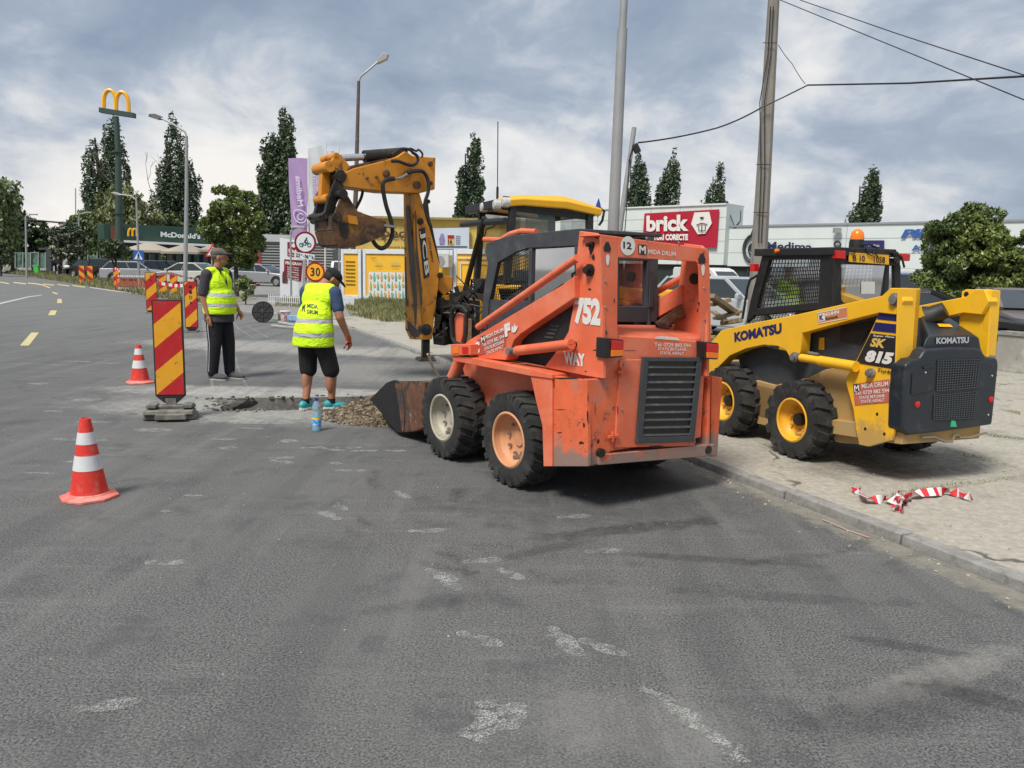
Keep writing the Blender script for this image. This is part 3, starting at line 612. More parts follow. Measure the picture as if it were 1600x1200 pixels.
# chassis: fender beam, skirts, rear box
mb = MB(); both(mb, B.S([(706, 556), (733, 558), (831, 577), (862, 585), (862, 592), (830, 588), (708, 564)], .02), X * .2)
both(mb, B.S([(720, 565), (830, 588), (836, 610), (838, 640), (800, 655), (760, 650), (735, 620)], .27), X * .03)
both(mb, B.S([(827, 580), (862, 586), (862, 729), (849, 729), (847, 665), (838, 630)], .03), X * .02)
ch = mb.build('chassis', M_ORG, bc, bevel=.005)
mb = MB()
both(mb, B.S([(857, 586), (918, 594), (918, 729), (855, 729)], XF), X * .03)
rq([(917, 593), (943, 592), (944, 722), (917, 729)], yF, .04)
rq([(943, 560), (970, 558), (962, 702), (943, 712)], yF, .04)
mb.prism(B.R([(936, 711), (1117, 694), (1119, 712), (936, 727)], yF - .02), B.Fd * .10)
rq([(1112, 588), (1129, 590), (1121, 713), (1110, 714)], yF + .03, .3)
mb.prism(B.S([(850, 728), (918, 729), (918, 722), (850, 720)], XF + .03), X * 1.2)
mb.build('rear_box', M_ORG2, bc, bevel=.005)
# engine hood, door, grille
zt = B.L(B.Rh((1000, 524), yF)).z; y2 = yR + .42; z2 = B.L(B.Rh((1000, 503), y2)).z
mb = MB(B); xa, xb = B.L(B.Rh((943, 540), yF)).x, B.L(B.Rh((1106, 540), yF)).x; sl_ = -.055
r1 = [(xa, yF, .5), (xb, yF, .5 + sl_), (xb, yF, zt - .05 + sl_ * .9), (xa + .02, yF, zt - .012), (xa, yF, zt - .05)]
g = lambda y, top: [(xa, y, .4), (xb, y, .4), (xb, y, top - .04 + sl_ * .5), (xb - .05, y, top + sl_ * .5), (xa + .05, y, top), (xa, y, top - .04)]
mb.loft([[B.W(p) for p in g(yF + .001, zt - .01)], [B.W(p) for p in g(yF + .06, zt + .01)], [B.W(p) for p in g(y2, z2)]]) if False else None
mb2 = MB(); mb2.loft([[B.W(p) for p in g(yF + .012, zt - .012)], [B.W(p) for p in g(yF + .07, zt + .012)], [B.W(p) for p in g(y2, z2)]]); hood = mb2.build('engine_hood', M_ORG, bc, bevel=.012)
mb = MB(); mb.prism(B.R([(969, 562), (1098, 560), (1086, 697), (961, 700)], yF - .012), B.Fd * .03); mb.prism(B.R([(966, 524), (1103, 534), (1103, 560), (969, 562), (967, 545)], yF - .004), B.Fd * .03)
door = mb.build('engine_door', M_ORG, bc, bevel=.006)
mb = MB(); gq_ = [(995.5, 693), (1085, 690.5), (1098.5, 558.5), (1006, 558)]
a, b, c_, d = [V((*p, 0)) for p in gq_]
def gp(s_, t): p = a.lerp(b, s_).lerp(d.lerp(c_, s_), t); return (p.x, p.y)
yg = yF - .035
for q in ([(0, 0), (1, 0), (1, .07), (0, .07)], [(0, .95), (1, .95), (1, 1), (0, 1)], [(0, .07), (.09, .07), (.09, .95), (0, .95)], [(.91, .07), (1, .07), (1, .95), (.91, .95)]): mb.prism(B.R([gp(*p) for p in q], yg), B.Fd * .025)
gr = mb.build('grille', M_DGREY, door, bevel=.003)
mb = MB()
for k in range(10):
    t0 = .08 + k * .088; p = B.R([gp(.09, t0), gp(.91, t0), gp(.91, t0 + .045), gp(.09, t0 + .045)], yg + .002)
    w1 = random.uniform(-.004, .004)
    mb.prism([p[0], p[1], p[2] + B.Fd * .028 + V((0, 0, w1)), p[3] + B.Fd * .028 - V((0, 0, w1))], V((0, 0, .004)))
mb.build('slats', mat('steel_slats', (.075, .08, .085), .5, .3, var=.25, vs=14, dirt=((.2, .19, .17), 10, .5, .7, .5)), gr)
mb = MB(); mb.prism(B.R([gp(.05, .05), gp(.95, .05), gp(.95, .96), gp(.05, .96)], yg + .014), B.Fd * .004); mb.build('radiator', M_BLACK, gr)
mb = MB()
for uv in ((971, 581), (957, 682)):
    p = B.Rh(uv, yF - .02); mb.bar(p - X * .035, p + X * .05, .022, .016); mb.lathe([(.012, -.03), (.012, .03)], p, (0, 0, 1), 10, True)
mb.build('hinge', M_ORG2, door)
mb = MB()
for uv in ((941, 708), (1108, 703)): p = B.Rh(uv, yF - .03); mb.lathe([(.030, 0), (.030, .03), (.014, .031)], p, B.Fd, 12, True)
for uv in ((863, 600), (857, 602)): pass
mb.build('tie_down', M_GREASE, bc)
mb = MB(); BT2 = lambda body, LL, LR, UL, **k: txt(mb, body, *B.R([LL, LR, UL], yF - .008), **k)
BT2('Tel: 0729 882 594', (1022.5, 541), (1079, 543), (1022.5, 535), bold=.012); BT2('STATIE BETOANE', (1028, 547), (1072, 548.3), (1028, 542.6), bold=.012); BT2('STATIE ASFALT', (1031, 553.5), (1068.5, 554.5), (1031, 549), bold=.012)
quad(mb, *[p for p in B.R([(1022, 529), (1062, 532), (1058, 527), (1028, 525)], yF - .008)]); mb.build('lettering', M_WTXT, door)
# tail lamps
for q, s_ in ([(945, 560), (974, 558), (975, 531), (946, 528)], 1), ([(1101, 561), (1122, 562), (1123, 536), (1101, 534)], -1):
    mb = MB(); ps = B.R(q, yR - .07); mb.prism(ps, B.Fd * .09); tl = mb.build('tail_lamp', M_BLACK, bc, bevel=.006)
    c4 = [ps[0].lerp(ps[1], .3 if s_ > 0 else .1), ps[0].lerp(ps[1], .93), ps[3].lerp(ps[2], .93), ps[3].lerp(ps[2], .3 if s_ > 0 else .1)]
    mid = [c4[0].lerp(c4[3], .42), c4[1].lerp(c4[2], .42)]
    mb = MB(); mb.prism([c4[0].lerp(c4[3], .08), c4[1].lerp(c4[2], .08), mid[1], mid[0]], -B.Fd * .012); mb.build('lens', M_AMB, tl, bevel=.003)
    mb = MB(); mb.prism([mid[0], mid[1], c4[2].lerp(c4[1], .08), c4[3].lerp(c4[0], .08)], -B.Fd * .012); mb.build('lens', M_REDL, tl, bevel=.003)
# exhaust
mb = MB(); a, b, c_ = B.Rh((1028, 512), yF + .3), B.Rh((1045, 500), yF + .26), B.Rh((1066, 487), yF + .2)
mb.tube([a, b, b.lerp(c_, .6), c_], [.045, .045, .046, .05], 16, False); mb.mi = 1; mb.tube([c_ - (c_ - b) * .02, c_ - (c_ - b) * .5], .042, 16, False); mb.build('exhaust_pipe', [M_RUST, M_BLACK], hood)
# bare patches knocked out of the paint
def chip(mb, pts, c, s=1.0):
    for u, v, a, b in pts:
        n = random.randint(7, 11); q = [(u + a * cos(2 * pi * k / n) * random.uniform(.55, 1.1), v + b * sin(2 * pi * k / n) * random.uniform(.55, 1.1)) for k in range(n)]
        mb.add(c(q), [tuple(range(n))])
mb = MB(); chip(mb, [(923, 390, 4, 9), (927, 402, 3, 6), (912, 377, 2, 1), (932, 372, 3, 1.5), (921, 452, 3, 2), (906, 494, 2, 1), (930, 547, 5, 1), (900, 560, 3, .8), (915, 600 - 20, 2, 1)], lambda q: B.S(q, XU - .002))
mb.ch = [(0, len(mb.v), 0, len(mb.f))]; mb.build('bare_patch', M_GREASE, uf)
mb = MB(); chip(mb, [(1082, 470, 7, 1.2), (1092, 474, 2, 3), (1090, 485, 1.5, 4), (960, 470, 1, 5), (948, 520, 1, 4), (1060, 376, 10, .6), (1020, 371, 8, .5), (1100, 395, 1, 3)], lambda q: B.R(q, yR - .002)); mb.ch = [(0, len(mb.v), 0, len(mb.f))]; mb.build('bare_patch', M_GREASE, uf)
mb = MB(); chip(mb, [(885, 591, 22, 1.5), (865, 600, 1.6, 9), (918, 620, 1, 9), (918, 650, 1.2, 12), (876, 640, 11, .5), (863, 640, .9, 14), (912, 664, 2, 5), (874, 676, 5, 1), (908, 692, 5, 3)], lambda q: B.S(q, XF - .002)); mb.ch = [(0, len(mb.v), 0, len(mb.f))]; mb.build('bare_patch', M_GREASE, ch)
mb = MB(); chip(mb, [(985, 548, 12, .7), (1028, 698, 14, 2), (1100, 645, 1.2, 8), (965, 640, .8, 9), (1108, 600, .8, 8), (930, 640, .8, 14), (935, 690, 3, 5)], lambda q: B.R(q, yF - .016)); mb.ch = [(0, len(mb.v), 0, len(mb.f))]; mb.build('bare_patch', M_GREASE, door)
mb = MB()
for uv in ((946, 440), (946, 480), (946, 515), (1100, 450), (1101, 500), (1010, 372), (1060, 379)): mb.lathe([(.009, 0), (.008, -.006), (.001, -.007)], B.Rh(uv, yR), B.Fd, 6)
for uv in ((975, 570), (972, 640), (1092, 575), (1085, 690)): mb.lathe([(.009, 0), (.008, -.006), (.001, -.007)], B.Rh(uv, yF - .014), B.Fd, 6)
mb.build('bolts', M_STEEL, uf)
mb = MB(); a = B.Rh((1100, 610), yF - .03); mb.bar(a, a - V((0, 0, .10)), .02, .02); mb.build('door_handle', M_BLACK, door)
for k_, (x0_, dz) in enumerate(((.0, 0), (.0, .03))):
    mb = MB(); pts = [B.Sh(p, XU - .01 - .01 * k_) + V((0, 0, dz)) for p in ((893, 452), (880, 452), (860, 466), (830, 485), (800, 505), (775, 520))]; mb.tube(pts, .010, 6); mb.build('hydraulic_hose', M_BLACK, arm)
# cab
XC = .28; XC2 = WB - XC
mb = MB()
band = B.S([(760, 380), (795, 368), (905, 357), (905, 384), (824, 388), (806, 394), (777, 411), (771, 440), (764, 470), (760, 515), (750, 515), (755, 460), (762, 412), (757, 392)], XC)
mb.prism(band, X * .04); mb.prism([mirB(p) for p in band], -X * .04)
rf = B.S([(760, 380), (795, 368), (905, 357), (905, 363), (798, 374), (762, 388)], XC + .04); mb.prism(rf, X * (XC2 - XC - .08))
both(mb, B.S([(826, 388), (831, 388), (829, 480), (824, 480)], XC), X * .04)
lowp = B.S([(760, 468), (830, 470), (905, 470), (905, 590), (800, 590), (745, 545), (750, 515)], XC + .01); both(mb, lowp, X * .03)
both(mb, B.S([(897, 384), (905, 384), (905, 475), (897, 475)], XC), X * .04)
yc = B.L(B.Sh((905, 420), XC)).y
for q in ([(966, 402), (1029, 404), (1029, 408), (966, 407)], [(1012, 404), (1029, 404), (1027, 503), (1011, 503)], [(966, 478), (1013, 479), (1013, 504), (966, 503)], [(930, 402), (968, 402), (968, 503), (930, 503)]): mb.prism(B.R(q, yc), B.Fd * .05)
cab = mb.build('cab', M_DGREY, bc, bevel=.006)
mb = MB(); quad(mb, *B.R([(966, 480), (1013, 481), (1013, 405), (966, 404)], yc + .03)); mb.add(B.S([(830, 390), (898, 386), (898, 470), (829, 472)], XC + .02), [(0, 1, 2, 3)]); mb.add([mirB(p) for p in B.S([(775, 412), (826, 390), (898, 386), (898, 470), (768, 470)], XC + .02)], [(0, 1, 2, 3, 4)]); mb.build('window', G_MACH, cab)
mb = MB(); gridmesh(mb, B.S([(768, 468), (824, 470), (825, 390), (779, 412)], XC + .02), 16, 14, .004); mb.build('window_guard', M_BLACK, cab)
mb = MB(); p = [B.Sh(q, XC + .08) for q in ((757, 374), (783, 375), (797, 366), (815, 361), (838, 362))]; mb.tube(p, .022, 10); q_ = [x + X * .7 for x in p]; mb.tube(q_, .022, 10); mb.bar(p[0], q_[0], .04, .04); mb.build('roof_lamp_guard', M_ORG, cab)
mb = MB(B); ys = yc + .25; mb.box((.72, ys, .95), (.5, .14, .6), rx=.15); mb.box((.72, ys + .25, .66), (.5, .45, .14)); mb.build('seat', M_BLACK, cab, bevel=.03)
mb = MB(B); mb.box((.72, (yc + 1.0) / 2 + .1, .5), (.86, 1.5, .35)); mb.box((.72, .6, .32), (.8, 1.5, .3)); mb.build('floor_pan', M_DGREY, bc)
mb = MB(); 
for k in range(4): p = [B.W((XC2 + .1 + .01 * k, yc + .1 + .05 * k, 1.0)), B.W((XC2 + .06, yc + .02 + .03 * k, 1.28)), B.W((XC2 + .12, yc + .35, 1.38 + .03 * k)), B.W((XC2 + .14, yc + .6, 1.2))]; mb.tube([p[0], p[0].lerp(p[1], .6) + V((0, 0, .03)), p[1], p[1].lerp(p[2], .5) + V((0, 0, .05)), p[2], p[3]], .012, 8)
a = B.Sh((898, 440), XC - .03); mb.tube([a + V((0, 0, -.3)), a + V((0, 0, -.1)) - B.Fd * .0, a + B.Fd * .03 + V((0, 0, .05)), a - B.Fd * .1 + V((0, 0, .1))], .010, 8)
mb.build('hydraulic_hose', M_BLACK, bc)
mb = MB(); both(mb, B.S([(820, 522), (896, 468), (893, 530), (884, 548), (808, 545)], .16), X * .02); mb.build('side_cover', M_BLACK, bc)
mb = MB()
for k in range(4): p = B.Sh((858 + k * 3, 527 - k * 6), .155); mb.bar(p - B.Fd * .05, p + B.Fd * .05, .004, .012)
mb.build('louvre', M_DGREY, bc)
# front end: lamps, guard, bucket
mb = MB(); a = B.S([(704, 555), (735, 555), (735, 538), (704, 538)], .0); mb.prism(a, X * .14); hl = mb.build('headlight', M_ORG, bc, bevel=.006)
mb = MB(); mb.prism(B.S([(708, 552), (716, 552), (716, 542), (708, 542)], -.004), X * .01); mb.build('lens', M_AMB, hl); mb = MB(); mb.prism(B.S([(722, 552), (731, 552), (731, 542), (722, 542)], -.004), X * .01); mb.build('lens', M_REDL, hl)
mb = MB(); loop = B.S([(707, 528), (705, 500), (707, 483), (714, 479), (724, 480), (729, 487), (728, 520), (725, 540), (711, 536)], .1); mb.tube(loop + [loop[0]], .017, 8); gd = mb.build('guard_loop', M_BLACK, bc)
mb = MB(); mb.prism(B.S([(711, 525), (710, 498), (714, 489), (724, 492), (723, 520), (720, 535), (712, 532)], .14), X * .03); mb.build('guard_panel', M_ORG, gd)
XB = .09
print('bucket y', [round(B.L(B.Sh(p, XB)).y, 2) for p in ((578, 624), (660, 600), (652, 672), (640, 672))])
pf = B.S([(578, 624), (604, 598), (615, 594), (624, 598), (656, 598), (664, 600), (664, 668), (652, 673), (628, 676), (620, 675)], XB); WBk = 1.30
def drop(p): return p + X * WBk - V((0, 0, .07))
mb = MB(); mb.mi = 0
mb.prism(B.S([(624, 598), (656, 598), (664, 600), (664, 668), (652, 673), (628, 676)], XB), X * .03); mb.mi = 1; mb.prism(B.S([(578, 624), (604, 598), (615, 594), (624, 598), (628, 676), (620, 675)], XB - .004), X * .034)
mb.mi = 0; mb.prism(B.S([(617, 599), (626, 599), (632, 640), (631, 672), (628, 675), (624, 640)], XB - .008), X * .004)
mb.mi = 1; mb.prism([drop(p) for p in B.S([(578, 624), (604, 598), (615, 594), (660, 598), (664, 668), (628, 676), (620, 675)], XB)], -X * .03)
mb.mi = 0; zb = pf
for i, j in ((4, 5), (5, 6), (6, 7), (7, 8), (8, 9), (9, 0)):
    a, b = pf[i], pf[j]; mb.add([a, b, drop(b), drop(a), a + V((0, 0, .014)), b + V((0, 0, .014)), drop(b) + V((0, 0, .014)), drop(a) + V((0, 0, .014))], [(0, 1, 2, 3), (4, 5, 6, 7), (0, 1, 5, 4), (2, 3, 7, 6), (1, 2, 6, 5), (0, 3, 7, 4)])
mb.mi = 0; mb.prism([pf[3], pf[4], drop(pf[4]), drop(pf[3])], V((0, 0, .015)))
bk = mb.build('bucket', [mat('bucket_steel', (.15, .065, .035), .8, var=.4, vs=5, dirt=[((.30, .28, .25), 4, .56, .64, .8), ((.035, .032, .03), 5, .45, .58, .85)], bump=.5, bs=30), mat('tarred_steel', (.012, .011, .011), .7, var=.4, vs=10, bump=.8, bs=30)], bc, bevel=.004)
# ------------------------------------------------------------------ YELLOW SKID STEER
K = Fr((2.37, 6.575, .05), -21); WK = 1.42
M_YLW = mat('yellow_paint', (.86, .47, .015), .42, var=.07, vs=4, dirt=[((.42, .30, .12), 3.5, .50, .8, .45), (DUST, 10, .62, .78, .3)], chips=((.09, .07, .05), 34, .70), bump=.05, bs=20)
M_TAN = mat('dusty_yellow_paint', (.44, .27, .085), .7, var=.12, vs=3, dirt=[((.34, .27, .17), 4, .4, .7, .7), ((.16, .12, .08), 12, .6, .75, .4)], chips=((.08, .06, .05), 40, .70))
M_NAVY = mat('blue_black_plastic', (.014, .020, .028), .42, var=.15, vs=5, dirt=((.09, .10, .11), 5, .5, .8, .5), chips=((.2, .2, .2), 60, .71), bump=.05, bs=50)
M_BLUE = mat('dark_blue_vinyl', (.012, .014, .11), .45, var=.1)
muddy(M_YLW, .10, .80, (.43, .28, .10))
ks = thing('skid_steer_loader', 'yellow skid steer loader with dark hood and orange beacon, parked on the pavement', 'loader', K)
XK = K.Rt
WKM = 1.42
def mirK(p): l = K.L(p); return K.W((WKM - l.x, l.y, l.z))
def bothK(mb, pts, vec): mb.prism(pts, vec); mb.prism([mirK(p) for p in pts], -V(vec))
M_RIMY = mat('yellow_rim', (.80, .42, .03), .45, var=.1, vs=6, dirt=((.35, .24, .1), 7, .5, .75, .5), chips=((.1, .07, .04), 25, .69))
for x, y, s_ in ((0, 0, 1), (0, .98, 1), (WK, 0, -1), (WK, .98, -1)): wheel(ks, K, (x, y, .325), .325, .27, .185, s_, M_RIMY, 15, .03, 'block', bar=.088, hub=M_GREASE)
yk = K.L(K.Sh((1404, 560), .12)).y; inn = K.L(K.Rh((1550, 470), yk)).x; WKM = inn + .15
mb = MB()
armk = K.S([(1112, 533), (1127, 516), (1180, 504), (1247, 491), (1300, 479), (1378, 462), (1391, 450), (1405, 450), (1412, 470), (1400, 492), (1374, 489), (1330, 500), (1253, 521), (1251, 548), (1245, 560), (1236, 563), (1228, 548), (1215, 541), (1193, 539), (1165, 545), (1140, 556), (1124, 572), (1108, 590), (1100, 575)], .10)
bothK(mb, armk, XK * .10); la = mb.build('lift_arm', M_YLW, ks, bevel=.008)
mb = MB(); mb.fr = None
mb.prism([armk[19], armk[20], armk[21], armk[22], armk[23], armk[0]], XK * .1) if False else None
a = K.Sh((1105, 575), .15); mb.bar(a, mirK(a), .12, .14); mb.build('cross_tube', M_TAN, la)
mb = MB(); ps = K.S([(1391, 450), (1400, 450), (1404, 560), (1404, 640), (1393, 688), (1357, 698), (1342, 695), (1337, 670), (1333, 640), (1322, 600), (1323, 588), (1334, 570), (1352, 535), (1374, 488), (1378, 462)], .12)
mb.prism(ps, XK * .03)
yk = K.L(K.Sh((1404, 560), .12)).y; KR = lambda pts, y=yk: K.R(pts, y)
def rect(mb, pts, y, th): mb.prism(K.R(pts, y), K.Fd * th)
rect(mb, [(1404, 450), (1439, 451), (1434, 520), (1430, 562), (1412, 580), (1410, 670), (1420, 686), (1395, 689)], yk, .012); mb.prism([p for p in K.R([(1431, 451), (1439, 451), (1434, 520), (1430, 562), (1424, 562)], yk)], K.Fd * .08)
rect(mb, [(1550, 453), (1564, 454), (1560, 510), (1556, 557), (1543, 555), (1545, 510)], yk, .05)
print('inn', inn, 'hood', K.L(K.Rh((1553, 664), yk)).x, 'yk', yk)
mb.prism(K.S([(1502, 462), (1503, 455), (1509, 452), (1550, 453), (1546, 510), (1542, 560), (1520, 575), (1500, 560), (1498, 500), (1501, 490)], inn), XK * .03)
pst = mb.build('upright_post', M_YLW, ks, bevel=.006)
mb = MB()
for uv, x, r in (((1397, 468), .09, .035), ((1358, 583), .09, .025), ((1240, 558), .07, .03)): mb.lathe([(r * 1.5, .03), (r * 1.4, 0), (r, -.002), (r, -.02), (r * .4, -.022)], K.Sh(uv, x), XK, 16, True)
mb.lathe([(.05, .0), (.05, -.03), (.025, -.031), (.02, -.02)], K.Sh((1532, 467), inn), XK, 16, True); mb.build('pivot_pin', M_STEEL, pst)
mb = MB()
for uv in ((1370.7, 647), (1352, 670), (1382, 678)): mb.lathe([(.012, 0), (.012, -.003)], K.Sh(uv, .12), XK, 10, True)
mb.lathe([(.022, 0), (.022, -.003)], K.Sh((1510, 460), inn), XK, 10, True); mb.build('hole', M_BLACK, pst)
KS = lambda q, x=.116: K.S(q, x)
mb = MB()
for q in ([(1374, 484.6), (1404.5, 487), (1404.6, 480.5), (1376, 478.4)], [(1370, 498.5), (1403.5, 502), (1404, 491.8), (1374, 488.8)], [(1362.5, 516.5), (1403, 520.8), (1403.6, 507), (1368, 503.4)]): quad(mb, *KS(q))
mb.build('stripes', M_BLUE, pst)
mb = MB(); quad(mb, *KS([(1337, 567), (1399.5, 577), (1402.6, 525), (1360.5, 520.5)])); bp_ = mb.build('name_panel', MATS['black_sticker'], pst)
mb = MB(); KT = lambda body, LL, LR, UL, x=.112, **k: txt(mb, body, *K.S([LL, LR, UL], x), **k)
KT('SK', (1359, 541.5), (1383, 544.5), (1361, 527.3), bold=.05, shear=.2); mb.build('lettering', mat('gold_vinyl', (.62, .42, .10), .5, var=.05), bp_)
mb = MB(); KT('815', (1351, 565), (1395, 570.5), (1353, 546.5), bold=.07, shear=.2); KT('Super Flow', (1364, 526.3), (1398, 529.3), (1364.3, 522.5), bold=.02, shear=.2); mb.build('lettering', M_WTXT, bp_)
mb = MB(); KT('Turbo', (1370.7, 580.5), (1398, 585.5), (1371, 575), bold=.02, shear=.3); mb.build('lettering', MATS['black_sticker'], pst)
mb = MB(); quad(mb, *KS([(1335.5, 633.3), (1392.3, 628.3), (1389.3, 592.7), (1332.5, 600)])); st = mb.build('sticker', mat('faded_red_sticker', (.50, .13, .09), .6, var=.2, vs=12), pst)
mb = MB(); KT('MIDA DRUM', (1346.5, 607.5), (1388, 603), (1346, 600), bold=.012); KT('Tel: 0729 882 594', (1336, 617.5), (1389.5, 613), (1335.5, 611.5), bold=.012); KT('STATIE BETOANE', (1343, 624), (1382.5, 620.5), (1342.6, 619.2), bold=.012); KT('STATIE ASFALT', (1345, 630), (1382, 627), (1344.7, 625.3), bold=.012); mb.build('lettering', M_WTXT, st)
mb = MB(); quad(mb, *K.S([(1334, 613), (1343.8, 612), (1343, 600), (1333.2, 601)], .113)); mb.build('emblem', MATS['black_sticker'], st)
mb = MB(); mlogo(mb, *K.S([(1334, 613), (1343.8, 612), (1333.2, 601)], .110)); mb.build('emblem', M_WTXT, st)
mb = MB(); KT('KOMATSU', (1147.5, 534.5), (1221.5, 520.5), (1147, 519.5), x=.096, bold=.055); mb.build('lettering', M_BLUE, la)
mb = MB(); quad(mb, *K.S([(1278, 505), (1324, 496), (1323, 479.5), (1277, 489)], .097)); st = mb.build('sticker', mat('orange_sticker', (.60, .22, .09), .6, var=.15), la)
mb = MB(); quad(mb, *K.S([(1279, 503), (1289, 501), (1288.5, 489), (1278.5, 491)], .095)); KT('KUHN', (1290, 494.5), (1311, 490), (1290, 488.7), x=.094, bold=.04); quad(mb, *K.S([(1278, 505), (1324, 496), (1324, 497.2), (1278, 506.2)], .095)); quad(mb, *K.S([(1277, 490), (1323, 480.6), (1323, 479.4), (1277, 488.6)], .095)); mb.build('lettering', M_WTXT, st)
mb = MB(); KT('Romania', (1290, 500.3), (1309, 496.3), (1290, 496), x=.094, bold=.03); KT('K', (1280.5, 501), (1287, 499.8), (1280, 492.5), x=.093, bold=.04); mb.build('lettering', MATS['black_sticker'], st)
mb = MB(); a, b = K.Sh((1252, 559), .08), K.Sh((1338, 573), .08); mb.tube([a, a.lerp(b, .4)], .034, 14); mb.tube([a.lerp(b, .36), b], .042, 14); mb.tube([mirK(a), mirK(b)], .04, 14); mb.build('lift_cylinder', M_YLW, ks)
mb = MB(); a, b = K.Sh((1263, 551), .12), K.Sh((1279, 554), .12); mb.tube([a, b], .014, 8); mb.build('hose_fitting', M_STEEL, ks)
# body behind the wheels
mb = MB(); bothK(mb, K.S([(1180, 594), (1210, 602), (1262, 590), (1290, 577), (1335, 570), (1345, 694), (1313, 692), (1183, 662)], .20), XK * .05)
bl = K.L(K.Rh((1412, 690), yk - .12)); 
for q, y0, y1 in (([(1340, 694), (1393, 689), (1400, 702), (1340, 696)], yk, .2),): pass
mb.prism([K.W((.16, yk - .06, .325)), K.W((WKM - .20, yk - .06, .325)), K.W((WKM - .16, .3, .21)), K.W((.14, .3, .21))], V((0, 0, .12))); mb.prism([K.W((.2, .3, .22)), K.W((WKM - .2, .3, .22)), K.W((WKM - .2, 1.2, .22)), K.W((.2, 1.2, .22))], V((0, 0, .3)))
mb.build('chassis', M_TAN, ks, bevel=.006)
mb = MB(); bothK(mb, K.S([(1152, 552), (1193, 541), (1228, 549), (1252, 552), (1253, 522), (1372, 488), (1352, 536), (1333, 572), (1290, 580), (1225, 602), (1180, 598), (1160, 585)], .24), XK * .03); mb.build('side_cover', M_DGREY, ks)
mb = MB(); bothK(mb, K.S([(1313, 510), (1366, 500), (1345, 538), (1312, 534)], .232), XK * .01); mb.build('side_vent', M_BLACK, ks)
mb = MB(); quad(mb, *K.S([(1279, 546), (1288, 547), (1288, 527), (1280, 528)], .236)); quad(mb, *K.S([(1250, 552), (1257, 553), (1258, 526), (1251, 528)], .21)); mb.build('warning_sticker', M_YLW, ks)
# hood
yh = yk - .10
mb = MB()
out = [(1415, 571), (1425, 562), (1438, 560), (1443, 550), (1450, 545), (1490, 543), (1525, 543), (1534, 547), (1542, 557), (1560, 560), (1561, 572), (1556, 620), (1551, 664), (1480, 674), (1420, 681), (1409, 672), (1411, 620)]
mb.prism(K.R(out, yh), K.Fd * .14); rp = mb.build('rear_panel', M_NAVY, ks, bevel=.022, seg=3)
mb = MB(); lo = K.R([(1440, 560), (1441, 545), (1447, 529), (1453, 525), (1522, 524), (1530, 528), (1533, 545), (1540, 560)], yh + .06); 
topb = K.R([(1444, 545), (1440, 528), (1437, 505), (1440, 493), (1484, 497), (1497, 505), (1499, 520), (1500, 545)], yh + .62)
mb.loft([lo, topb]); hd = mb.build('hood', M_NAVY, ks, bevel=.015, seg=3)
mb = MB(); txt(mb, 'KOMATSU', *K.R([(1463, 537.5), (1514, 536), (1463, 527.5)], yh + .053), bold=.05); mb.build('lettering', mat('silver_vinyl', (.50, .51, .52), .4, .3, var=.05), hd)
M_PERF = mat('perforated_mesh', (.012, .014, .016), .6, var=.3, vs=90)
mb = MB(); mb.prism(K.R([(1463, 612), (1465, 562), (1532, 560), (1531, 570), (1527, 604), (1522, 606)], yh - .004), K.Fd * .01); mb.prism(K.R([(1459, 617), (1524, 611), (1526, 620), (1523, 652), (1520, 655), (1464, 658), (1457, 652)], yh - .004), K.Fd * .01); gk = mb.build('grille', M_PERF, rp)
mb = MB()
for q in ([(1464, 611), (1526, 605), (1531, 562), (1466, 563)], [(1459, 656), (1521, 653), (1525, 612), (1460, 618)]): gridmesh(mb, K.R(q, yh - .007), 16, 12, .004)
mb.build('grille_mesh', mat('grille_wire', (.06, .07, .08), .5, var=.1), gk)
mb = MB(); mb.prism(K.R([(1424, 617), (1458, 610), (1460, 584), (1426, 584)], yh - .008), K.Fd * .008); mb.prism(K.R([(1444, 577), (1460, 572), (1458, 570), (1443, 573)], yh - .01), K.Fd * .02); mb.build('lock_plate', M_NAVY, rp, bevel=.003)
mb = MB(); mb.prism(K.R([(1486, 667), (1495, 667), (1493, 658), (1487, 657)], yh - .006), K.Fd * .006); mb.build('tag_label', mat('green_tag', (.04, .42, .22), .5, var=.1), rp)
for uv in ((1433, 632), (1548, 624)): mb = MB(); mb.lathe([(.024, .01), (.024, -.006), (.015, -.010)], K.Rh(uv, yh), K.Fd, 14, True); mb.build('reflector', M_REDL, rp)
mb = MB()
for uv in ((1446, 582), (1445, 609), (1550, 587), (1559, 586), (1544, 648), (1552, 647)): mb.lathe([(.007, .004), (.007, -.004)], K.Rh(uv, yh), K.Fd, 8, True)
mb.build('bolts', M_WLENS, rp)
mb = MB(); a, b = K.Rh((1450, 496), yh + .5), K.Rh((1477, 484), yh + .40); mb.tube([a, a.lerp(b, .3), b], [.10, .078, .064], 20, False); mb.tube([b, b.lerp(a, .5)], [.055, .045], 20, True); mb.lathe([(.064, 0), (.055, 0)], b, (b - a).normalized(), 20); ex = mb.build('exhaust_cowl', M_BLACK, hd)
mb = MB(); quad(mb, *[p + V((0, 0, .006)) for p in (topb[3].lerp(lo[3], .25) , topb[4].lerp(lo[4], .25), topb[4].lerp(lo[4], .12), topb[3].lerp(lo[3], .12))]) if False else quad(mb, *[lo[3].lerp(lo[4], s_).lerp(topb[3].lerp(topb[4], s_), t) + V((0, 0, .004)) for s_, t in ((.35, .42), (.72, .42), (.72, .58), (.35, .58))]); mb.build('warning_sticker', M_YLW, hd)
# tow cable under the rear
mb = MB(); mb.tube([K.Rh(p, yh + .02) for p in ((1440, 684), (1460, 683), (1475, 690), (1488, 690), (1491, 680), (1497, 680), (1499, 684), (1515, 684), (1540, 676))], .009, 7); mb.build('tow_cable', mat('dusty_rubber', (.2, .17, .13), .8), ks)
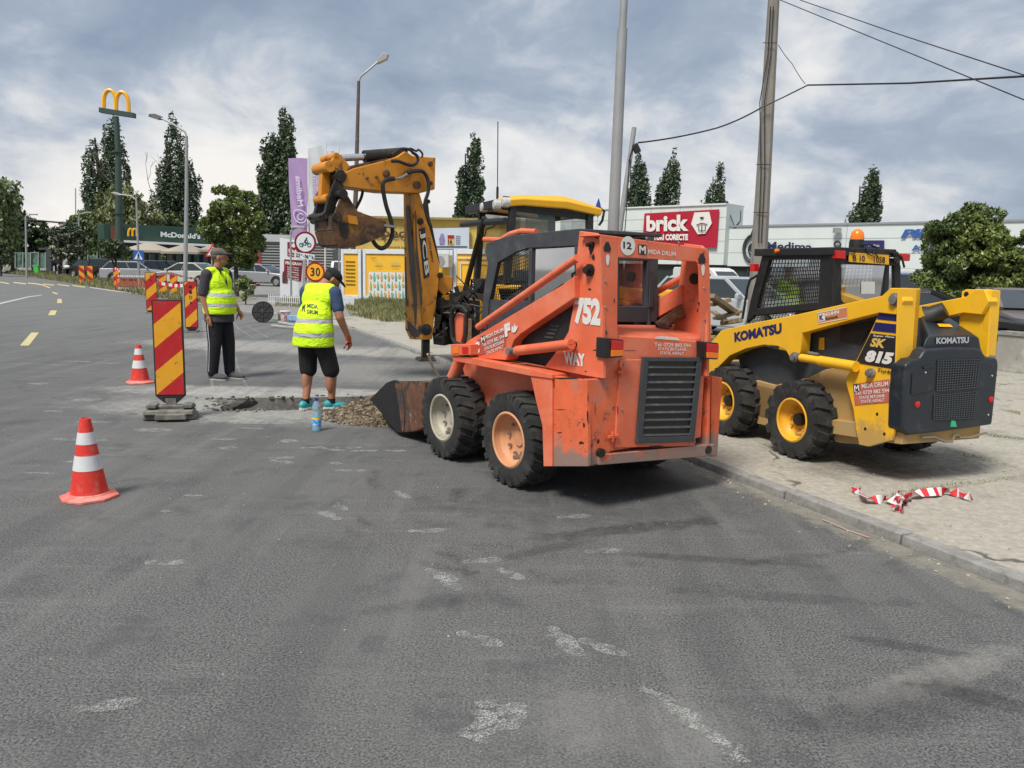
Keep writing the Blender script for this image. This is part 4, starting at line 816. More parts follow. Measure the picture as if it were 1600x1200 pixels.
# cab
XS = .27; mb = MB(); XS2 = WKM - XS
def sideK(pts, x=XS, th=.045): a = K.S(pts, x); mb.prism(a, XK * th); mb.prism([mirK(p) for p in a], -XK * th)
sideK([(1191, 397), (1204, 397), (1184, 470), (1180, 492), (1165, 505), (1172, 470)]); sideK([(1283, 396), (1302, 396), (1300, 488), (1276, 490)]); sideK([(1200, 397), (1288, 396), (1287, 405), (1198, 406)]); sideK([(1178, 482), (1280, 472), (1280, 484), (1180, 494)]); sideK([(1168, 508), (1300, 500), (1300, 530), (1160, 535)], XS + .01)
yc = K.L(K.Sh((1302, 430), XS)).y
rl = K.R([(1302, 386), (1407, 393), (1406, 405), (1302, 399)], yc)
fl = [K.Sh(p, XS - .02) for p in ((1180, 387.5), (1184, 396))]
zt = K.L(rl[0]).z; zb_ = K.L(rl[3]).z; yfr = K.L(fl[0]).y
mb.prism([K.W((XS - .03, yc - .02, zb_)), K.W((XS2 + .03, yc - .02, zb_)), K.W((XS2 + .03, yfr, zb_ - .0)), K.W((XS - .03, yfr, zb_))], V((0, 0, zt - zb_)))
for q in ([(1302, 398), (1407, 404), (1407, 416), (1302, 412)], [(1302, 410), (1315, 412), (1314, 490), (1302, 490)], [(1398, 414), (1408, 414), (1408, 490), (1398, 490)], [(1312, 474), (1400, 476), (1400, 520), (1302, 520)]): mb.prism(K.R(q, yc), K.Fd * .05)
kc = mb.build('cab', M_BLACK, ks, bevel=.008)
mb = MB(); quad(mb, *K.R([(1314, 475), (1398, 476), (1398, 414), (1315, 411)], yc + .02)); mb.build('window', G_CLEAR, kc)
mb = MB(); mb.prism([mirK(p) for p in K.S([(1176, 496), (1300, 488), (1300, 445), (1182, 452)], XS + .01)], -XK * .02); mb.build('interior_shade', M_BLACK, kc)  # added black sheet, stands in for the dim inside of the cab
mb = MB(); sw = K.S([(1180, 488), (1280, 476), (1286, 404), (1200, 404)], XS + .03); quad(mb, *sw); quad(mb, *[mirK(p) for p in sw]); mb.build('window', G_CLEAR, kc)
mb = MB()
gq1 = K.S([(1182, 484), (1279, 474), (1285, 405), (1200, 405)], XS + .02)
gridmesh(mb, gq1, 17, 12, .0065); gridmesh(mb, [mirK(p) for p in gq1], 17, 12, .0065); gridmesh(mb, K.S([(1168, 512), (1250, 500), (1255, 484), (1178, 492)], XS + .0), 16, 4, .0045); mb.build('window_guard', M_BLACK, kc)
mb = MB(); mb.prism(K.R([(1327, 409), (1389, 413.5), (1389, 398.5), (1327, 394)], yc - .02), K.Fd * .008); pl = mb.build('number_plate', mat('yellow_plate', (.75, .40, .02), .5, var=.05), kc)
mb = MB(); KP = lambda b_, LL, LR, UL, **k: txt(mb, b_, *K.R([LL, LR, UL], yc - .024), **k)
KP('B', (1333, 407.5), (1338.3, 408), (1333, 398), bold=.02); KP('10', (1343.5, 408), (1351.5, 408.7), (1343.5, 398.6), bold=.02); KP('1058', (1365.5, 410), (1383, 411.3), (1365.5, 400), bold=.02); mb.build('lettering', MATS['black_sticker'], pl)
mb = MB(); mb.prism(K.R([(1346, 459), (1367, 459), (1367, 440), (1346, 440)], yc + .012), K.Fd * .003); mb.build('paper_notice', mat('paper', (.62, .63, .62), .8, var=.05), kc)
for q in ([(1307, 404), (1322, 405), (1322, 392), (1307, 391)], [(1408, 407), (1422, 408), (1423, 397), (1409, 396)]): mb = MB(); mb.prism(K.R(q, yc - .04), K.Fd * .05); mb.build('tail_lamp', M_REDL, kc, bevel=.006)
bp0 = K.W((K.L(K.Rh((1338, 388), yc + .12)).x, yc + .12, zt))
mb = MB(); mb.lathe([(.062, 0), (.062, .05), (.058, .075)], bp0, n=20, cap=True); bb = mb.build('beacon', M_BLACK, kc)
mb = MB(); mb.lathe([(.057, .075), (.056, .10), (.048, .135), (.030, .158), (.008, .166)], bp0, n=20, cap=True); mb.build('beacon_lens', M_AMB, bb)
mb = MB(); c1_ = bp0; mb.tube([c1_ + V((0, -.06, .03)), c1_ + XK * .1 + V((0, -.08, .035)), K.Rh((1380, 392), yc - .01), K.Rh((1400, 396), yc - .03), K.Rh((1409, 402), yc - .04), K.Rh((1413, 418), yc - .04)], .009, 6)
mb.tube([K.Rh(p, yc - .03) for p in ((1352, 386), (1356, 396), (1362, 400), (1366, 394), (1372, 401))], .005, 6); mb.tube([K.Rh(p, yc - .03) for p in ((1327, 392), (1334, 390), (1337, 395), (1331, 398))], .004, 6)
for k in range(5): mb.tube([K.Rh((1393 + random.uniform(0, 14), 393 + random.uniform(0, 20)), yc - .03) for _ in range(4)], .006, 5)
mb.build('cable', M_BLACK, kc)
mb = MB(); mb.lathe([(.018, 0), (.018, -.03), (.009, -.035)], K.Sh((1216, 392), XS - .03), XK, 12, True); mb.build('side_marker', M_AMB, kc)
mb = MB(); mb.tube([K.Sh(p, XS - .05) for p in ((1184, 430), (1172, 437), (1168, 450), (1160, 498))], .012, 7); mb.build('grab_rail', M_BLACK, kc)
mb = MB(); mb.box((0, 0, 0), (.01, .01, .01)) if False else mb.prism(K.S([(1171, 424), (1178, 424), (1178, 412), (1172, 412)], XS - .05), XK * .06); mb.build('side_lamp', M_REDL, kc, bevel=.006)
mb = MB(K); mb.box((.71, yc + .45, .98), (.5, .14, .62), rx=.15); mb.box((.71, yc + .7, .68), (.5, .45, .14)); mb.box((.71, yc + .43, 1.36), (.26, .08, .16), rx=.15); mb.build('seat', M_BLACK, kc, bevel=.03)
mb = MB(K); mb.box((.71, .7, .5), (.9, 1.5, .3)); mb.build('floor_pan', M_DGREY, ks)
# raised bucket in front of it with wood scraps
mb = MB(); yb = 1.62
pr = [(yb + .0, .42), (yb, .78), (yb + .12, .86), (yb + .62, .62), (yb + .66, .36), (yb + .25, .30)]
for x in (-.05, 1.44): mb.prism([K.W((x, y, z)) for y, z in pr], XK * .03)
for i in (5, 0): 
    a, b = pr[i], pr[(i + 1) % 6]; mb.prism([K.W((-.05, *a)), K.W((1.47, *a)), K.W((1.47, *b)), K.W((-.05, *b))], K.Fd * .02)
a, b = pr[4], pr[5]; mb.prism([K.W((-.05, *a)), K.W((1.47, *a)), K.W((1.47, *b)), K.W((-.05, *b))], V((0, 0, .02)))
mb.fr = None
mb.build('bucket', M_GREASE, ks)
mb = MB()
M_WOOD = mat('grey_brown_wood', (.26, .20, .12), .9, var=.35, vs=14, streak=((.12, .09, .06), 25, .7))
for (a, b, w1, h1) in (((1110, 462), (1150, 490), .10, .05), ((1112, 476), (1140, 468), .09, .04), ((1118, 498), (1155, 486), .12, .03), ((1128, 505), (1158, 500), .05, .05), ((1114, 486), (1136, 503), .07, .03)):
    pa, pb = K.Rh(a, yb + .35 + random.uniform(-.2, .2)), K.Rh(b, yb + .3 + random.uniform(-.2, .2)); mb.bar(pa, pb, w1, h1)
tag(mb.build('wood_scraps', M_WOOD, bevel=.004, fr=Fr(K.W((.3, yb + .3, .5)), 0)), 'broken planks and scrap piled in the bucket between the two skid steers', 'scrap wood')
mb = MB(); cx_, cy_ = 0, 0
for _ in range(260): rock(mb, K.W((random.uniform(0, 1.4), yb + .3 + random.gauss(0, .12), .78 + abs(random.gauss(0, .06)) - .1 * abs(random.random()))), random.uniform(.02, .07))
tag(mb.build('debris', mat('sandy_debris', (.36, .28, .15), .95, var=.5, vs=10)), 'sandy rubble heaped in the bucket of the yellow loader', 'debris', kind='stuff')
# ================================================================== BACKHOE LOADER
J = Fr((-1.05, 11.5, 0), 70); BM = Fr((-1.05, 11.5, 0), 55)
M_JY = mat('digger_yellow', (.62, .24, .010), .45, var=.12, vs=4, dirt=[((.42, .15, .015), 2.5, .45, .7, .7), ((.06, .04, .025), 5, .56, .66, .8)], chips=((.05, .035, .03), 22, .625), bump=.08)
M_JYC = mat('cab_yellow', (.80, .42, .015), .4, var=.05, vs=4)
M_JYD = mat('worn_digger_yellow', (.60, .25, .02), .55, var=.2, vs=5, streak=((.035, .025, .02), 11, 1.0), dirt=[((.28, .11, .02), 6, .45, .7, .6), ((.03, .022, .02), 8, .55, .62, .9)], bump=.25)
M_JRUST = mat('rusty_bucket_steel', (.15, .07, .025), .7, var=.4, vs=5, dirt=[((.36, .17, .02), 3.5, .54, .66, .8), ((.035, .028, .025), 4, .46, .60, .9)], bump=.4, bs=30)
jc = thing('backhoe_loader', 'large yellow backhoe loader with its digging arm raised behind the orange loader', 'digger', J)
S_ = lambda pts, x=.15: BM.S(pts, x)
XB_ = BM.Rt
mb = MB(); mb.prism(S_([(646, 302), (656, 302), (670, 350), (687, 412), (686, 440), (678, 503), (676, 530), (662, 531)]), -XB_ * .10)
mb.prism(S_([(646, 302), (656, 302), (670, 350), (687, 412), (686, 440), (678, 503), (676, 530), (662, 531)], -.10), -XB_ * .06)
boom = mb.build('boom', M_JY, jc, bevel=.012)
mb = MB(); l = S_([(646, 302), (661, 503), (662, 531)], .14); 
mb.prism([l[0], l[1], l[2], BM.Rh((640, 530), BM.L(l[2]).y), BM.Rh((633, 515), BM.L(l[1]).y), BM.Rh((630, 302), BM.L(l[0]).y)], BM.Fd * .05)
mb.build('boom_back_plate', M_JYD, boom, bevel=.01)
mb = MB()
for pts in ([(634, 322), (638, 320), (640, 345), (643, 370), (647, 400), (650, 440), (652, 470), (651, 505), (648, 512), (646, 470), (641, 430), (638, 390), (635, 350)], [(648, 330), (650, 328), (652, 380), (656, 420), (659, 450), (660, 475), (657, 480), (655, 445), (651, 410), (649, 370)], [(636, 500), (642, 505), (652, 515), (657, 520), (654, 527), (644, 526), (637, 515)], [(632, 400), (634, 402), (636, 440), (637, 480), (634, 478), (633, 440)]):
    mb.add([BM.Rh(p, BM.L(l[0]).y - .004) for p in pts], [tuple(range(len(pts)))])
mb.ch = [(0, len(mb.v), 0, len(mb.f))]; mb.build('grease_streak', M_GREASE, boom)
def JT(body, LL, LR, UL, m, par, **k): mb = MB(); txt(mb, body, *S_([LL, LR, UL], .158), **k); mb.build('lettering', m, par)
mb = MB(); quad(mb, *S_([(662, 436), (671, 432), (664, 355), (654, 358)], .153)); bd = mb.build('name_panel', MATS['black_sticker'], boom)
JT('JCB', (655.5, 361), (662.5, 432), (664, 358), M_WTXT, bd, bold=.02); 
JT('UTILBEN', (668.5, 372), (674.5, 409), (671.5, 371.5), MATS['black_sticker'], boom, bold=.02)
mb = MB(); mb.lathe([(.08, -.1), (.08, .02), (.05, .03)], BM.Sh((666, 515), .15), XB_, 18, True)
for uv, r in (((656, 346), .045), ((687, 430), .04), ((668, 315), .03)): mb.lathe([(r, -.02), (r, .03), (r * .5, .035)], BM.Sh(uv, .15), XB_, 12, True)
mb.build('pivot_pin', M_GREASE, boom)
# dipper
dp = [(681, 246), (680, 296), (656, 302), (600, 300), (553, 294), (534, 291), (533, 272), (552, 263), (600, 251), (622, 244), (634, 236), (645, 243)]
mb = MB(); mb.prism(S_(dp, .20), -XB_ * .30); dip = mb.build('dipper_arm', M_JY, jc, bevel=.015)
mb = MB(); mb.prism(S_([(545, 262), (560, 256), (616, 245), (618, 250), (556, 264), (547, 280), (535, 280)], .19), -XB_ * .30); 
for uv, r in (((573, 278), .022), ((588, 276), .022), ((603, 271), .05), ((651, 289), .055), ((672, 256), .035), ((673, 286), .025)): mb.lathe([(r, 0), (r, .02), (r * .6, .03)], BM.Sh(uv, .20), XB_, 14, True)
mb.build('pivot_pin', M_JRUST, dip)
mb = MB(); a, b, c_ = BM.Sh((533, 247), .05), BM.Sh((569, 245), .05), BM.Sh((633, 240), .05); mb.mi = 0; mb.tube([a, b], .045, 12); mb.mi = 1; mb.tube([b, c_], .085, 14); mb.tube([BM.Sh((560, 262), .08), BM.Sh((618, 249), .08)], .03, 8)
mb.build('bucket_cylinder', [M_CHROME, M_GREASE], dip)
# linkage
mb = MB()
mb.prism(S_([(527, 239), (534, 243), (546, 258), (547, 279), (536, 272), (527, 264), (515, 262), (512, 258)], .16), -XB_ * .05); mb.prism([p - XB_ * .42 for p in S_([(527, 239), (534, 243), (546, 258), (547, 279), (536, 272), (527, 264), (515, 262), (512, 258)], .16)], -XB_ * .05)
q = BM.Sh((516, 260), .20); mb.tube([q, q - XB_ * .48], .075, 12)
q = BM.Sh((526, 244), .16); mb.tube([q, q - XB_ * .46], .05, 12)
lk = mb.build('tipping_link', M_JY, dip, bevel=.008)
mb = MB(); mb.prism(S_([(504, 262), (518, 262), (515, 310), (501, 310)], .02), -XB_ * .12); q = BM.Sh((514, 310), .15); mb.tube([q, q - XB_ * .42], .06, 12); mb.build('connecting_link', M_JY, lk, bevel=.01)
mb = MB(); hk = [(527, 271), (538, 268), (545, 274), (538, 290), (530, 310), (522, 330), (515, 346), (503, 343), (497, 338), (508, 330), (513, 310), (520, 290)]
mb.prism(S_(hk, .20), -XB_ * .07); mb.prism([p - XB_ * .36 for p in S_(hk, .20)], -XB_ * .07); q = BM.Sh((508, 338), .24); mb.tube([q, q - XB_ * .5], .05, 10); q = BM.Sh((533, 275), .22); mb.tube([q, q - XB_ * .5], .08, 12)
mb.prism(S_([(497, 300), (503, 290), (515, 330), (512, 345), (498, 338), (492, 320)], -.2), -XB_ * .05); mb.build('quick_hitch', M_GREASE, dip, bevel=.01)
# bucket
def bsec(x): return S_([(538, 299), (544, 306), (559, 330), (600, 345), (603, 357), (597, 367), (565, 380), (544, 385), (528, 382), (521, 360), (521, 338), (530, 315)], x)
mb = MB(); A0 = bsec(.34); A1 = [p - XB_ * .60 for p in A0]; n = len(A0)
mb.prism(A0, -XB_ * .035); mb.prism(A1, XB_ * .035)
for i in (3, 4, 5, 6, 7, 8, 9): 
    j = i + 1; a, b, c_, d = A0[i], A0[j], A1[j], A1[i]; nn = (b - a).cross(d - a).normalized() * .025; mb.prism([a, b, c_, d], nn)
jb = mb.build('bucket', M_JRUST, dip, bevel=.006)
mb = MB()
for k in range(5): t = k / 4; p = A0[3].lerp(A1[3], t).lerp(A0[4].lerp(A1[4], t), .6); mb.bar(p - BM.Fd * .02, p + BM.Fd * .15 + V((0, 0, -.01)), .06, .03)
mb.build('teeth', M_STEEL, jb)
mb = MB(); mb.prism(S_([(531, 348), (545, 348), (544, 369), (532, 370)], .346), XB_ * .004); mb.mi = 1; mb.prism(S_([(544, 336), (557, 338), (560, 351), (546, 349)], .36), -XB_ * .03); mb.build('bracket', [M_GREASE, M_JY], jb)
mb = MB(); q = BM.Sh((537, 303), .38); mb.tube([q, q - XB_ * .85], .06, 12); q = BM.Sh((528, 340), .38); mb.tube([q, q - XB_ * .85], .06, 12); mb.build('pivot_pin', M_GREASE, jb)
# hoses
def hose(pts, r=.024, x=.28, name='hydraulic_hose', par=dip, m=M_BLACK):
    P_ = [BM.Sh(p, x) for p in pts]; out = []
    for i in range(len(P_) - 1):
        p0, p1, p2, p3 = P_[max(i - 1, 0)], P_[i], P_[i + 1], P_[min(i + 2, len(P_) - 1)]
        for k in range(5): t = k / 5; out.append(.5 * ((2 * p1) + (p2 - p0) * t + (2 * p0 - 5 * p1 + 4 * p2 - p3) * t * t + (3 * p1 - p0 - 3 * p2 + p3) * t ** 3))
    out.append(P_[-1]); mb = MB(); mb.tube(out, r, 8); mb.build(name, m, par)
hose([(616, 279), (604, 281), (598, 290), (603, 320), (611, 345), (613, 365), (607, 381), (596, 388), (585, 380), (578, 360), (571, 341), (560, 334), (548, 334)], .030)
hose([(636, 272), (628, 277), (620, 279), (612, 280)], .018, m=M_STEEL); hose([(636, 270), (650, 267), (662, 269), (669, 283), (669, 300), (664, 318), (668, 340), (672, 352)], .026)
hose([(612, 252), (622, 252), (636, 257), (645, 258), (652, 253), (652, 244), (644, 238)], .022); hose([(634, 237), (641, 232), (650, 236), (654, 234), (660, 240), (659, 246)], .014); hose([(612, 242), (626, 233), (640, 234), (646, 240)], .02)
hose([(567, 298), (564, 310), (556, 326)], .02, .0); hose([(664, 318), (668, 350), (674, 380), (679, 400)], .045, .05); hose([(672, 352), (676, 372), (681, 395), (684, 412)], .028, .1)
# king post, slew and rear frame
mb = MB(J); mb.fr = J
for k in range(40): mb.box((random.uniform(-.35, .25), random.uniform(-.1, .45), random.uniform(.55, 1.25)), (random.uniform(.05, .28), random.uniform(.05, .2), random.uniform(.04, .22)), rz=random.uniform(-.6, .6), rx=random.uniform(-.4, .4))
kp = mb.build('king_post', M_GREASE, jc, bevel=.008)
mb = MB()
for k in range(16):
    c0 = J.W((random.uniform(-.3, .35), random.uniform(-.05, .4), random.uniform(.6, 1.3))); pts = [c0 + V((random.gauss(0, .12), random.gauss(0, .08), random.gauss(0, .12))) for _ in range(5)]; mb.tube(pts, random.choice((.014, .02)), 6)
mb.build('hydraulic_hose', M_BLACK, kp)
mb = MB(); mb.prism(J.S([(688, 430), (708, 432), (707, 452), (694, 462), (684, 452)], .1), -J.Rt * .12); mb.prism(J.S([(690, 462), (704, 460), (702, 475), (692, 480)], .1), -J.Rt * .1); mb.build('slew_bracket', M_JY, kp, bevel=.01)
mb = MB(J)
for x in (.30, -2.0):
    mb.box((x, .25, .62), (.16, .2, .5)); 
stb = mb.build('stabiliser_sleeve', mat('rusty_brown_steel', (.22, .12, .06), .8, var=.3, vs=6, dirt=((.35, .30, .24), 6, .5, .7, .6)), jc, bevel=.01)
for x in (.30, -2.0):
    mb = MB(J); mb.box((x, .25, .30), (.11, .13, .55)); lg = mb.build('stabiliser_leg', M_GREASE, jc, bevel=.008)
    mb = MB(J); mb.box((x, .25, .03), (.34, .3, .05), tx=.8, ty=.8); mb.build('foot_pad', M_GREASE, lg, bevel=.008)
mb = MB(J); mb.box((-.85, .45, .75), (2.2, .12, .75)); mb.box((-.85, .32, 1.02), (2.2, .10, .10)); mb.box((-.85, .32, .52), (2.2, .10, .10)); mb.build('rear_frame', M_GREASE, jc, bevel=.01)
mb = MB(J); mb.box((-.85, 2.2, .90), (.9, 3.4, .4)); mb.box((-.85, 3.55, 1.12), (1.0, 1.3, .35), tx=.9); body = mb.build('body', M_JYC, jc, bevel=.03)
mb = MB(J)
for x in (-.05, -1.65): mb.box((x, 1.5, 1.32), (.5, 1.5, .06)); mb.box((x, .82, 1.15), (.5, .06, .35), rx=.3)
mb.build('fender', M_JYC, jc, bevel=.02)
for x, y, r, s_ in ((.28, 1.55, .72, -1), (-1.98, 1.55, .72, 1), (.1, 3.45, .42, -1), (-1.8, 3.45, .42, 1)): wheel(jc, J, (x, y, r), r, .42 if r > .5 else .3, r * .5, s_, M_JYC, 18, .045, 'chevron', bar=.09)
# front loader arms and shovel
mb = MB()
for x in (-.2, -1.5): mb.bar((J.W((x, 2.7, 1.3))), J.W((x, 3.8, 1.1)), .12, .2); mb.bar(J.W((x, 3.8, 1.1)), J.W((x, 4.3, .45)), .12, .2)
mb.fr = None; mb.build('loader_arm', M_JY, jc, bevel=.01)
mb = MB(J); mb.box((-.85, 4.4, .35), (2.3, .05, .5)); mb.box((-.85, 4.65, .1), (2.3, .5, .04)); 
for x in (.28, -1.98): mb.box((x, 4.65, .3), (.04, .45, .4))
mb.build('front_shovel', M_JRUST, jc, bevel=.01)
# cab
xc = -.05; xf = -1.55
y0 = J.L(J.Sh((795, 350), xc)).y; yR1 = J.L(J.Sh((926, 350), xc)).y
jz = lambda uv: J.L(J.Sh(uv, xc)).z
zr = jz((795, 306)); print('JCB cab', y0, yR1, zr)
mb = MB(J)
def rfr(dx, z0, z1, z2, z3): return [(xc + .10 - dx, y0 - .16 + dx, z0), (xc + .10 - dx, y0 + .2, z1), (xc + .10 - dx, y0 + .9, z2), (xc + .10 - dx, yR1 + .12 - dx, z3), (xf - .06 + dx, yR1 + .12 - dx, z3), (xf - .06 + dx, y0 + .9, z2), (xf - .06 + dx, y0 + .2, z1), (xf - .06 + dx, y0 - .16 + dx, z0)]
mb.fr = None; zt_, zm_, ze_ = jz((793, 303)), jz((870, 307)), jz((930, 322))
mb.loft([[J.W(p) for p in rfr(.02, zt_ - .20, zt_ - .16, zm_ - .18, ze_ - .15)], [J.W(p) for p in rfr(0, zt_ - .10, zt_ - .06, zm_ - .07, ze_ - .05)], [J.W(p) for p in rfr(.12, zt_ - .04, zt_ + .00, zm_ + .01, ze_ + .01)]])
mb.fr = None; rf = mb.build('cab_roof', M_JYC, jc, bevel=.02, seg=3)
mb = MB(J); mb.fr = J
zb = 1.38
for x in (xc, xf):
    mb.fr = None
    mb.bar(J.W((x, y0 - .02, zb)), J.W((x, y0 + .06, zt_ - .12)), .11, .10); mb.bar(J.W((x, y0 + .78, zb)), J.W((x, y0 + .78, zm_ - .1)), .20, .12); mb.bar(J.W((x, yR1 - .03, zb - .5)), J.W((x, yR1 - .06, ze_ - .08)), .10, .10)
    mb.bar(J.W((x, y0, zb)), J.W((x, yR1, zb)), .06, .08); mb.bar(J.W((x, y0, zb - .5)), J.W((x, yR1, zb - .5)), .06, .08); mb.bar(J.W((x, y0, zt_ - .15)), J.W((x, yR1, ze_ - .12)), .06, .06)
mb.bar(J.W((xc, y0, zt_ - .14)), J.W((xf, y0, zt_ - .14)), .08, .1); mb.bar(J.W((xc, yR1, ze_ - .12)), J.W((xf, yR1, ze_ - .12)), .06, .08); mb.bar(J.W((xc, y0, zb)), J.W((xf, y0, zb)), .06, .08)
mb.bar(J.W((xc - .01, y0 - .1, zt_ - .13)), J.W((xc - .01, yR1 - .02, ze_ - .12)), .05, .20); mb.bar(J.W((xf + .01, y0 - .1, zt_ - .13)), J.W((xf + .01, yR1 - .02, ze_ - .09)), .05, .13); mb.bar(J.W((xc, y0 - .16, zt_ - .15)), J.W((xf, y0 - .16, zt_ - .15)), .16, .12)
cf = mb.build('cab_frame', M_BLACK, jc, bevel=.01)
mb = MB(J); mb.box((xc - .02, (y0 + yR1) / 2, zb - .25), (.02, yR1 - y0, .5)); mb.build('cab_panel', M_BLACK, cf)
mb = MB()
for x in (xc, xf): quad(mb, *[J.W(p) for p in ((x, y0 + .04, zb + .04), (x, y0 + .74, zb + .04), (x, y0 + .74, zm_ - .15), (x, y0 + .1, zt_ - .18))]); quad(mb, *[J.W(p) for p in ((x, y0 + .83, zb + .04), (x, yR1 - .06, zb + .04), (x, yR1 - .06, ze_ - .16), (x, y0 + .83, zm_ - .15))])
mb.build('window', glass('cab_glass', (.10, .13, .125), .50), cf)
mb = MB(J); mb.box((-.8, y0 + .7, 1.5), (.5, .5, .15)); mb.box((-.8, y0 + .95, 1.85), (.5, .14, .6)); mb.box((-.8, y0 + 1.35, 1.5), (.5, .12, .5), rx=-.3); mb.build('seat', M_BLACK, cf, bevel=.03)
mb = MB()
for uv in ((773, 320), (787, 316), (753, 324)): c_ = J.Rh(uv, y0 - .24); mb.lathe([(.07, .08), (.075, 0), (.06, -.02), (.02, -.03)], c_, J.Fd, 14, True)
mb.build('work_lamp', M_WLENS, rf)
mb = MB(); q = J.R([(749, 353), (789, 346)], y0 - .1); 
P1 = [J.Rh(p, y0 - .25) for p in ((752, 325), (757, 330), (748, 357), (740, 400), (728, 448), (722, 460))]; mb.tube([J.Rh(p, y0 - .3) for p in ((757, 340), (742, 395), (727, 452))], .045, 8)
mb.tube([J.Rh(p, y0 - .28) for p in ((790, 345), (760, 347), (730, 350), (722, 351))], .05, 8); mb.tube([J.Rh(p, y0 - .2) for p in ((780, 345), (770, 355), (760, 358), (757, 370))], .012, 6)
mb.prism(J.R([(717, 460), (727, 447), (742, 458), (760, 460), (760, 470), (735, 468)], y0 - .3), J.Fd * .3)
mb.build('open_rear_window', M_BLACK, cf, bevel=.006)
mb = MB(); mb.prism(J.R([(735, 452), (752, 452), (752, 436), (735, 436)], y0 - .25), J.Fd * .1); cl = mb.build('control_box', M_BLACK, cf, bevel=.01)
mb = MB(); mb.lathe([(.035, 0), (.045, 0), (.045, -.01), (.035, -.01)], J.Rh((740, 441), y0 - .26), J.Fd, 16); mb.lathe([(.035, 0), (.045, 0), (.045, -.01), (.035, -.01)], J.Rh((740, 449), y0 - .26), J.Fd, 16); mb.build('dial', M_CHROME, cl)
mb = MB(J); mb.fr = None; mb.prism(J.R([(714, 466), (760, 468), (760, 474), (714, 472)], y0 - .28), J.Fd * .6); mb.build('step_plate', mat('tan_steel', (.35, .22, .08), .7, var=.2), jc)
mb = MB(); mb.tube([J.W((-.9, y0 + .1, zt_ - .02)), J.W((-.9, y0 + .1, zt_ + .18))], .022, 6); mb.tube([J.W((-.9, y0 + .1, zt_ + .18)), Q(778, 190, J.W((-.9, y0 + .1, 0)).y)], .008, 5); mb.build('antenna', M_BLACK, rf)
mb = MB(); mb.prism(J.S([(928, 330), (932, 318), (935, 310), (938, 322), (934, 340)], xc - .3), J.Rt * .02); fl_ = mb.build('pennant', mat('blue_cloth', (.03, .07, .35), .8), rf)
mb = MB(); mb.tube([J.Sh(p, xc) for p in ((930, 330), (938, 325), (944, 330), (941, 345), (936, 352))], .02, 6); mb.build('mirror_arm', M_BLACK, cf)
mb = MB(); mb.prism(J.S([(838, 334), (848, 331), (874, 334), (876, 341), (862, 344), (842, 341)], xc - .7), J.Rt * .03); mb.build('cab_mirror', M_BLACK, cf, bevel=.01)
# ================================================================== PEOPLE
M_SKIN = mat('tanned_skin', (.36, .165, .095), .55, var=.10, vs=14); M_HAIR = mat('dark_hair', (.018, .014, .012), .8, var=.2)
def fluo():
    m = bpy.data.materials.new('fluorescent_vest'); m.use_nodes = True; nt = m.node_tree; b = nt.nodes['Principled BSDF']
    tc = N(nt, 'ShaderNodeTexCoord').outputs['Object']; n1 = noise(nt, tc, 5, 4); c = mixc(nt, n1, (.52, .90, .0), (.74, 1.0, .01))
    s_ = N(nt, 'ShaderNodeSeparateXYZ', ins={0: tc}); z = math_(nt, 'ADD', s_.outputs[2], math_(nt, 'MULTIPLY', math_(nt, 'SUBTRACT', noise(nt, tc, 4, 2), .5), .02))
    f = None
    for zc in (1.02, 1.16):
        d = math_(nt, 'ABSOLUTE', math_(nt, 'SUBTRACT', z, zc)); k = math_(nt, 'SUBTRACT', 1.0, step(nt, d, .023, .026)); f = k if f is None else math_(nt, 'MAXIMUM', f, k)
    c = mixc(nt, f, c, (.42, .43, .44)); nt.links.new(c, b.inputs['Base Color']); b.inputs['Roughness'].default_value = .7
    wv = noise(nt, mapping(nt, tc, (1, 1, 2.2)), 7, 4, .6, 1.2); nt.links.new(N(nt, 'ShaderNodeBump', ins={'Strength': .9, 'Distance': .03, 'Height': wv}).outputs[0], b.inputs['Normal'])
    return m
M_VEST = fluo()
def cloth(name, col, var=.2):
    m = mat(name, col, .85, var=var, vs=5); nt = m.node_tree; b = nt.nodes['Principled BSDF']
    wv = noise(nt, mapping(nt, N(nt, 'ShaderNodeTexCoord').outputs['Object'], (1, 1, .5)), 9, 4, .6, 1.5); nt.links.new(N(nt, 'ShaderNodeBump', ins={'Strength': .8, 'Distance': .02, 'Height': wv}).outputs[0], b.inputs['Normal']); return m
M_NAVYP = cloth('black_trousers', (.006, .007, .011)); M_POLO = cloth('dark_polo', (.045, .042, .055)); M_TEE = cloth('blue_tee', (.035, .065, .14)); M_SHORT = cloth('black_shorts', (.008, .008, .010))
def organic(mb, name, m, par, vox=.012, it=6):
    o = mb.build(name, m, None, fr=parent_frame[par.name] if par.name in parent_frame else W0, smooth=180); o.location = (0, 0, 0); o.rotation_euler = (0, 0, 0); o.parent = par; parent_frame[o.name] = parent_frame.get(par.name)
    r = o.modifiers.new('remesh', 'REMESH'); r.mode = 'VOXEL'; r.voxel_size = vox; r.use_smooth_shade = True
    s = o.modifiers.new('smooth', 'SMOOTH'); s.factor = .5; s.iterations = it
    dg = bpy.context.evaluated_depsgraph_get(); me = bpy.data.meshes.new_from_object(o.evaluated_get(dg)); o.modifiers.clear(); old = o.data; o.data = me; bpy.data.meshes.remove(old); me.name = name
    return o
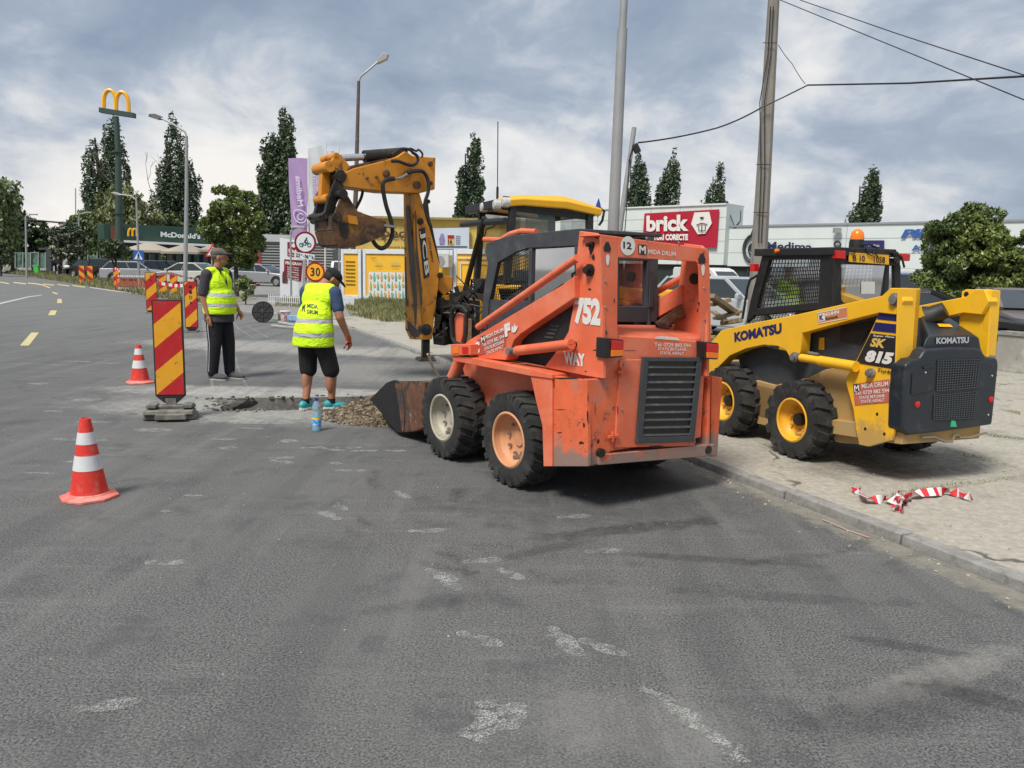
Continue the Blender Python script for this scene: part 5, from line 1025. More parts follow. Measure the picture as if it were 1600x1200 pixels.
def hand(mb, wrist, d, palm_n, s=1, curl=.5):
    """palm, four bent fingers and a thumb; d along the hand, palm_n out of the palm"""
    d = V(d).normalized(); pn = V(palm_n).normalized(); sd = d.cross(pn).normalized() * s; w0 = V(wrist)
    mb.ell(w0 + d * .05, (.02, .02, .02)); kn = []
    mb.cap(w0, w0 + d * .045, .022, .028, 10)
    for i, (o_, L_) in enumerate(((-.030, .066), (-.010, .074), (.010, .070), (.028, .056))):
        b = w0 + d * .088 + sd * o_; mb.cap(w0 + d * .03 + sd * o_ * .7, b, .013, .011, 8)
        p = b; dd = d
        for k, f in enumerate((.45, .32, .23)):
            dd = (dd + pn * curl * (1 + .4 * k)).normalized(); q = p + dd * L_ * f; mb.cap(p, q, .0095 - .001 * k, .0088 - .001 * k, 8); p = q
    p = w0 + d * .025 - sd * .026; dd = (d * .7 - sd * .8 + pn * .3).normalized()
    for L_ in (.035, .03, .025): q = p + dd * L_; mb.cap(p, q, .012, .010, 8); p = q; dd = (dd + d * .3 + pn * .25).normalized()
def limb(mb, pts, rs, n=12):
    for a, b, r1, r2 in zip(pts, pts[1:], rs, rs[1:]): mb.cap(a, b, r1, r2, n)
def head(mb, c, R, beard=0):
    c = V(c); q = lambda x, y, z: c + R @ V((x, y, z))
    mb.ell(q(0, 0, .02), (.076, .095, .095), R, 18, 12); mb.ell(q(0, .02, -.05), (.058, .072, .07), R, 16, 10); mb.ell(q(0, .05, -.075), (.032, .04, .03), R)
    mb.cap(q(0, .085, .02), q(0, .108, -.018), .010, .015, 8); mb.ell(q(0, .088, -.055), (.025, .014, .008), R); mb.ell(q(0, .086, -.068), (.022, .013, .008), R)
    for s in (-1, 1): mb.ell(q(.077 * s, -.005, -.005), (.011, .02, .032), R); mb.ell(q(.03 * s, .078, .036), (.02, .014, .008), R)
# --- man watching at the left
MF = Fr(P(345, 592), 112)
m1 = thing('person', 'standing man in grey cap, yellow vest and black trousers, watching to the right', 'person', MF)
def rotm(rx=0, rz=0, ry=0): return Matrix.Rotation(rz, 3, 'Z') @ Matrix.Rotation(rx, 3, 'X') @ Matrix.Rotation(ry, 3, 'Y')
SH = .985
mb = MB(); W = MF.W; hz = .92
def wl(mb, pts, rs): limb(mb, [W(p) for p in pts], rs)
Rm = Matrix.Rotation(-MF.az, 3, 'Z')
wl(mb, [(.10, 0, .90), (.12, .02, .48), (.11, -.03, .08)], (.09, .06, .045)); wl(mb, [(-.10, .0, .90), (-.10, .06, .48), (-.10, .08, .08)], (.09, .06, .045))
mb.ell(W((0, 0, .98)), (.17, .13, .16), Rm); mb.ell(W((0, .03, 1.15)), (.17, .15, .18), Rm); mb.ell(W((0, -.01, 1.35)), (.19, .12, .16), Rm); wl(mb, [(0, -.02, 1.42), (0, .02, 1.56)], (.07, .058))
wl(mb, [(.19, -.02, 1.43), (.235, -.05, 1.14), (.225, .02, .90)], (.062, .045, .030)); wl(mb, [(-.19, -.02, 1.43), (-.25, -.02, 1.14), (-.20, .16, .95)], (.062, .045, .030))
hand(mb, W((.224, .025, .885)), MF.Rt * .0 + V((0, 0, -1)) + MF.Fd * .15, -MF.Rt, 1, .25); hand(mb, W((-.195, .175, .94)), MF.Fd * .5 + V((0, 0, -.7)), MF.Rt, -1, .5)
mb.fr = None; head(mb, W((0, .045, 1.655)), Matrix.Rotation(-MF.az + .55, 3, 'Z'))
b1 = organic(mb, 'body', M_SKIN, m1, .0075, 4)
mb = MB(); hp = Matrix.Rotation(-MF.az + .55, 3, 'Z'); hc = W((0, .045, 1.655))
mb.ell(hc + hp @ V((0, -.012, .062)), (.088, .108, .068), hp, 20, 12); mb.prism([hc + hp @ V(p) for p in ((-.07, .06, .056), (-.06, .13, .048), (-.02, .165, .042), (.02, .165, .042), (.06, .13, .048), (.07, .06, .056))], V((0, 0, .012)))
organic(mb, 'cap', mat('faded_grey_cap', (.11, .105, .095), .9, var=.25, vs=12, dirt=((.25, .18, .12), 14, .55, .7, .5)), m1, .006, 2)
mb = MB(); mb.ell(hc + hp @ V((0, -.03, .02)), (.081, .085, .065), hp, 16, 10); organic(mb, 'hair', mat('grey_hair', (.10, .085, .07), .9), m1, .008, 2)
mb = MB()
wl(mb, [(.09, 0, .93), (.115, .02, .50), (.115, -.03, .10)], (.118, .092, .072)); wl(mb, [(-.09, .0, .93), (-.10, .06, .50), (-.10, .07, .10)], (.118, .092, .072)); mb.ell(W((0, .0, .96)), (.185, .155, .11), Rm)
tr = organic(mb, 'trousers', M_NAVYP, m1, .012, 5)
mb = MB(); mb.tube([W(p) for p in ((.216, 0, .93), (.222, .01, .70), (.213, .02, .50), (.195, -.01, .3), (.19, -.03, .12))], .005, 5); mb.build('piping', mat('white_piping', (.6, .6, .6), .7), tr)
mb = MB(); wl(mb, [(.19, -.01, 1.43), (.230, -.045, 1.18)], (.076, .064)); wl(mb, [(-.19, -.01, 1.43), (-.240, -.02, 1.18)], (.076, .064)); mb.ell(W((0, .02, 1.06)), (.205, .18, .22), Rm); mb.ell(W((0, 0, 1.3)), (.20, .145, .2), Rm); mb.loft([[W((a_ * cos(t), b_ * sin(t) + .01, z)) for t in [2 * pi * k / 24 for k in range(24)]] for a_, b_, z in ((.205, .185, .79), (.20, .18, .95))]); mb.lathe([(.085, 0), (.075, .05), (.07, .055)], W((0, 0, 1.46)), n=16, cap=True)
organic(mb, 'polo_shirt', M_POLO, m1, .012, 4)
mb = MB(); mb.ell(W((0, .02, 1.10)), (.225, .205, .22), Rm); mb.ell(W((0, 0.01, 1.30)), (.210, .165, .20), Rm); mb.loft([[W((a_ * cos(t), b_ * sin(t) + .02, z)) for t in [2 * pi * k / 24 for k in range(24)]] for a_, b_, z in ((.225, .205, .90), (.232, .215, 1.0), (.225, .205, 1.15))]); wl(mb, [(-.135, -.01, 1.455), (.135, -.01, 1.455)], (.075, .075)); v1 = organic(mb, 'safety_vest', M_VEST, m1, .012, 4)
mb = MB(); mb.prism([W(p) for p in ((-.06, .10, 1.5), (.06, .10, 1.5), (.0, .2, 1.22))], MF.Fd * -.1); 
for s_, q in ((1, 0), ): mb.ell(W((-.16, .17, .98)), (.05, .08, .06), Rm)
for x, y, rz in ((.115, .01, 0), (-.10, .13, .05)):
    mb = MB(); R2 = Matrix.Rotation(-MF.az + rz, 3, 'Z'); c_ = W((x, y, 0)); mb.ell(c_ + R2 @ V((0, .07, .045)), (.052, .125, .048), R2); mb.ell(c_ + R2 @ V((0, -.04, .06)), (.05, .07, .065), R2); sh = organic(mb, 'shoe', mat('grey_shoe', (.07, .068, .068), .8, var=.3, vs=20), m1, .007, 2)
    mb = MB(); mb.loft([[c_ + R2 @ V((.05 * cos(t) * (1.0), .045 + .14 * sin(t), z)) for t in [2 * pi * k / 18 for k in range(18)]] for z in (.003, .022)]); mb.build('sole', mat('pale_sole', (.4, .39, .37), .7), sh)
mb = MB(); mb.lathe([(.033, 0), (.033, .012)], W((.224, .01, .92)), n=14); mb.build('wristband', M_AMB, m1)
# --- man bending over the trench
PF = Fr(P(494, 640), 22)
m2 = thing('person', 'man in yellow vest and black shorts looking down into the trench', 'person', PF)
W = PF.W; Rm = Matrix.Rotation(-PF.az, 3, 'Z'); Rt_ = Rm @ Matrix.Rotation(-.32, 3, 'X')
S2 = .97
def w2(p): return W((p[0] * S2, p[1] * S2, p[2] * S2))
def wl2(mb, pts, rs): limb(mb, [w2(p) for p in pts], rs)
mb = MB(); 
lf, rf_ = (-.10, -.06, 0), (.16, .14, 0)
wl2(mb, [(-.10, -.02, .86), (-.115, .03, .46), (-.10, -.06, .07)], (.09, .058, .036)); wl2(mb, [(.10, -.02, .86), (.155, .10, .46), (.14, .10, .07)], (.09, .058, .036))
for k in ((-.115, -.02, .33), (.15, .065, .33)): mb.ell(w2(k), (.050, .056, .13), Rm)
mb.ell(w2((0, -.03, .92)), (.16, .13, .14), Rm); mb.ell(w2((0, .01, 1.08)), (.145, .11, .17), Rt_); mb.ell(w2((0, .09, 1.27)), (.185, .11, .15), Rt_); wl2(mb, [(0, .13, 1.36), (0, .22, 1.44)], (.065, .058))
wl2(mb, [(.19, .11, 1.33), (.265, .10, 1.06), (.30, .21, .83)], (.062, .047, .030)); wl2(mb, [(-.19, .11, 1.33), (-.23, .16, 1.06), (-.12, .27, .88)], (.062, .047, .030))
hand(mb, w2((-.115, .275, .87)), PF.Fd * .3 + V((0, 0, -1)), PF.Rt, -1, .4)
H2 = Matrix.Rotation(-PF.az - .75, 3, 'Z') @ Matrix.Rotation(-.75, 3, 'X'); hc2 = w2((.045, .27, 1.475)); head(mb, hc2, H2)
organic(mb, 'body', M_SKIN, m2, .0075, 4)
mb = MB(); mb.ell(hc2 + H2 @ V((0, -.012, .055)), (.086, .106, .07), H2, 20, 12); mb.prism([hc2 + H2 @ V(p) for p in ((-.07, .06, .05), (-.06, .13, .042), (-.02, .168, .035), (.02, .168, .035), (.06, .13, .042), (.07, .06, .05))], (H2 @ V((0, 0, .012)))); organic(mb, 'cap', cloth('black_cap', (.008, .008, .009)), m2, .006, 2)
mb = MB(); mb.ell(hc2 + H2 @ V((0, -.035, .01)), (.079, .075, .075), H2, 16, 10); organic(mb, 'hair', M_HAIR, m2, .008, 2)
mb = MB(); wl2(mb, [(-.09, -.02, .88), (-.115, .02, .46)], (.115, .098)); wl2(mb, [(.09, -.02, .88), (.15, .08, .46)], (.115, .098)); mb.ell(w2((0, -.03, .92)), (.185, .155, .12), Rm)
o = organic(mb, 'shorts', M_SHORT, m2, .012, 5)
mb = MB(); wl2(mb, [(.19, .11, 1.33), (.238, .108, 1.16)], (.078, .068)); wl2(mb, [(-.19, .11, 1.33), (-.216, .14, 1.16)], (.078, .068)); mb.ell(w2((0, .08, 1.26)), (.195, .13, .17), Rt_); mb.ell(w2((0, .0, 1.05)), (.17, .14, .2), Rt_); organic(mb, 'tee_shirt', M_TEE, m2, .012, 4)
M_V2 = M_VEST.copy(); M_V2.name = 'fluorescent_vest_back'
for n in M_V2.node_tree.nodes:
    if n.type == 'MATH' and n.operation == 'SUBTRACT' and abs(n.inputs[1].default_value - 1.02) < 1e-5: n.inputs[1].default_value = .84
    elif n.type == 'MATH' and n.operation == 'SUBTRACT' and abs(n.inputs[1].default_value - 1.16) < 1e-5: n.inputs[1].default_value = .99
mb = MB(); mb.ell(w2((0, .075, 1.26)), (.20, .145, .175), Rt_); mb.ell(w2((0, .0, 1.05)), (.205, .17, .24), Rt_); wl2(mb, [(-.13, .11, 1.36), (.13, .11, 1.36)], (.075, .075))
mb.loft([[w2((.25 * cos(t) - .015, .195 * sin(t) - .02, .73)) for t in [2 * pi * k / 24 for k in range(24)]], [w2((.235 * cos(t), .20 * sin(t) - .02, .92)) for t in [2 * pi * k / 24 for k in range(24)]], [w2((.19 * cos(t), .155 * sin(t) + .01, 1.12)) for t in [2 * pi * k / 24 for k in range(24)]]])
v2 = organic(mb, 'safety_vest', M_V2, m2, .012, 5)
# printing on the back of the vest: pushed onto the surface
def on_surface(o, body, LL, LR, UL, m, par, **k):
    mb = MB(); vs, fs = text_mesh(body, k.get('bold', 0), 0, 1) if body else k['poly']; PF = k.get('fr') or globals()['PF']; A = lambda a, b: (LL[0] + (LR[0] - LL[0]) * a + (UL[0] - LL[0]) * b, LL[1] + (LR[1] - LL[1]) * a + (UL[1] - LL[1]) * b)
    inv = Matrix.Rotation(PF.az, 3, 'Z'); out = []
    for a, b in vs:
        d = ray(*A(a, b)); oo = inv @ (V((0, 0, CH)) - PF.O); dd = (inv @ d).normalized(); hit, loc, nn, _ = o.ray_cast(oo, dd); loc = loc if hit else oo + dd * 8.9
        out.append(PF.W(loc - dd * .004))
    mb.add(out, fs); return mb.build(k.get('name', 'lettering'), m, par)
vp = [(329, 415), (333, 415.5), (337, 417), (342, 424), (347, 432), (352, 440.5), (356, 449), (355, 440), (353, 432), (350, 425), (345, 421), (339, 417)]
on_surface(v1, None, (0, 0), (1, 0), (0, 1), M_POLO, v1, poly=(vp, [(0, 1, 11), (1, 2, 3, 11), (3, 4, 10, 11), (4, 5, 9, 10), (5, 6, 7, 8), (5, 8, 9)]), fr=MF, name='open_collar')
on_surface(v2, 'MIDA', (480, 481), (496.5, 482.5), (480, 474), M_BLACK, v2, bold=.03); on_surface(v2, 'DRUM', (480, 490), (496.5, 491.5), (480, 483.5), M_BLACK, v2, bold=.03)
on_surface(v2, 'M', (471, 486), (476.5, 487), (472, 474), M_BLACK, v2, bold=.05)
mb = MB(); hand(mb, w2((.302, .215, .815)), PF.Fd * .35 + V((0, 0, -1)), -PF.Rt, 1, .55); mb.cap(w2((.296, .20, .85)), w2((.302, .215, .81)), .034, .034)
organic(mb, 'work_glove', mat('orange_glove', (.62, .12, .03), .7, var=.3, vs=20, dirt=((.02, .02, .02), 14, .5, .58, .9)), m2, .008, 2)
for (x, y, rz) in ((-.10, -.06, -.1), (.14, .10, -.75)):
    mb = MB(); R2 = Matrix.Rotation(-PF.az + rz, 3, 'Z'); c_ = w2((x, y, 0)); mb.ell(c_ + R2 @ V((0, .07, .045)), (.047, .115, .035), R2); mb.ell(c_ + R2 @ V((0, -.03, .06)), (.044, .06, .05), R2); sh = organic(mb, 'shoe', mat('teal_shoe', (.02, .33, .36), .6, var=.15, dirt=((.5, .5, .48), 25, .6, .66, .7)), m2, .007, 2)
    mb = MB(); mb.loft([[c_ + R2 @ V(((.052 if z < .01 else .05) * cos(t), .05 + .145 * sin(t), z)) for t in [2 * pi * k / 18 for k in range(18)]] for z in (.003, .03)]); mb.build('sole', mat('white_sole', (.6, .6, .58), .6), sh)
    mb = MB(); mb.lathe([(.042, 0), (.043, .05)], c_ + V((0, 0, .075)), n=14); mb.build('sock', M_SHORT, sh)
# ================================================================== STREET THINGS
M_CONE = mat('red_cone_plastic', (.66, .035, .022), .5, var=.08, dirt=[((.62, .25, .20), 8, .5, .72, .6), ((.12, .05, .04), 14, .6, .66, .6)]); M_CONEW = mat('white_reflective_band', (.62, .63, .64), .5, var=.06, vs=15, dirt=[((.35, .33, .30), 9, .5, .75, .6), ((.10, .09, .08), 20, .64, .68, .6)]); M_CONEB = mat('dusty_pink_base', (.66, .16, .13), .75, var=.15, vs=8, dirt=((.55, .42, .37), 6, .45, .7, .7))
L0 = Fr((0, 0, 0), 0)
def cone(loc, az, label, h=.56):
    f = Fr(loc, az); t = thing('traffic_cone', label, 'traffic cone', f, 'red and white traffic cones on the road'); W = f.W; R = lambda z: .118 - (.118 - .033) * (z - .035) / (h - .035)
    mb = MB(f)
    ring = lambda r, z: [(r * cos(a) * (1.0 if k % 2 else 1.03), r * sin(a) * (1.0 if k % 2 else 1.03), z) for k, a in enumerate([2 * pi * k / 8 + pi / 8 for k in range(8)])]
    def lp(rs): mb.loft([[f.W(p) for p in r] for r in rs])
    mb.fr = None; lp([ring(.182, .0), ring(.182, .018), ring(.14, .030), ring(.135, .04)]); mb.build('base', M_CONEB, t, bevel=.004)
    for nm, z0, z1, m, g in (('cone_body', .035, .20, M_CONE, 0), ('reflective_band', .20, .30, M_CONEW, .002), ('cone_body', .30, .375, M_CONE, 0), ('reflective_band', .375, .455, M_CONEW, .002), ('cone_body', .455, h, M_CONE, 0)):
        mb = MB(); pr = [(R(z0) + g, z0), (R(z1) + g, z1)]
        if z1 == h: pr += [(.026, h + .002), (.024, h - .05)]
        mb.lathe(pr, f.O, n=32); mb.build(nm, m, t)
    return t
cone(P(140, 777), 10, 'nearest red and white traffic cone on the bare asphalt', .545); cone(P(219, 598), 25, 'farther red and white traffic cone left of the striped board', .50)
# striped boards
M_BY = mat('board_yellow', (.76, .35, .012), .45, var=.08, vs=8, dirt=[((.25, .15, .03), 22, .60, .64, .7), ((.45, .33, .16), 5, .5, .75, .5)]); M_BR = mat('board_red', (.46, .012, .015), .45, var=.1, vs=8, dirt=[((.62, .22, .2), 34, .66, .68, .8), ((.30, .09, .07), 6, .5, .75, .5)]); M_RUBB = mat('recycled_rubber', (.13, .125, .11), .9, var=.3, vs=12, dirt=((.30, .29, .26), 8, .4, .7, .7), bump=.4)
def board(loc, az, label, w=.26, z0=.26, z1=1.23, flip=1, base='rubber', r=0, writ=None, lean=0, phase=0):
    f = Fr(loc, az); t = thing('warning_board', label, 'warning board', f, 'red and yellow striped warning boards')
    k = lambda x, z, y: f.W((x, y + z * lean, z)); h = w / 2
    mb = MB(); o = .014; mb.prism([k(-h - o, z0 - o, 0), k(h + o, z0 - o, 0), k(h + o, z1 + o, 0), k(-h - o, z1 + o, 0)], f.Fd * .03); mb.prism([k(-h - o, z0 - o, .002), k(-.06, z0 - .09, .002), k(.06, z0 - .09, .002), k(h + o, z0 - o, .002)], f.Fd * .026); mb.build('frame', M_BLACK, t, bevel=.004)
    mb = MB(); n = 5; H = z1 - z0; sl = H / 4 * .95 * flip; ys = []
    def clip(poly, zmin, zmax):
        for s_, zc in ((1, zmin), (-1, zmax)):
            out = []
            for i, p in enumerate(poly):
                q = poly[(i + 1) % len(poly)]; a, b = s_ * (p[1] - zc), s_ * (q[1] - zc)
                if a >= 0: out.append(p)
                if a * b < 0: u = a / (a - b); out.append((p[0] + (q[0] - p[0]) * u, p[1] + (q[1] - p[1]) * u))
            poly = out
            if len(poly) < 3: return []
        return poly
    sh = H / 4.0; z = z0 - sh * (1 + phase) - sh * (2 if phase and flip > 0 else 0); i = 0
    bands = ([], [])
    while z < z1 + abs(sl):
        p = clip([(-h, z), (h, z + sl), (h, z + sl + sh), (-h, z + sh)], z0, z1)
        if p: bands[i % 2].append(p)
        z += sh; i += 1
    for nm, m, bl in (('red_stripe', M_BR, bands[0]), ('yellow_stripe', M_BY, bands[1])):
        mb = MB()
        for p in bl: mb.prism([k(x, zz_, -.002) for x, zz_ in p], f.Fd * .004)
        o_ = MB.build; fake = t
        if mb.v: gs = MB(); gs.v, gs.f, gs.m = mb.v, mb.f, mb.m; gs.ch = [(0, len(mb.v), 0, len(mb.f))]; gs.build('stripes', m, t)
    if base == 'rubber':
        mb = MB(f)
        mb.box((0, .0, .035), (.50, .26, .05), tx=.96, ty=.94); mb.box((0, -.06, .085), (.48, .20, .045), tx=.97, ty=.94); mb.box((0, .02, .125), (.46, .10, .035)); mb.box((-.17, -.02, .14), (.10, .16, .04)); mb.box((.17, -.02, .14), (.10, .16, .04)); mb.box((.03, -.16, .05), (.30, .10, .06), tx=.95); mb.build('base', M_RUBB, t, bevel=.012)
        mb = MB(f); mb.box((0, .015, .16), (.10, .03, .10)); mb.build('foot_clamp', M_RUBB, t, bevel=.003)
    else:
        mb = MB(f)
        for x in (-w * .42, w * .42): mb.box((x, .015, z0 / 2 + .02), (.025, .025, z0)); mb.box((x, .02, .015), (.03, .4, .03))
        mb.box((0, .2, .02), (w, .03, .03)); mb.box((0, -.17, .02), (w, .03, .03)); mb.build('stand', M_STEEL, t)
    if writ:
        mb = MB(); zt = z1 - .14
        for i, ch in enumerate(writ): txt(mb, ch, k(-.03, zt - i * .12, -.006), k(.03, zt - i * .12, -.006), k(-.03, zt - i * .12 + .075, -.006), bold=.01)
        mb.build('lettering', M_BLACK, t)
    return t
board(P(268, 654), -12, 'largest striped board on a grey rubber base, nearest the camera', .262, .25, 1.20)
board(P(300, 519), -12, 'striped board just left of the capped man, letters down its face', .25, .12, 1.13, base='stand', writ='MIDA', phase=.3)
board(P(238, 489), -14, 'striped board half hidden behind the nearest board, left side', .30, .08, 1.22, base='stand', writ='AR', phase=.9)
board(P(255, 461), -10, 'small striped board below the silver car, left of its twin', .34, .06, 1.0, base='stand', phase=.2); board(P(272, 462), -10, 'small striped board below the silver car, right of its twin', .30, .06, 1.0, base='stand', phase=.2)
board(P(128.5, 444), -10, 'left board of the distant pair at the far kerb', .32, .08, 1.15, base='stand', flip=-1); board(P(141.5, 444.5), -10, 'right board of the distant pair at the far kerb', .32, .08, 1.15, base='stand', flip=-1)
board(P(183, 450), -10, 'striped board leaning at the left end of the mesh barrier', .32, .1, 1.1, base='stand')
# mesh barrier
bf = Fr(P(206, 455), -8); t = thing('mesh_barrier', 'low red and white safety mesh barrier before the parked cars', 'barrier', bf)
mb = MB(); gridmesh(mb, [bf.W(p) for p in ((-.7, 0, .1), (.7, 0, .1), (.7, 0, .78), (-.7, 0, .78))], 16, 8, .026); mb.build('mesh', mat('red_mesh', (.62, .05, .06), .6, var=.2, vs=9), t)
mb = MB(bf)
for z in (.14, .76):
    for i in range(12): mb.box((-.6 + i * .11, -.03, z), (.075, .02, .10), ry=.5)
mb.build('white_marks', M_CONEW, t); mb = MB(bf); mb.box((-.72, 0, .42), (.04, .04, .84)); mb.box((.72, 0, .42), (.04, .04, .84)); mb.build('post', M_CONE, t)
# barrier tape
M_TW = mat('white_tape', (.70, .70, .70), .5, var=.05); M_TR = mat('red_tape', (.60, .02, .03), .5, var=.05)
def tape(pts, w, label, seg=.18, twist=0, sag=0):
    mb = MB(); pts = [V(p) for p in pts]; cum = [0]
    for a, b in zip(pts, pts[1:]): cum.append(cum[-1] + (b - a).length)
    def at(d):
        for i in range(len(pts) - 1):
            if d <= cum[i + 1] + 1e-9: return pts[i].lerp(pts[i + 1], (d - cum[i]) / max(1e-6, cum[i + 1] - cum[i]))
        return pts[-1]
    n = max(6, int(cum[-1] / seg * (2 if not twist else 8))); L_ = cum[-1]; prev = None
    for i in range(n + 1):
        d = L_ * i / n; p = at(d) - V((0, 0, sag * 4 * (d / L_) * (1 - d / L_))); tw = twist * (i * .16 + sin(i * .13) * 1.2); q = at(min(L_, d + .01)) - at(max(0, d - .01)); q.normalize()
        side = V((0, 0, 1)); ss = (side - q * q.dot(side)).normalized(); up = (ss * cos(tw) + q.cross(ss) * sin(tw)) * w / 2; cur = (p + up, p - up)
        if prev: mb.mi = (i // (4 if twist else 1)) % 2; mb.add([prev[0], cur[0], cur[1], prev[1]], [(0, 1, 2, 3)])
        prev = cur
    o = mb.build('barrier_tape', [M_TW, M_TR], fr=Fr(pts[0], 0)); return tag(o, label, 'barrier tape')
a = P(245, 489); tape([Q(238, 430, a.y), Q(250, 428, a.y + 2), Q(268, 427, a.y + 6), Q(292, 434, 33), Q(320, 437, 34)], .08, 'red and white tape stretched from a board towards the lamp post', .25); tape([Q(247, 442, a.y), Q(268, 444, a.y), Q(290, 446, 24)], .09, 'short red and white tape between the two middle striped boards', .2, sag=.03)
tape([Q(178, 419, 44), Q(184, 421, 44), Q(187, 424, 44)], .12, 'scrap of tape tied to the board beside the mesh barrier', .2)
gt = [(1333, 762), (1345, 768), (1352, 778), (1365, 781), (1385, 779), (1400, 781), (1404, 790), (1410, 795), (1405, 786), (1418, 778), (1440, 770), (1460, 768), (1480, 768), (1500, 770), (1518, 776)]
gp_ = [P(u, v, .075 + .010 * (i % 3)) for i, (u, v) in enumerate(gt)]
tape(gp_, .062, 'crumpled red and white tape lying on the pale paving at the right', .09, 1.1)
tape([P(1398, 794, .08), P(1402, 786, .09), P(1408, 778, .08), P(1404, 770, .08)], .05, 'loose knot at the middle of the crumpled tape on the paving', .07, .9)
mb = MB(); mb.tube([P(1285, 812, .006), P(1305, 820, .012), P(1325, 829, .006), P(1358, 840, .006)], .004, 6); tag(mb.build('cable_scrap', mat('pinkish_cable', (.45, .30, .26), .7), fr=Fr(P(1320, 829), 0)), 'thin curved scrap of pale cable lying beside the kerb', 'cable')
# bottle
BF = Fr(P(495, 673), 0); t = thing('water_bottle', 'plastic water bottle with blue cap standing on the road', 'bottle', BF); s_ = .94
M_PET = bpy.data.materials.new('clear_plastic'); M_PET.use_nodes = True; nt = M_PET.node_tree; nt.nodes.clear()
tr = N(nt, 'ShaderNodeBsdfTransparent', ins={0: (.80, .93, .97, 1)}); df = N(nt, 'ShaderNodeBsdfDiffuse', ins={0: (.45, .60, .66, 1)}); gl = N(nt, 'ShaderNodeBsdfGlossy', ins={0: (1, 1, 1, 1), 1: .08}); m1_ = N(nt, 'ShaderNodeMixShader', ins={0: .35, 1: tr.outputs[0], 2: df.outputs[0]}); m2_ = N(nt, 'ShaderNodeMixShader', ins={0: .15, 1: m1_.outputs[0], 2: gl.outputs[0]}); nt.links.new(m2_.outputs[0], N(nt, 'ShaderNodeOutputMaterial').inputs[0])
mb = MB(); mb.lathe([(r * s_, z * s_) for r, z in ((.001, .004), (.036, .0), (.045, .012), (.046, .06), (.044, .07), (.046, .08), (.046, .20), (.043, .21), (.046, .22), (.043, .25), (.03, .29), (.014, .315), (.0135, .325))], BF.O, n=24); mb.build('bottle_body', M_PET, t)
mb = MB(); mb.lathe([(r * s_, z * s_) for r, z in ((.001, .006), (.042, .004), (.044, .07), (.044, .15), (.001, .151))], BF.O, n=20); mb.build('water', mat('bottled_water', (.16, .50, .72), .15, var=.05), t)
mb = MB(); mb.lathe([(.0475 * s_, .062 * s_), (.0475 * s_, .125 * s_)], BF.O, n=24); lb = mb.build('label', mat('blue_label', (.05, .32, .75), .5, var=.15, vs=30, dirt=((.7, .75, .8), 30, .5, .6, .6)), t); mb = MB(); mb.lathe([(.0477 * s_, .125 * s_), (.0477 * s_, .145 * s_)], BF.O, n=24); mb.build('label_band', mat('yellow_label', (.85, .62, .03), .5, var=.05), t)
mb = MB(); mb.lathe([(.017 * s_, .315 * s_), (.017 * s_, .342 * s_), (.001, .343 * s_)], BF.O, n=16); mb.build('cap', mat('blue_cap', (.01, .03, .35), .4), t)
# stick against the loader, manhole cover, containers
mb = MB(); mb.tube([P(690, 592) + V((.05, -.4, 0)), Q(676, 572, 10.6), Q(668, 553, 10.5)], [.02, .018, .016], 7); tag(mb.build('wooden_handle', mat('pale_wood', (.45, .35, .24), .7, var=.2), fr=Fr(P(690, 592), 0)), 'pale wooden tool handle leaning beside the digger stabiliser', 'tool handle')
MH = Fr(P(411, 504), -5); t = thing('manhole_cover', 'black round manhole cover standing on edge by the kerb', 'manhole cover', MH); ax = (V((.1, -1, .18))).normalized(); c_ = MH.O + V((0, 0, .29)); mb = MB()
mb.lathe([(.28, .03), (.29, 0), (.27, -.012), (.26, .0), (.25, .0), (.001, .0)], c_, -ax, 36); mb.lathe([(.001, .03), (.28, .03)], c_, -ax, 36); mb.build('disc', M_BLACK, t)
mb = MB(); e1 = ax.cross(V((0, 0, 1))).normalized(); e2 = e1.cross(ax)
for k in range(8): d = e1 * cos(2 * pi * k / 8) + e2 * sin(2 * pi * k / 8); mb.bar(c_ + d * .05 + ax * .006, c_ + d * .26 + ax * .006, .02, .02, up=ax)
mb.lathe([(.06, .015), (.045, .02), (.001, .02)], c_, ax, 14); mb.lathe([(.17, .0), (.17, .015), (.15, .015), (.15, 0)], c_, ax, 28); mb.build('ribs', M_BLACK, t)
def bucket_(loc, r, h, m, label, nm='paint_bucket', lid=None):
    f = Fr(loc, 0); t = thing(nm, label, 'bucket', f); mb = MB(); mb.lathe([(.001, 0), (r * .85, 0), (r, h), (r + .008, h), (r + .008, h - .02), (r, h - .03)], f.O, n=20); mb.build('pail', m, t); mb = MB(); mb.lathe([(r + .01, h - .01), (r + .01, h + .015), (.001, h + .02)], f.O, n=20); mb.build('lid', lid or M_WTXT, t)
bucket_(P(446, 501), .14, .26, mat('printed_white_pail', (.6, .56, .56), .5, var=.3, vs=12, dirt=((.45, .04, .06), 9, .52, .56, .8)), 'white pail with red print beside the manhole cover')
f = Fr(P(462, 502), 10); mb = MB(f); mb.box((0, 0, .09), (.42, .25, .16), tx=.95); o = mb.build('plastic_crate', mat('blue_white_plastic', (.25, .42, .68), .5, var=.4, vs=7), bevel=.02); tag(o, 'pale blue plastic container lying behind the bending man', 'container'); f = Fr(P(432, 500), 10); mb = MB(f); mb.box((0, 0, .1), (.2, .2, .18)); mb.box((-.02, 0, .2), (.15, .16, .03)); tag(mb.build('tool_box', mat('grey_box', (.35, .37, .35), .7, var=.3, vs=8), bevel=.01), 'small grey box between the manhole cover and the white pail', 'box')
mb = MB(); mb.bar(P(425, 508, .06), P(468, 512, .06), .05, .03); mb.bar(P(436, 503, .07), P(470, 509, .07), .05, .03); tag(mb.build('timber_laths', mat('pale_lath', (.5, .5, .46), .8, var=.2), fr=Fr(P(440, 508), 0)), 'pale timber laths lying on the kerb below the white pail', 'timber')
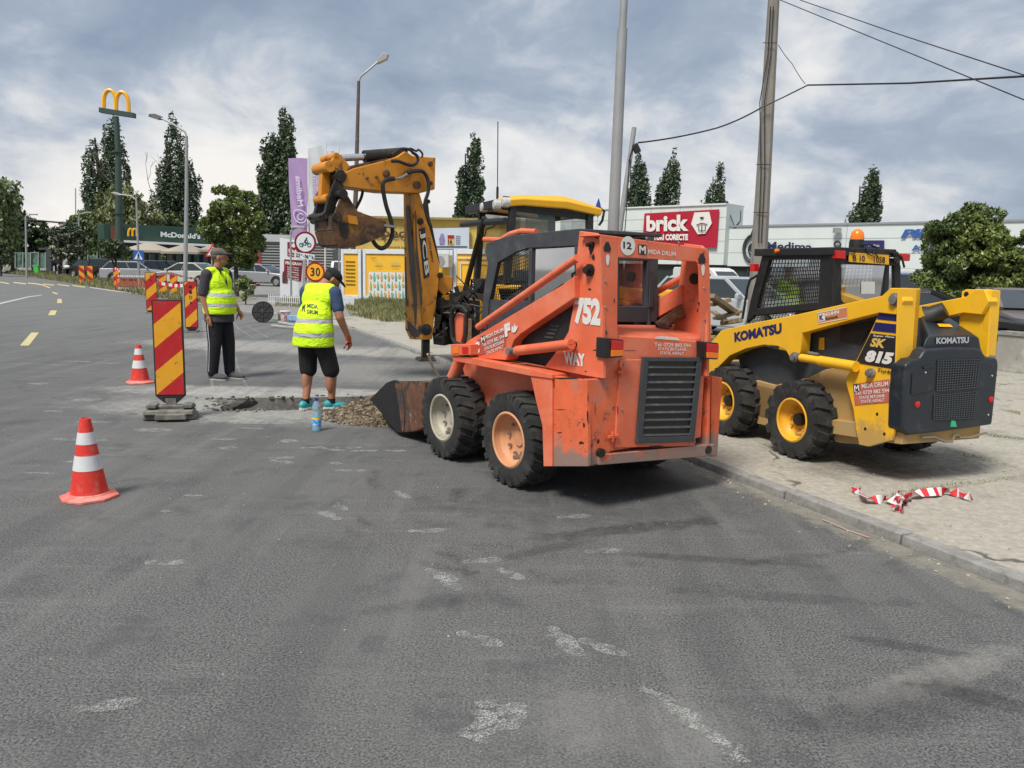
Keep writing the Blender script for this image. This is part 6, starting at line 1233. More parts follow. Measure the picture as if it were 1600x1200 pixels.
# ------------------------------------------------------------------ signs
M_SW = mat('sign_white', (.62, .68, .70), .4, var=.04); M_SR = mat('sign_red', (.42, .008, .02), .4, var=.05); M_SB = mat('sign_blue', (.012, .10, .42), .4, var=.05); M_GALV = mat('galvanised_steel', (.36, .37, .37), .5, .4, var=.12, vs=10); M_SK = mat('sign_black', (.01, .012, .014), .5, var=0)
M_SO = mat('sign_amber', (.85, .40, .02), .4, var=.05)
def roundsign(par, c, r, face, rim=M_SR):
    mb = MB(); ax = V((0, -1, 0)); mb.lathe([(.001, -.02), (r, -.02), (r, .0), (r * .8, .002)], c, ax, 36); mb.lathe([(r * .8, .002), (r, 0)], c, ax, 36); d = mb.build('sign_rim', rim, par); mb = MB(); mb.lathe([(r * .82, .004), (.001, .004)], c, ax, 36); mb.build('sign_face', face, d); return d
def facept(c, r): return lambda x, z: c + V((x * r, -.010, z * r))
y_ = P(487, 500).y; f = Fr(P(487, 500), 0); t = thing('road_sign', 'round red ringed sign with a cyclist and hours plate below', 'road sign', f)
c_ = Q(477, 379, y_); R_ = .31; mb = MB(); mb.tube([f.O, Q(484, 372, y_ + .06)], .03, 10); mb.build('pole', M_GALV, t); d = roundsign(t, c_, R_, M_SW); q = facept(c_, R_); mb = MB()
for x in (-.36, .36): mb.lathe([(.17 * R_, 0), (.20 * R_, .001)], q(x, -.22), (0, -1, 0), 20); mb.lathe([(.13 * R_, .0), (.19 * R_, .0)], q(x, -.22), (0, -1, 0), 20)
for a, b, w_ in (((-.36, -.22), (-.08, .02), .05), ((-.36, -.22), (0, -.24), .05), ((0, -.24), (.22, .05), .05), ((.36, -.22), (.22, .08), .05), ((-.08, .02), (.16, .0), .05), ((-.06, .08), (.12, .30), .14), ((.12, .28), (.25, .10), .06), ((-.05, .05), (.08, -.05), .09), ((.08, -.05), (.0, -.25), .07)): mb.bar(q(*a), q(*b), .004, w_ * R_, up=(0, -1, 0)) if False else mb.bar(q(*a), q(*b), w_ * R_, .004, up=(0, -1, 0))
mb.lathe([(.001, .002), (.075 * R_, .002)], q(.14, .40), (0, -1, 0), 14); mb.build('symbol', mat('sign_dark_green', (.01, .05, .05), .5, var=0), d)
mb = MB(); A, B_, C_, D_ = [Q(u, v, y_ - .02) for u, v in ((460, 402.5), (491, 407), (491.5, 398), (460.5, 393.5))]; mb.prism([A, B_, C_, D_], V((0, .015, 0))); pl = mb.build('hours_plate', M_SW, t); mb = MB(); y2_ = y_ - .03; txt(mb, '22', *[Q(u, v, y2_) for u, v in ((462, 401), (468.5, 402), (462, 395.2))], bold=.02); txt(mb, '00', *[Q(u, v, y2_) for u, v in ((469, 399), (472.3, 399.5), (469, 396.2))]); txt(mb, '-', *[Q(u, v, y2_) for u, v in ((473.2, 400.6), (475, 400.8), (473.2, 399.8))]); txt(mb, '06', *[Q(u, v, y2_) for u, v in ((476, 403.2), (482, 404.2), (476, 397.3))], bold=.02); txt(mb, '00', *[Q(u, v, y2_) for u, v in ((482.5, 400.8), (485.5, 401.3), (482.5, 398))]); txt(mb, 'h', *[Q(u, v, y2_) for u, v in ((487, 405), (490, 405.5), (487, 399))], bold=.02)
mb.build('lettering', M_SK, pl)
f = Fr(P(493, 503), 0); y_ = f.O.y; t = thing('road_sign', 'round amber 30 sign with red ring above an amber triangle', 'road sign', f); mb = MB(); mb.tube([f.O, Q(493, 412, y_ + .06)], .03, 10); mb.build('pole', M_GALV, t); c_ = Q(492.5, 425, y_); d = roundsign(t, c_, .27, M_SO, mat('sign_bright_red', (.62, .02, .01), .4, var=.05)); q = facept(c_, .27); mb = MB(); txt(mb, '3', q(-.48, -.42), q(-.06, -.42), q(-.48, .45), bold=.02); txt(mb, '0', q(.06, -.42), q(.5, -.42), q(.06, .45), bold=.02); mb.build('lettering', M_SK, d)
mb = MB(); mb.prism([Q(u, v, y_ + .03) for u, v in ((473, 464), (512, 466), (492.5, 436))], V((0, .02, 0))); tr_ = mb.build('triangle_rim', MATS['sign_bright_red'], t); mb = MB(); mb.prism([Q(u, v, y_ + .02) for u, v in ((480, 460), (505, 461.5), (492.5, 444))], V((0, .008, 0))); mb.build('triangle_face', M_SO, tr_)
f = Fr(P(218, 453), 0); y_ = f.O.y; t = thing('street_lamp', 'lamp post with a blue pedestrian crossing sign on it', 'street lamp', f); mb = MB(); top = Q(213, 312, y_); mb.tube([f.O, top], [.07, .045], 10); mb.build('pole', M_GALV, t); mb = MB(); mb.tube([top, Q(205, 306, y_), Q(185, 303.5, y_)], .03, 8); arm_ = mb.build('arm', M_GALV, t); mb = MB(); mb.prism([Q(u, v, y_) for u, v in ((186, 305.5), (180, 304.5), (172, 301), (178, 299.5), (186, 302))], V((0, .25, 0))); mb.build('lamp_head', M_GALV, t, bevel=.02)
mb = MB(); k = lambda u, v, d=0: Q(u, v, y_ - .1 - d); mb.prism([k(208, 407), (k(224.5, 407.5)), k(224.5, 391.5), k(208, 391)], V((0, .02, 0))); sg = mb.build('crossing_sign', M_SB, t, bevel=.01); mb = MB(); mb.prism([k(209.5, 405, .01), k(223, 405.5, .01), k(216.2, 393, .01)], V((0, .005, 0))); tri = mb.build('triangle', M_SW, sg)
mb = MB(); walk = lambda u, v, s: [mb.bar(k(u + a[0] * s, v - a[1] * s, .03), k(u + b[0] * s, v - b[1] * s, .03), w_ * s * y_ / 1230, .004, up=(0, -1, 0)) for a, b, w_ in (((0, 4.5), (0, 8.5), 2.2), ((0, 4.5), (-2.2, 0), 1.2), ((0, 4.5), (2.2, 0), 1.2), ((0, 8), (-2, 5.5), .9), ((0, 8), (2.2, 5.8), .9))]; walk(216.2, 404.5, .85); mb.lathe([(.001, 0), (.035, 0)], k(216.2, 396.4, .03), (0, -1, 0), 10); mb.build('symbol', M_SK, tri)
f = Fr(P(331, 474), 0); y_ = f.O.y; t = thing('road_sign', 'red bordered triangular pedestrian sign beside the capped man', 'road sign', f); mb = MB(); mb.tube([f.O, Q(331, 385, y_)], .03, 8); mb.build('pole', M_GALV, t); mb = MB(); mb.prism([k(320, 401), k(343.5, 401), k(332, 381)], V((0, .02, 0))); tr_ = mb.build('triangle_rim', MATS['sign_bright_red'], t); mb = MB(); mb.prism([k(324, 399, .02), k(340, 399, .02), k(332, 385.5, .02)], V((0, .005, 0))); tf = mb.build('triangle_face', M_SW, tr_); mb = MB(); walk(331.5, 398.5, 1.0); mb.lathe([(.001, 0), (.03, 0)], k(331.8, 388.6, .03), (0, -1, 0), 10); mb.build('symbol', M_SK, tf)
# ------------------------------------------------------------------ lamps, poles, wires, flags
f = Fr(P(289, 471), 0); y_ = f.O.y; t = thing('street_lamp', 'tall slim grey street lamp arching left above the capped man', 'street lamp', f); mb = MB(); mb.tube([f.O, Q(291.5, 300, y_), Q(291.5, 213, y_)], [.09, .07, .055], 12); mb.build('pole', M_GALV, t); mb = MB(); mb.tube([Q(291.5, 213, y_), Q(289, 206, y_), Q(280, 200, y_), Q(265, 191, y_), Q(252, 185, y_)], .035, 8); mb.build('arm', M_GALV, t)
mb = MB(); mb.loft([[Q(u, v, y_) + V((0, d, 0)) for u, v, d in ((254, 187.5, .02), (250, 188.5, -.12), (233, 182.5, -.05), (231, 179.5, .05), (238, 179, .2), (252, 184, .15))], [Q(u, v, y_) + V((0, d, .04)) for u, v, d in ((254, 186.5, .02), (250, 187, -.1), (234, 181.5, -.05), (232, 179, .05), (239, 178, .18), (252, 183, .13))]]); mb.build('lamp_head', mat('dark_lamp', (.06, .06, .065), .5), t)
f = Fr(P(548, 466), 0); y_ = f.O.y; t = thing('street_lamp', 'tall brown street lamp rising behind the digger bucket', 'street lamp', f); mb = MB(); M_BRP = mat('brown_steel', (.10, .075, .065), .7, var=.25, vs=5, dirt=((.3, .26, .24), 3, .5, .7, .6)); mb.tube([f.O, Q(556, 300, y_), Q(560.5, 127, y_)], [.13, .11, .07], 10); mb.build('pole', M_BRP, t); mb = MB(); mb.tube([Q(560.5, 127, y_), Q(564, 119, y_), Q(575, 110, y_), Q(590, 97, y_)], .05, 8); mb.build('arm', M_GALV, t)
mb = MB(); mb.prism([Q(u, v, y_) for u, v in ((588, 99), (591, 90), (599, 81), (607, 84), (604, 92), (594, 97))], V((0, .3, 0))); mb.build('lamp_head', M_GALV, t, bevel=.03)
def slim_lamp(u0, v0, u1, v1, hd, label, r=.06):
    f = Fr(P(u0, v0), 0); y_ = f.O.y; t = thing('street_lamp', label, 'street lamp', f); mb = MB(); mb.tube([f.O, Q(u1, v1, y_)], [r, r * .7], 8); mb.build('pole', M_GALV, t); mb = MB(); mb.tube([Q(u1, v1, y_)] + [Q(a, b, y_) for a, b in hd], .04, 6); mb.build('arm', M_GALV, t)
    mb = MB(); e = Q(*hd[-1], y_); mb.box(e, (.6, .2, .1)); mb.build('lamp_head', M_GALV, t, bevel=.02)
slim_lamp(42, 435, 40, 338, [(44, 336), (52, 335)], 'small street lamp at the far left before the willow', .09); slim_lamp(124, 432, 123, 337, [(126, 334), (138, 332)], 'street lamp above the flowering tree beyond the road', .09); slim_lamp(455, 470, 454, 362, [(458, 358), (466, 355)], 'short lamp beside the grey louvred shed', .05)
M_SPOLE = mat('painted_steel_pole', (.31, .32, .33), .55, .2, var=.12, vs=3, dirt=((.20, .07, .03), 2.2, .64, .68, .95)); yp = 14.0; f = Fr(P(955, 600) * 0 + V(((955 - 800) / 1230 * yp, yp, .06)), 0)
def rq_(u, v): return Q(u, v, yp)
mb = MB(); b0 = rq_(957.5, 372); d_ = (rq_(957.5, 372) - rq_(975, 20)).normalized(); base = b0 + d_ * ((b0.z - .06) / -d_.z); f = Fr((base.x, base.y, .06), 0); mb.tube([base, b0, rq_(972.5, 45)], [.115, .10, .085], 16); mb.tube([rq_(972.4, 47), rq_(977, -30), rq_(981, -90)], [.065, .062, .06], 14); tag(mb.build('steel_pole', M_SPOLE, fr=f), 'grey steel pole with rust patches behind the orange loader', 'pole')
yp = 15.5; b0 = Q(968, 360, yp); tp = Q(991, 199, yp); d_ = (b0 - tp).normalized(); base = b0 + d_ * ((b0.z - .06) / -d_.z); f = Fr((base.x, base.y, .06), 0); t = thing('cable_post', 'slimmer slanted post with a speaker and cable loops', 'pole', f); mb = MB(); mb.tube([base, b0, tp], [.055, .055, .045], 10); mb.build('post', M_GALV, t)
mb = MB(); mb.box(Q(994, 232, yp), (.12, .12, .18), ry=-.5); mb.build('speaker', M_BLACK, t, bevel=.02); mb = MB(); mb.tube([Q(u, v, yp - .05) for u, v in ((990, 226), (984, 245), (986, 262), (994, 258), (1001, 248), (1000, 240), (995, 236))], .012, 6); mb.tube([Q(u, v, yp - .05) for u, v in ((990, 228), (983, 250), (981, 290), (978, 340), (976, 365))], .01, 6); mb.build('cable', M_BLACK, t)
M_CPOLE = mat('weathered_concrete_pole', (.25, .235, .21), .9, var=.15, vs=3, streak=((.12, .115, .10), 6, .7), bump=.3, bs=25); yp = 16.5
b0, tp = Q(1188, 380, yp), Q(1210, -10, yp); d_ = (b0 - tp).normalized(); base = b0 + d_ * ((b0.z - .06) / -d_.z); f = Fr((base.x, base.y, .06), 0); t = thing('utility_pole', 'square concrete utility pole behind the yellow loader cab', 'utility pole', f)
def sq(c, w): return [c + V((x * w, y * w * .8, 0)) for x, y in ((-1, -1), (.4, -1.05), (1, -.4), (1, 1), (-1, 1))]
mb = MB(); mb.loft([sq(base, .17), sq(b0, .145), sq(tp, .10)]); mb.build('shaft', M_CPOLE, t, bevel=.01)
mb = MB(); 
for u in (-3, 1.5): mb.tube([Q(1188 + u, 380, yp - .16), Q(1193 + u * 1.3, 270, yp - .16), Q(1192 + u * 1.6, 160, yp - .15), Q(1203 + u, 85, yp - .13), Q(1207 + u, 10, yp - .12)], .010, 5)
for v in (67, 257, 332): x_ = 1206 - (v - 10) * .055; mb.tube([Q(x_ - 11, v, yp - .13), Q(x_ + 11, v, yp - .17)], .008, 5)
mb.build('cable', M_BLACK, t)
def wire(pts, ys, r, label, sag=0):
    P_ = [Q(u, v, y) for (u, v), y in zip(pts, ys)]; out = []
    for a, b in zip(P_, P_[1:]):
        for k in range(9): tt = k / 9; out.append(a.lerp(b, tt) - V((0, 0, sag * 4 * tt * (1 - tt))))
    out.append(P_[-1]); mb = MB(); mb.tube(out, r, 6); tag(mb.build('overhead_wire', M_BLACK, fr=Fr(out[0], 0)), label, 'wire')
wire([(1219, 0), (1400, 74), (1700, 197)], (16.4, 13, 9), .008, 'thin wire descending right from the concrete pole, lower of two'); wire([(1250, 0), (1400, 52), (1700, 150)], (16.4, 13, 9), .008, 'thin wire descending right from the concrete pole, upper of two')
wire([(997, 223), (1120, 200), (1190, 168)], (15.4, 16, 16.3), .016, 'black cable from the slanted post to the concrete pole', .03); wire([(1192, 167), (1228, 150), (1262, 133)], (16.3, 16.2, 16), .014, 'short black cable crossing the concrete pole'); wire([(1262, 133), (1420, 130), (1720, 112)], (16, 13.5, 10), .016, 'thick black cable running to the right edge of the picture'); wire([(1216, 70), (1238, 100), (1258, 131)], (16.3, 16.2, 16), .007, 'thin slack wire curling down beside the concrete pole', .02)
# flags
M_LIL = mat('lilac_banner', (.40, .27, .50), .75, var=.08, vs=1.5); M_FW = mat('white_banner', (.60, .63, .66), .75, var=.08, vs=1.5); M_FT = mat('lilac_print', (.62, .55, .70), .7, var=0)
def banner(base_uv, yb_, quad_, m, label, pole_u, words_, wm, crop=None):
    f = Fr((0, yb_, .06), 0); f.O = Q(pole_u[0], 470, yb_); f.O.z = .06; t = thing('banner_flag', label, 'flag', f, 'tall banner flags by the shop entrance'); mb = MB(); mb.tube([f.O, Q(pole_u[1], pole_u[2], yb_)], .04, 8); mb.build('pole', M_WTXT, t)
    LL, LR, UR, UL = [Q(u, v, yb_) for u, v in quad_]; mb = MB(); nx, ny = 8, 16; rows = []
    for j in range(ny + 1):
        for i in range(nx + 1): p = LL.lerp(LR, i / nx).lerp(UL.lerp(UR, i / nx), j / ny); rows.append(p + V((0, .10 * sin(i * .9 + j * .45) * (1 - abs(i / nx - .5)), 0)))
    mb.add(rows, [(j * (nx + 1) + i, j * (nx + 1) + i + 1, (j + 1) * (nx + 1) + i + 1, (j + 1) * (nx + 1) + i) for j in range(ny) for i in range(nx)]); cl = mb.build('cloth', m, t, smooth=180)
    if words_: mb = MB(); txt(mb, words_[0], *[Q(u, v, yb_ - .13) for u, v in words_[1]], bold=.02); mb.build('lettering', wm, cl)
    return t, cl
t, cl = banner(None, 36, [(456, 372), (481, 372), (481, 247), (450, 247)], M_LIL, 'lilac banner flag with white name and drop emblem', (481, 482, 244), ('Medima', [(465, 323), (461.5, 275), (474, 322)]), M_FT)
def drop(mb, c, s, wd, rev=False):
    pts = []
    for k in range(30):
        a = .35 + 2 * pi * k / 29 * .9; r = 1 + .35 * max(0, cos(a - 2.4)) ** 6; pts.append(c + V((cos(a) * s * r, 0, sin(a) * s * r)))
    mb.tube(pts, wd, 6); mb.tube([c + V((cos(a) * s * .5, 0, sin(a) * s * .5)) for a in [.8 + 5.2 * k / 16 for k in range(17)]], wd, 6)
mb = MB(); drop(mb, Q(470, 339, 35.86), .27, .03); mb.build('emblem', M_FT, cl)
banner(None, 39, [(484, 380), (509, 380), (508, 226), (481, 232)], M_FW, 'white banner flag half hidden by the digger bucket', (508, 509, 224), ('Medima', [(490, 318), (488, 262), (498, 318)]), MATS['lilac_banner']); banner(None, 40, [(511, 390), (524, 390), (523, 236), (511, 236)], M_FW, 'rearmost white banner flag behind the digger bucket', (530, 529, 230), None, None)
# totem
TY = 34.5; f = Fr((0, 0, 0), 0); f = Fr(P(455, 467), 0); t = thing('sign_totem', 'white totem board with red opening hours panel', 'sign', f); T_ = lambda u, v, d=0: Q(u, v, TY - d); mb = MB(); mb.prism([T_(437.5, 466), T_(472, 466), T_(475, 378), T_(437, 372)], V((0, .4, 0))); bd = mb.build('board', mat('totem_white', (.66, .68, .70), .5, var=.04), t, bevel=.01)
mb = MB(); mb.prism([T_(449, 400, .02), T_(474, 403, .02), T_(474, 380, .02), T_(449, 378, .02)], V((0, .01, 0))); mb.prism([T_(443.5, 433, .02), T_(470, 440, .02), T_(473, 407, .02), T_(444, 405, .02)], V((0, .01, 0))); pn = mb.build('panel', mat('maroon_panel', (.20, .012, .03), .5, var=.05), bd)
mb = MB(); K3 = lambda b_, *q, **k: txt(mb, b_, *[T_(u, v, .04) for u, v in q], **k); K3('brick', (451, 394.5), (465, 396.5), (451, 388.5), bold=.05); K3('PRETURI', (451, 399), (462, 400.5), (451, 396.5), bold=.02); K3('PROGRAM', (446, 413), (471, 415.5), (446, 408), bold=.04)
for i, s_ in enumerate(('Luni - Vineri', '08.00 - 19.00', 'Sambata', '08.00 - 17.00', 'Duminica', '09.00 - 15.00')): K3(s_, (449, 418.3 + i * 3.5), (467, 420 + i * 3.7), (449, 416.3 + i * 3.5), bold=.03)
mb.add([T_(459 + 4 * cos(pi / 3 * k + .5), 383.5 + 3.6 * sin(pi / 3 * k + .5), .04) for k in range(6)], [tuple(range(6))]); mb.build('lettering', M_WTXT, pn); mb = MB(); mb.prism([T_(441, 442, .03), T_(449, 442, .03), T_(449, 431, .03), T_(446, 428, .03), T_(446, 424, .03), T_(442, 424, .03), T_(441, 430, .03)], V((0, .01, 0))); mb.build('picture', mat('dark_print', (.10, .03, .03), .6, var=.5, vs=5), bd)
# low white picket fences
def picket(u0, v0, u1, v1, label):
    a, b = P(u0, v0), P(u1, v1); f = Fr(a, 0); t = thing('picket_fence', label, 'fence', f); d = (b - a); n = int(d.length / .10); mb = MB()
    for i in range(n + 1): p = a.lerp(b, i / n); mb.bar(p + V((0, 0, .05)), p + V((0, 0, .42)), .03, .02, up=(0, 1, 0))
    mb.build('pickets', M_FW, t); mb = MB(); mb.bar(a + V((0, .02, .15)), b + V((0, .02, .15)), .03, .02); mb.bar(a + V((0, .02, .34)), b + V((0, .02, .34)), .03, .02); mb.build('rail', M_FW, t)
picket(420, 477, 468, 480, 'low white picket fence before the totem'); picket(524, 477, 553, 483, 'low white picket fence left of the yellow containers')
# ================================================================== BUILDINGS
M_WALLW = mat('white_metal_cladding', (.62, .67, .65), .6, var=.06, vs=.5, dirt=((.30, .33, .31), .8, .55, .8, .35)); M_DGL = mat('dark_window_glass', (.035, .05, .055), .12, var=.3, vs=.7); M_FRM = mat('dark_window_frame', (.03, .035, .04), .5)
def fquad(mb, q, th): mb.prism(q, th)
# shop halls at the right: one facade line receding to the left
FA, FD = V((14.8, 55, 0)), V((1, -.9, 0)).normalized(); FN = V((-FD.y, FD.x, 0)); FN = FN if FN.y > 0 else -FN
FF = Fr((14.8, 55, .05), math.degrees(math.atan2(FD.x, FD.y)))
def FQ(u, v, d=0.0): r = ray(u, v); o = V((0, 0, CH)); t = ((FA - FN * d) - o).dot(FN) / r.dot(FN); return o + r * t
def fz(u, v): return FQ(u, v).z
hall = thing('shop_hall', 'long low white shop hall with dark windows behind the yellow loader', 'building', FF)
zl = fz(1300, 352); a, b = FQ(1135, 400), FQ(1720, 400)
def fwall(mb, p, q, z0, z1, off_=0, th=.3): p, q = V(p), V(q); mb.prism([V((p.x, p.y, z0)) - FN * off_, V((q.x, q.y, z0)) - FN * off_, V((q.x, q.y, z1)) - FN * off_, V((p.x, p.y, z1)) - FN * off_], FN * th)
mb = MB(); zw = fz(1160, 416); fwall(mb, a, b, zw, zl, 0, 14); wl_ = mb.build('wall', M_WALLW, hall); mb = MB(); fwall(mb, a - FD * .1, b, zl, zl + .12, .08, 14.2); mb.build('roof_edge', mat('grey_flashing', (.25, .27, .28), .6), hall)
mb = MB()
for k in range(int((b - a).length / 1.1)): 
    pass
zz_ = zw + .9
while zz_ < zl - .2: fwall(mb, a, b, zz_, zz_ + .03, .012, .02); zz_ += .9
for k in range(8): p = a + FD * (2.5 + k * 5.5); fwall(mb, p, p + FD * .04, zw, zl, .012, .02)
mb.build('panel_joints', mat('joint_grey', (.36, .40, .39), .7), wl_)
gl_ = MB(); fwall(gl_, a, b, .05, zw, -.25, .1); win = gl_.build('window', M_DGL, hall); mb = MB()
k = 0; p = a.copy()
while (p - a).length < (b - a).length - 1.6: fwall(mb, p, p + FD * .10, .05, zw, -.1, .2); p = p + FD * 1.55
fwall(mb, a, b, zw - 1.15, zw - 1.05, -.12, .1); fwall(mb, a, b, zw - .08, zw, -.1, .1); fr_ = mb.build('window_frame', M_FRM, win)
mb = MB(); p = FQ(1128, 440); fwall(mb, p - FD * .15, p + FD * .15, .05, zw, .02, .3); mb.build('column', M_WALLW, hall)
def ftext(body, LL, LR, UL, m, par, d=.12, **k): mb = MB(); txt(mb, body, FQ(*LL, d), FQ(*LR, d), FQ(*UL, d), **k); return mb.build('lettering', m, par)
M_NVT = mat('navy_letters', (.015, .02, .07), .5, var=0); M_BLT = mat('blue_letters', (.03, .10, .32), .5, var=0)
ftext('Medima', (1198, 391), (1269, 393), (1198, 377.5), M_NVT, wl_, bold=.03)
ftext('PIESE', (1407, 372), (1490, 370), (1409, 358.5), M_BLT, wl_, bold=.06, shear=.2); ftext('AUTO', (1424, 392), (1480, 391), (1424, 383), M_BLT, wl_, bold=.04)
mb = MB(); c_ = FQ(1178, 388, .15)
def fdrop(c, s, wd): 
    pts = [c + FD * (cos(t) * s) + V((0, 0, sin(t) * s * 1.25 + (.5 * s if abs((t % (2 * pi)) - pi / 2) < .3 else 0))) for t in [pi * .1 + 2 * pi * k / 30 * .93 for k in range(30)]]; mb.tube(pts, wd, 6); mb.tube([c + FD * (cos(t) * s * .45) + V((0, 0, sin(t) * s * .5 - .05)) for t in [1.2 + 4.9 * k / 14 for k in range(15)]], wd, 6)
fdrop(c_, .72, .11); mb.build('emblem', M_FRM, wl_)
mb = MB(); mb.prism([FQ(1350, 391, .15), FQ(1381, 391, .15), FQ(1381, 375.5, .15), FQ(1350, 375.5, .15)], FN * .1); sg = mb.build('blue_sign', mat('deep_blue_sign', (.02, .02, .12), .5), wl_); ftext('Medima', (1357, 385), (1374, 385.5), (1357, 381), M_WTXT, sg, .2)
mb = MB(); mb.tube([FQ(1308.5 + 4.8 * cos(t), 382 + 4.8 * sin(t), .2) for t in [2 * pi * k / 16 for k in range(17)]], .06, 6); mb.build('emblem', M_FRM, wl_)
mb = MB(); mb.box(FQ(1308, 360, .3), (.4, .35, .3)); mb.build('camera_box', M_GALV, wl_)
# the higher hall with the red sign
hall2 = thing('shop_hall', 'taller white hall with the big red shop sign', 'building', Fr(FQ(1050, 470), FF.az * 180 / pi)); a2 = FQ(925, 400, .6); b2 = FQ(1131, 400, .6); z2_ = fz(1135, 321); z2b = FQ(1131, 414, .6).z
mb = MB(); fwall(mb, a2 - FD * 8, b2, z2b, z2_, 0, 2.5); w2_ = mb.build('wall', M_WALLW, hall2); mb = MB(); fwall(mb, a2 - FD * 8, b2, .05, z2b, -.3, .2); mb.build('window', M_DGL, hall2); mb = MB(); fwall(mb, a2 - FD * 8, b2, z2_, z2_ + .1, .1, 2.7); mb.build('roof_edge', M_WALLW, hall2)
mb = MB()
for k in range(7): zz_ = z2b + .8 * (k + 1); (fwall(mb, a2 - FD * 8, b2, zz_, zz_ + .03, .012, .02) if zz_ < z2_ - .2 else None)
for k in range(8): p = b2 - FD * (1.2 + 2.4 * k); fwall(mb, p, p + FD * .04, z2b, z2_, .012, .02)
mb.build('panel_joints', MATS['joint_grey'], w2_)
G_ = lambda u, v, d=.8: FQ(u, v, d)
mb = MB(); mb.prism([G_(1003, 386), G_(1119, 387), G_(1123, 327), G_(1007, 333.5)], FN * .1); rs = mb.build('red_sign', mat('crimson_sign', (.40, .008, .03), .5, var=.05, vs=.5), w2_)
mb = MB(); txt(mb, 'brick', G_(1010, 362, .9), G_(1076, 361, .9), G_(1010, 337, .9), bold=.045); txt(mb, 'PRETURI CORECTE', G_(1009, 375.5, .9), G_(1075, 375.5, .9), G_(1009, 366, .9), bold=.06); mb.build('lettering', M_WTXT, rs)
mb = MB(); hx = [(1085, 332), (1108, 331), (1112, 349), (1102, 365), (1090, 366), (1080, 350)]; mb.prism([G_(u, v, .9) for u, v in hx[::-1]], FN * .04); em = mb.build('emblem', M_WTXT, rs)
mb = MB()
for s_ in ([(1093, 339), (1100, 339), (1098, 342), (1095, 342)], [(1088, 351), (1096, 348), (1105, 350), (1105, 351.5), (1096, 349.6), (1088, 352.5)], [(1095.7, 352), (1097, 352), (1097, 363), (1095.7, 363)], [(1091, 353), (1092, 353), (1092, 360), (1091, 359)], [(1101.5, 353), (1102.5, 353), (1102, 360), (1101, 360)], [(1091, 360), (1102, 360), (1102, 361), (1091, 361)]): mb.prism([G_(u, v, .97) for u, v in s_], FN * .01)
mb.build('emblem_lines', mat('dark_red_print', (.06, .01, .02), .5), em)
f = Fr(FQ(1155, 470), 0); t = thing('roof_antenna', 'thin metal aerials on the roof beside the red sign', 'antenna', Fr(FQ(1153, 357), 0)); mb = MB(); mb.tube([FQ(1148, 355), FQ(1139, 330)], .035, 5); mb.tube([FQ(1149, 357), FQ(1157, 345), FQ(1157.5, 329)], .035, 5); mb.tube([FQ(1146, 357), FQ(1156, 346)], .03, 5); mb.build('rods', M_FRM, t)
# yellow supermarket and its containers
M_YW = mat('yellow_render_wall', (.62, .44, .11), .85, var=.12, vs=.7, dirt=((.34, .27, .12), 1.2, .5, .7, .5)); Y1 = 45.0
f = Fr(Q(660, 470, Y1), 0); f.O.z = .05; t = thing('supermarket', 'yellow supermarket building behind the white containers', 'building', f); S1 = lambda u, v, d=0: Q(u, v, Y1 - d)
zt1 = S1(676, 343).z; x0, x1 = S1(546, 400).x, S1(860, 400).x; mb = MB(); mb.box(((x0 + x1) / 2, Y1 + 6, zt1 / 2), (x1 - x0, 12, zt1)); wl1 = mb.build('wall', M_YW, t)
mb = MB(); mb.box(((x0 + x1) / 2, Y1 - .05, zt1 + .05), (x1 - x0 + .3, .5, .12)); mb.build('parapet', mat('stained_parapet', (.33, .26, .11), .9, var=.3, vs=3), t)
mb = MB(); txt(mb, 'supeco', S1(574, 375, .1), S1(648, 377, .1), S1(574, 360, .1), bold=.02); txt(mb, 'economii la fiecare pas', S1(600, 389, .1), S1(662, 391, .1), S1(600, 383.5, .1), bold=.02); mb.build('lettering', mat('brown_black_letters', (.06, .04, .02), .6, var=0), wl1)
mb = MB(); mb.prism([S1(668, 389, .3), S1(733, 389, .3), S1(733, 355.5, .3), S1(668, 357, .3)], V((0, .15, 0))); bb_ = mb.build('billboard', mat('billboard_white', (.55, .62, .70), .5, var=.06, vs=2), t); mb = MB(); 
mb.prism([S1(678, 386.2, .33), S1(730, 386.2, .33), S1(730, 384.7, .33), S1(678, 384.7, .33)], V((0, .02, 0))); mb.build('billboard_bar', M_SK, bb_)
mb = MB(); mb.prism([S1(699, 382, .33), S1(709.5, 382, .33), S1(709.5, 367, .33), S1(699, 367, .33)], V((0, .02, 0))); pt = mb.build('price_tag', mat('price_orange', (.75, .42, .12), .5), bb_); mb = MB(); mb.prism([S1(699.5, 372, .36), S1(709, 372, .36), S1(709, 367.5, .36), S1(699.5, 367.5, .36)], V((0, .02, 0))); mb.build('price_header', M_SR, pt); mb = MB(); txt(mb, '16', S1(700, 381, .37), S1(706.5, 381, .37), S1(700, 373.5, .37), bold=.02); mb.build('lettering', M_SK, pt)
mb = MB(); mb.prism([S1(u, v, .33) for u, v in ((687, 382), (694, 382), (695, 375), (693, 365), (689, 365), (686, 374))], V((0, .02, 0))); mb.build('picture', mat('violet_print', (.25, .20, .42), .6, var=.6, vs=3), bb_); mb = MB()
for k in range(5): mb.prism([S1(u, v, .33) for u, v in ((712, 368 + 3 * k), (719, 368 + 3 * k), (719, 369.3 + 3 * k), (712, 369.3 + 3 * k))], V((0, .02, 0)))
mb.build('small_print', mat('pale_print', (.35, .35, .42), .6), bb_)
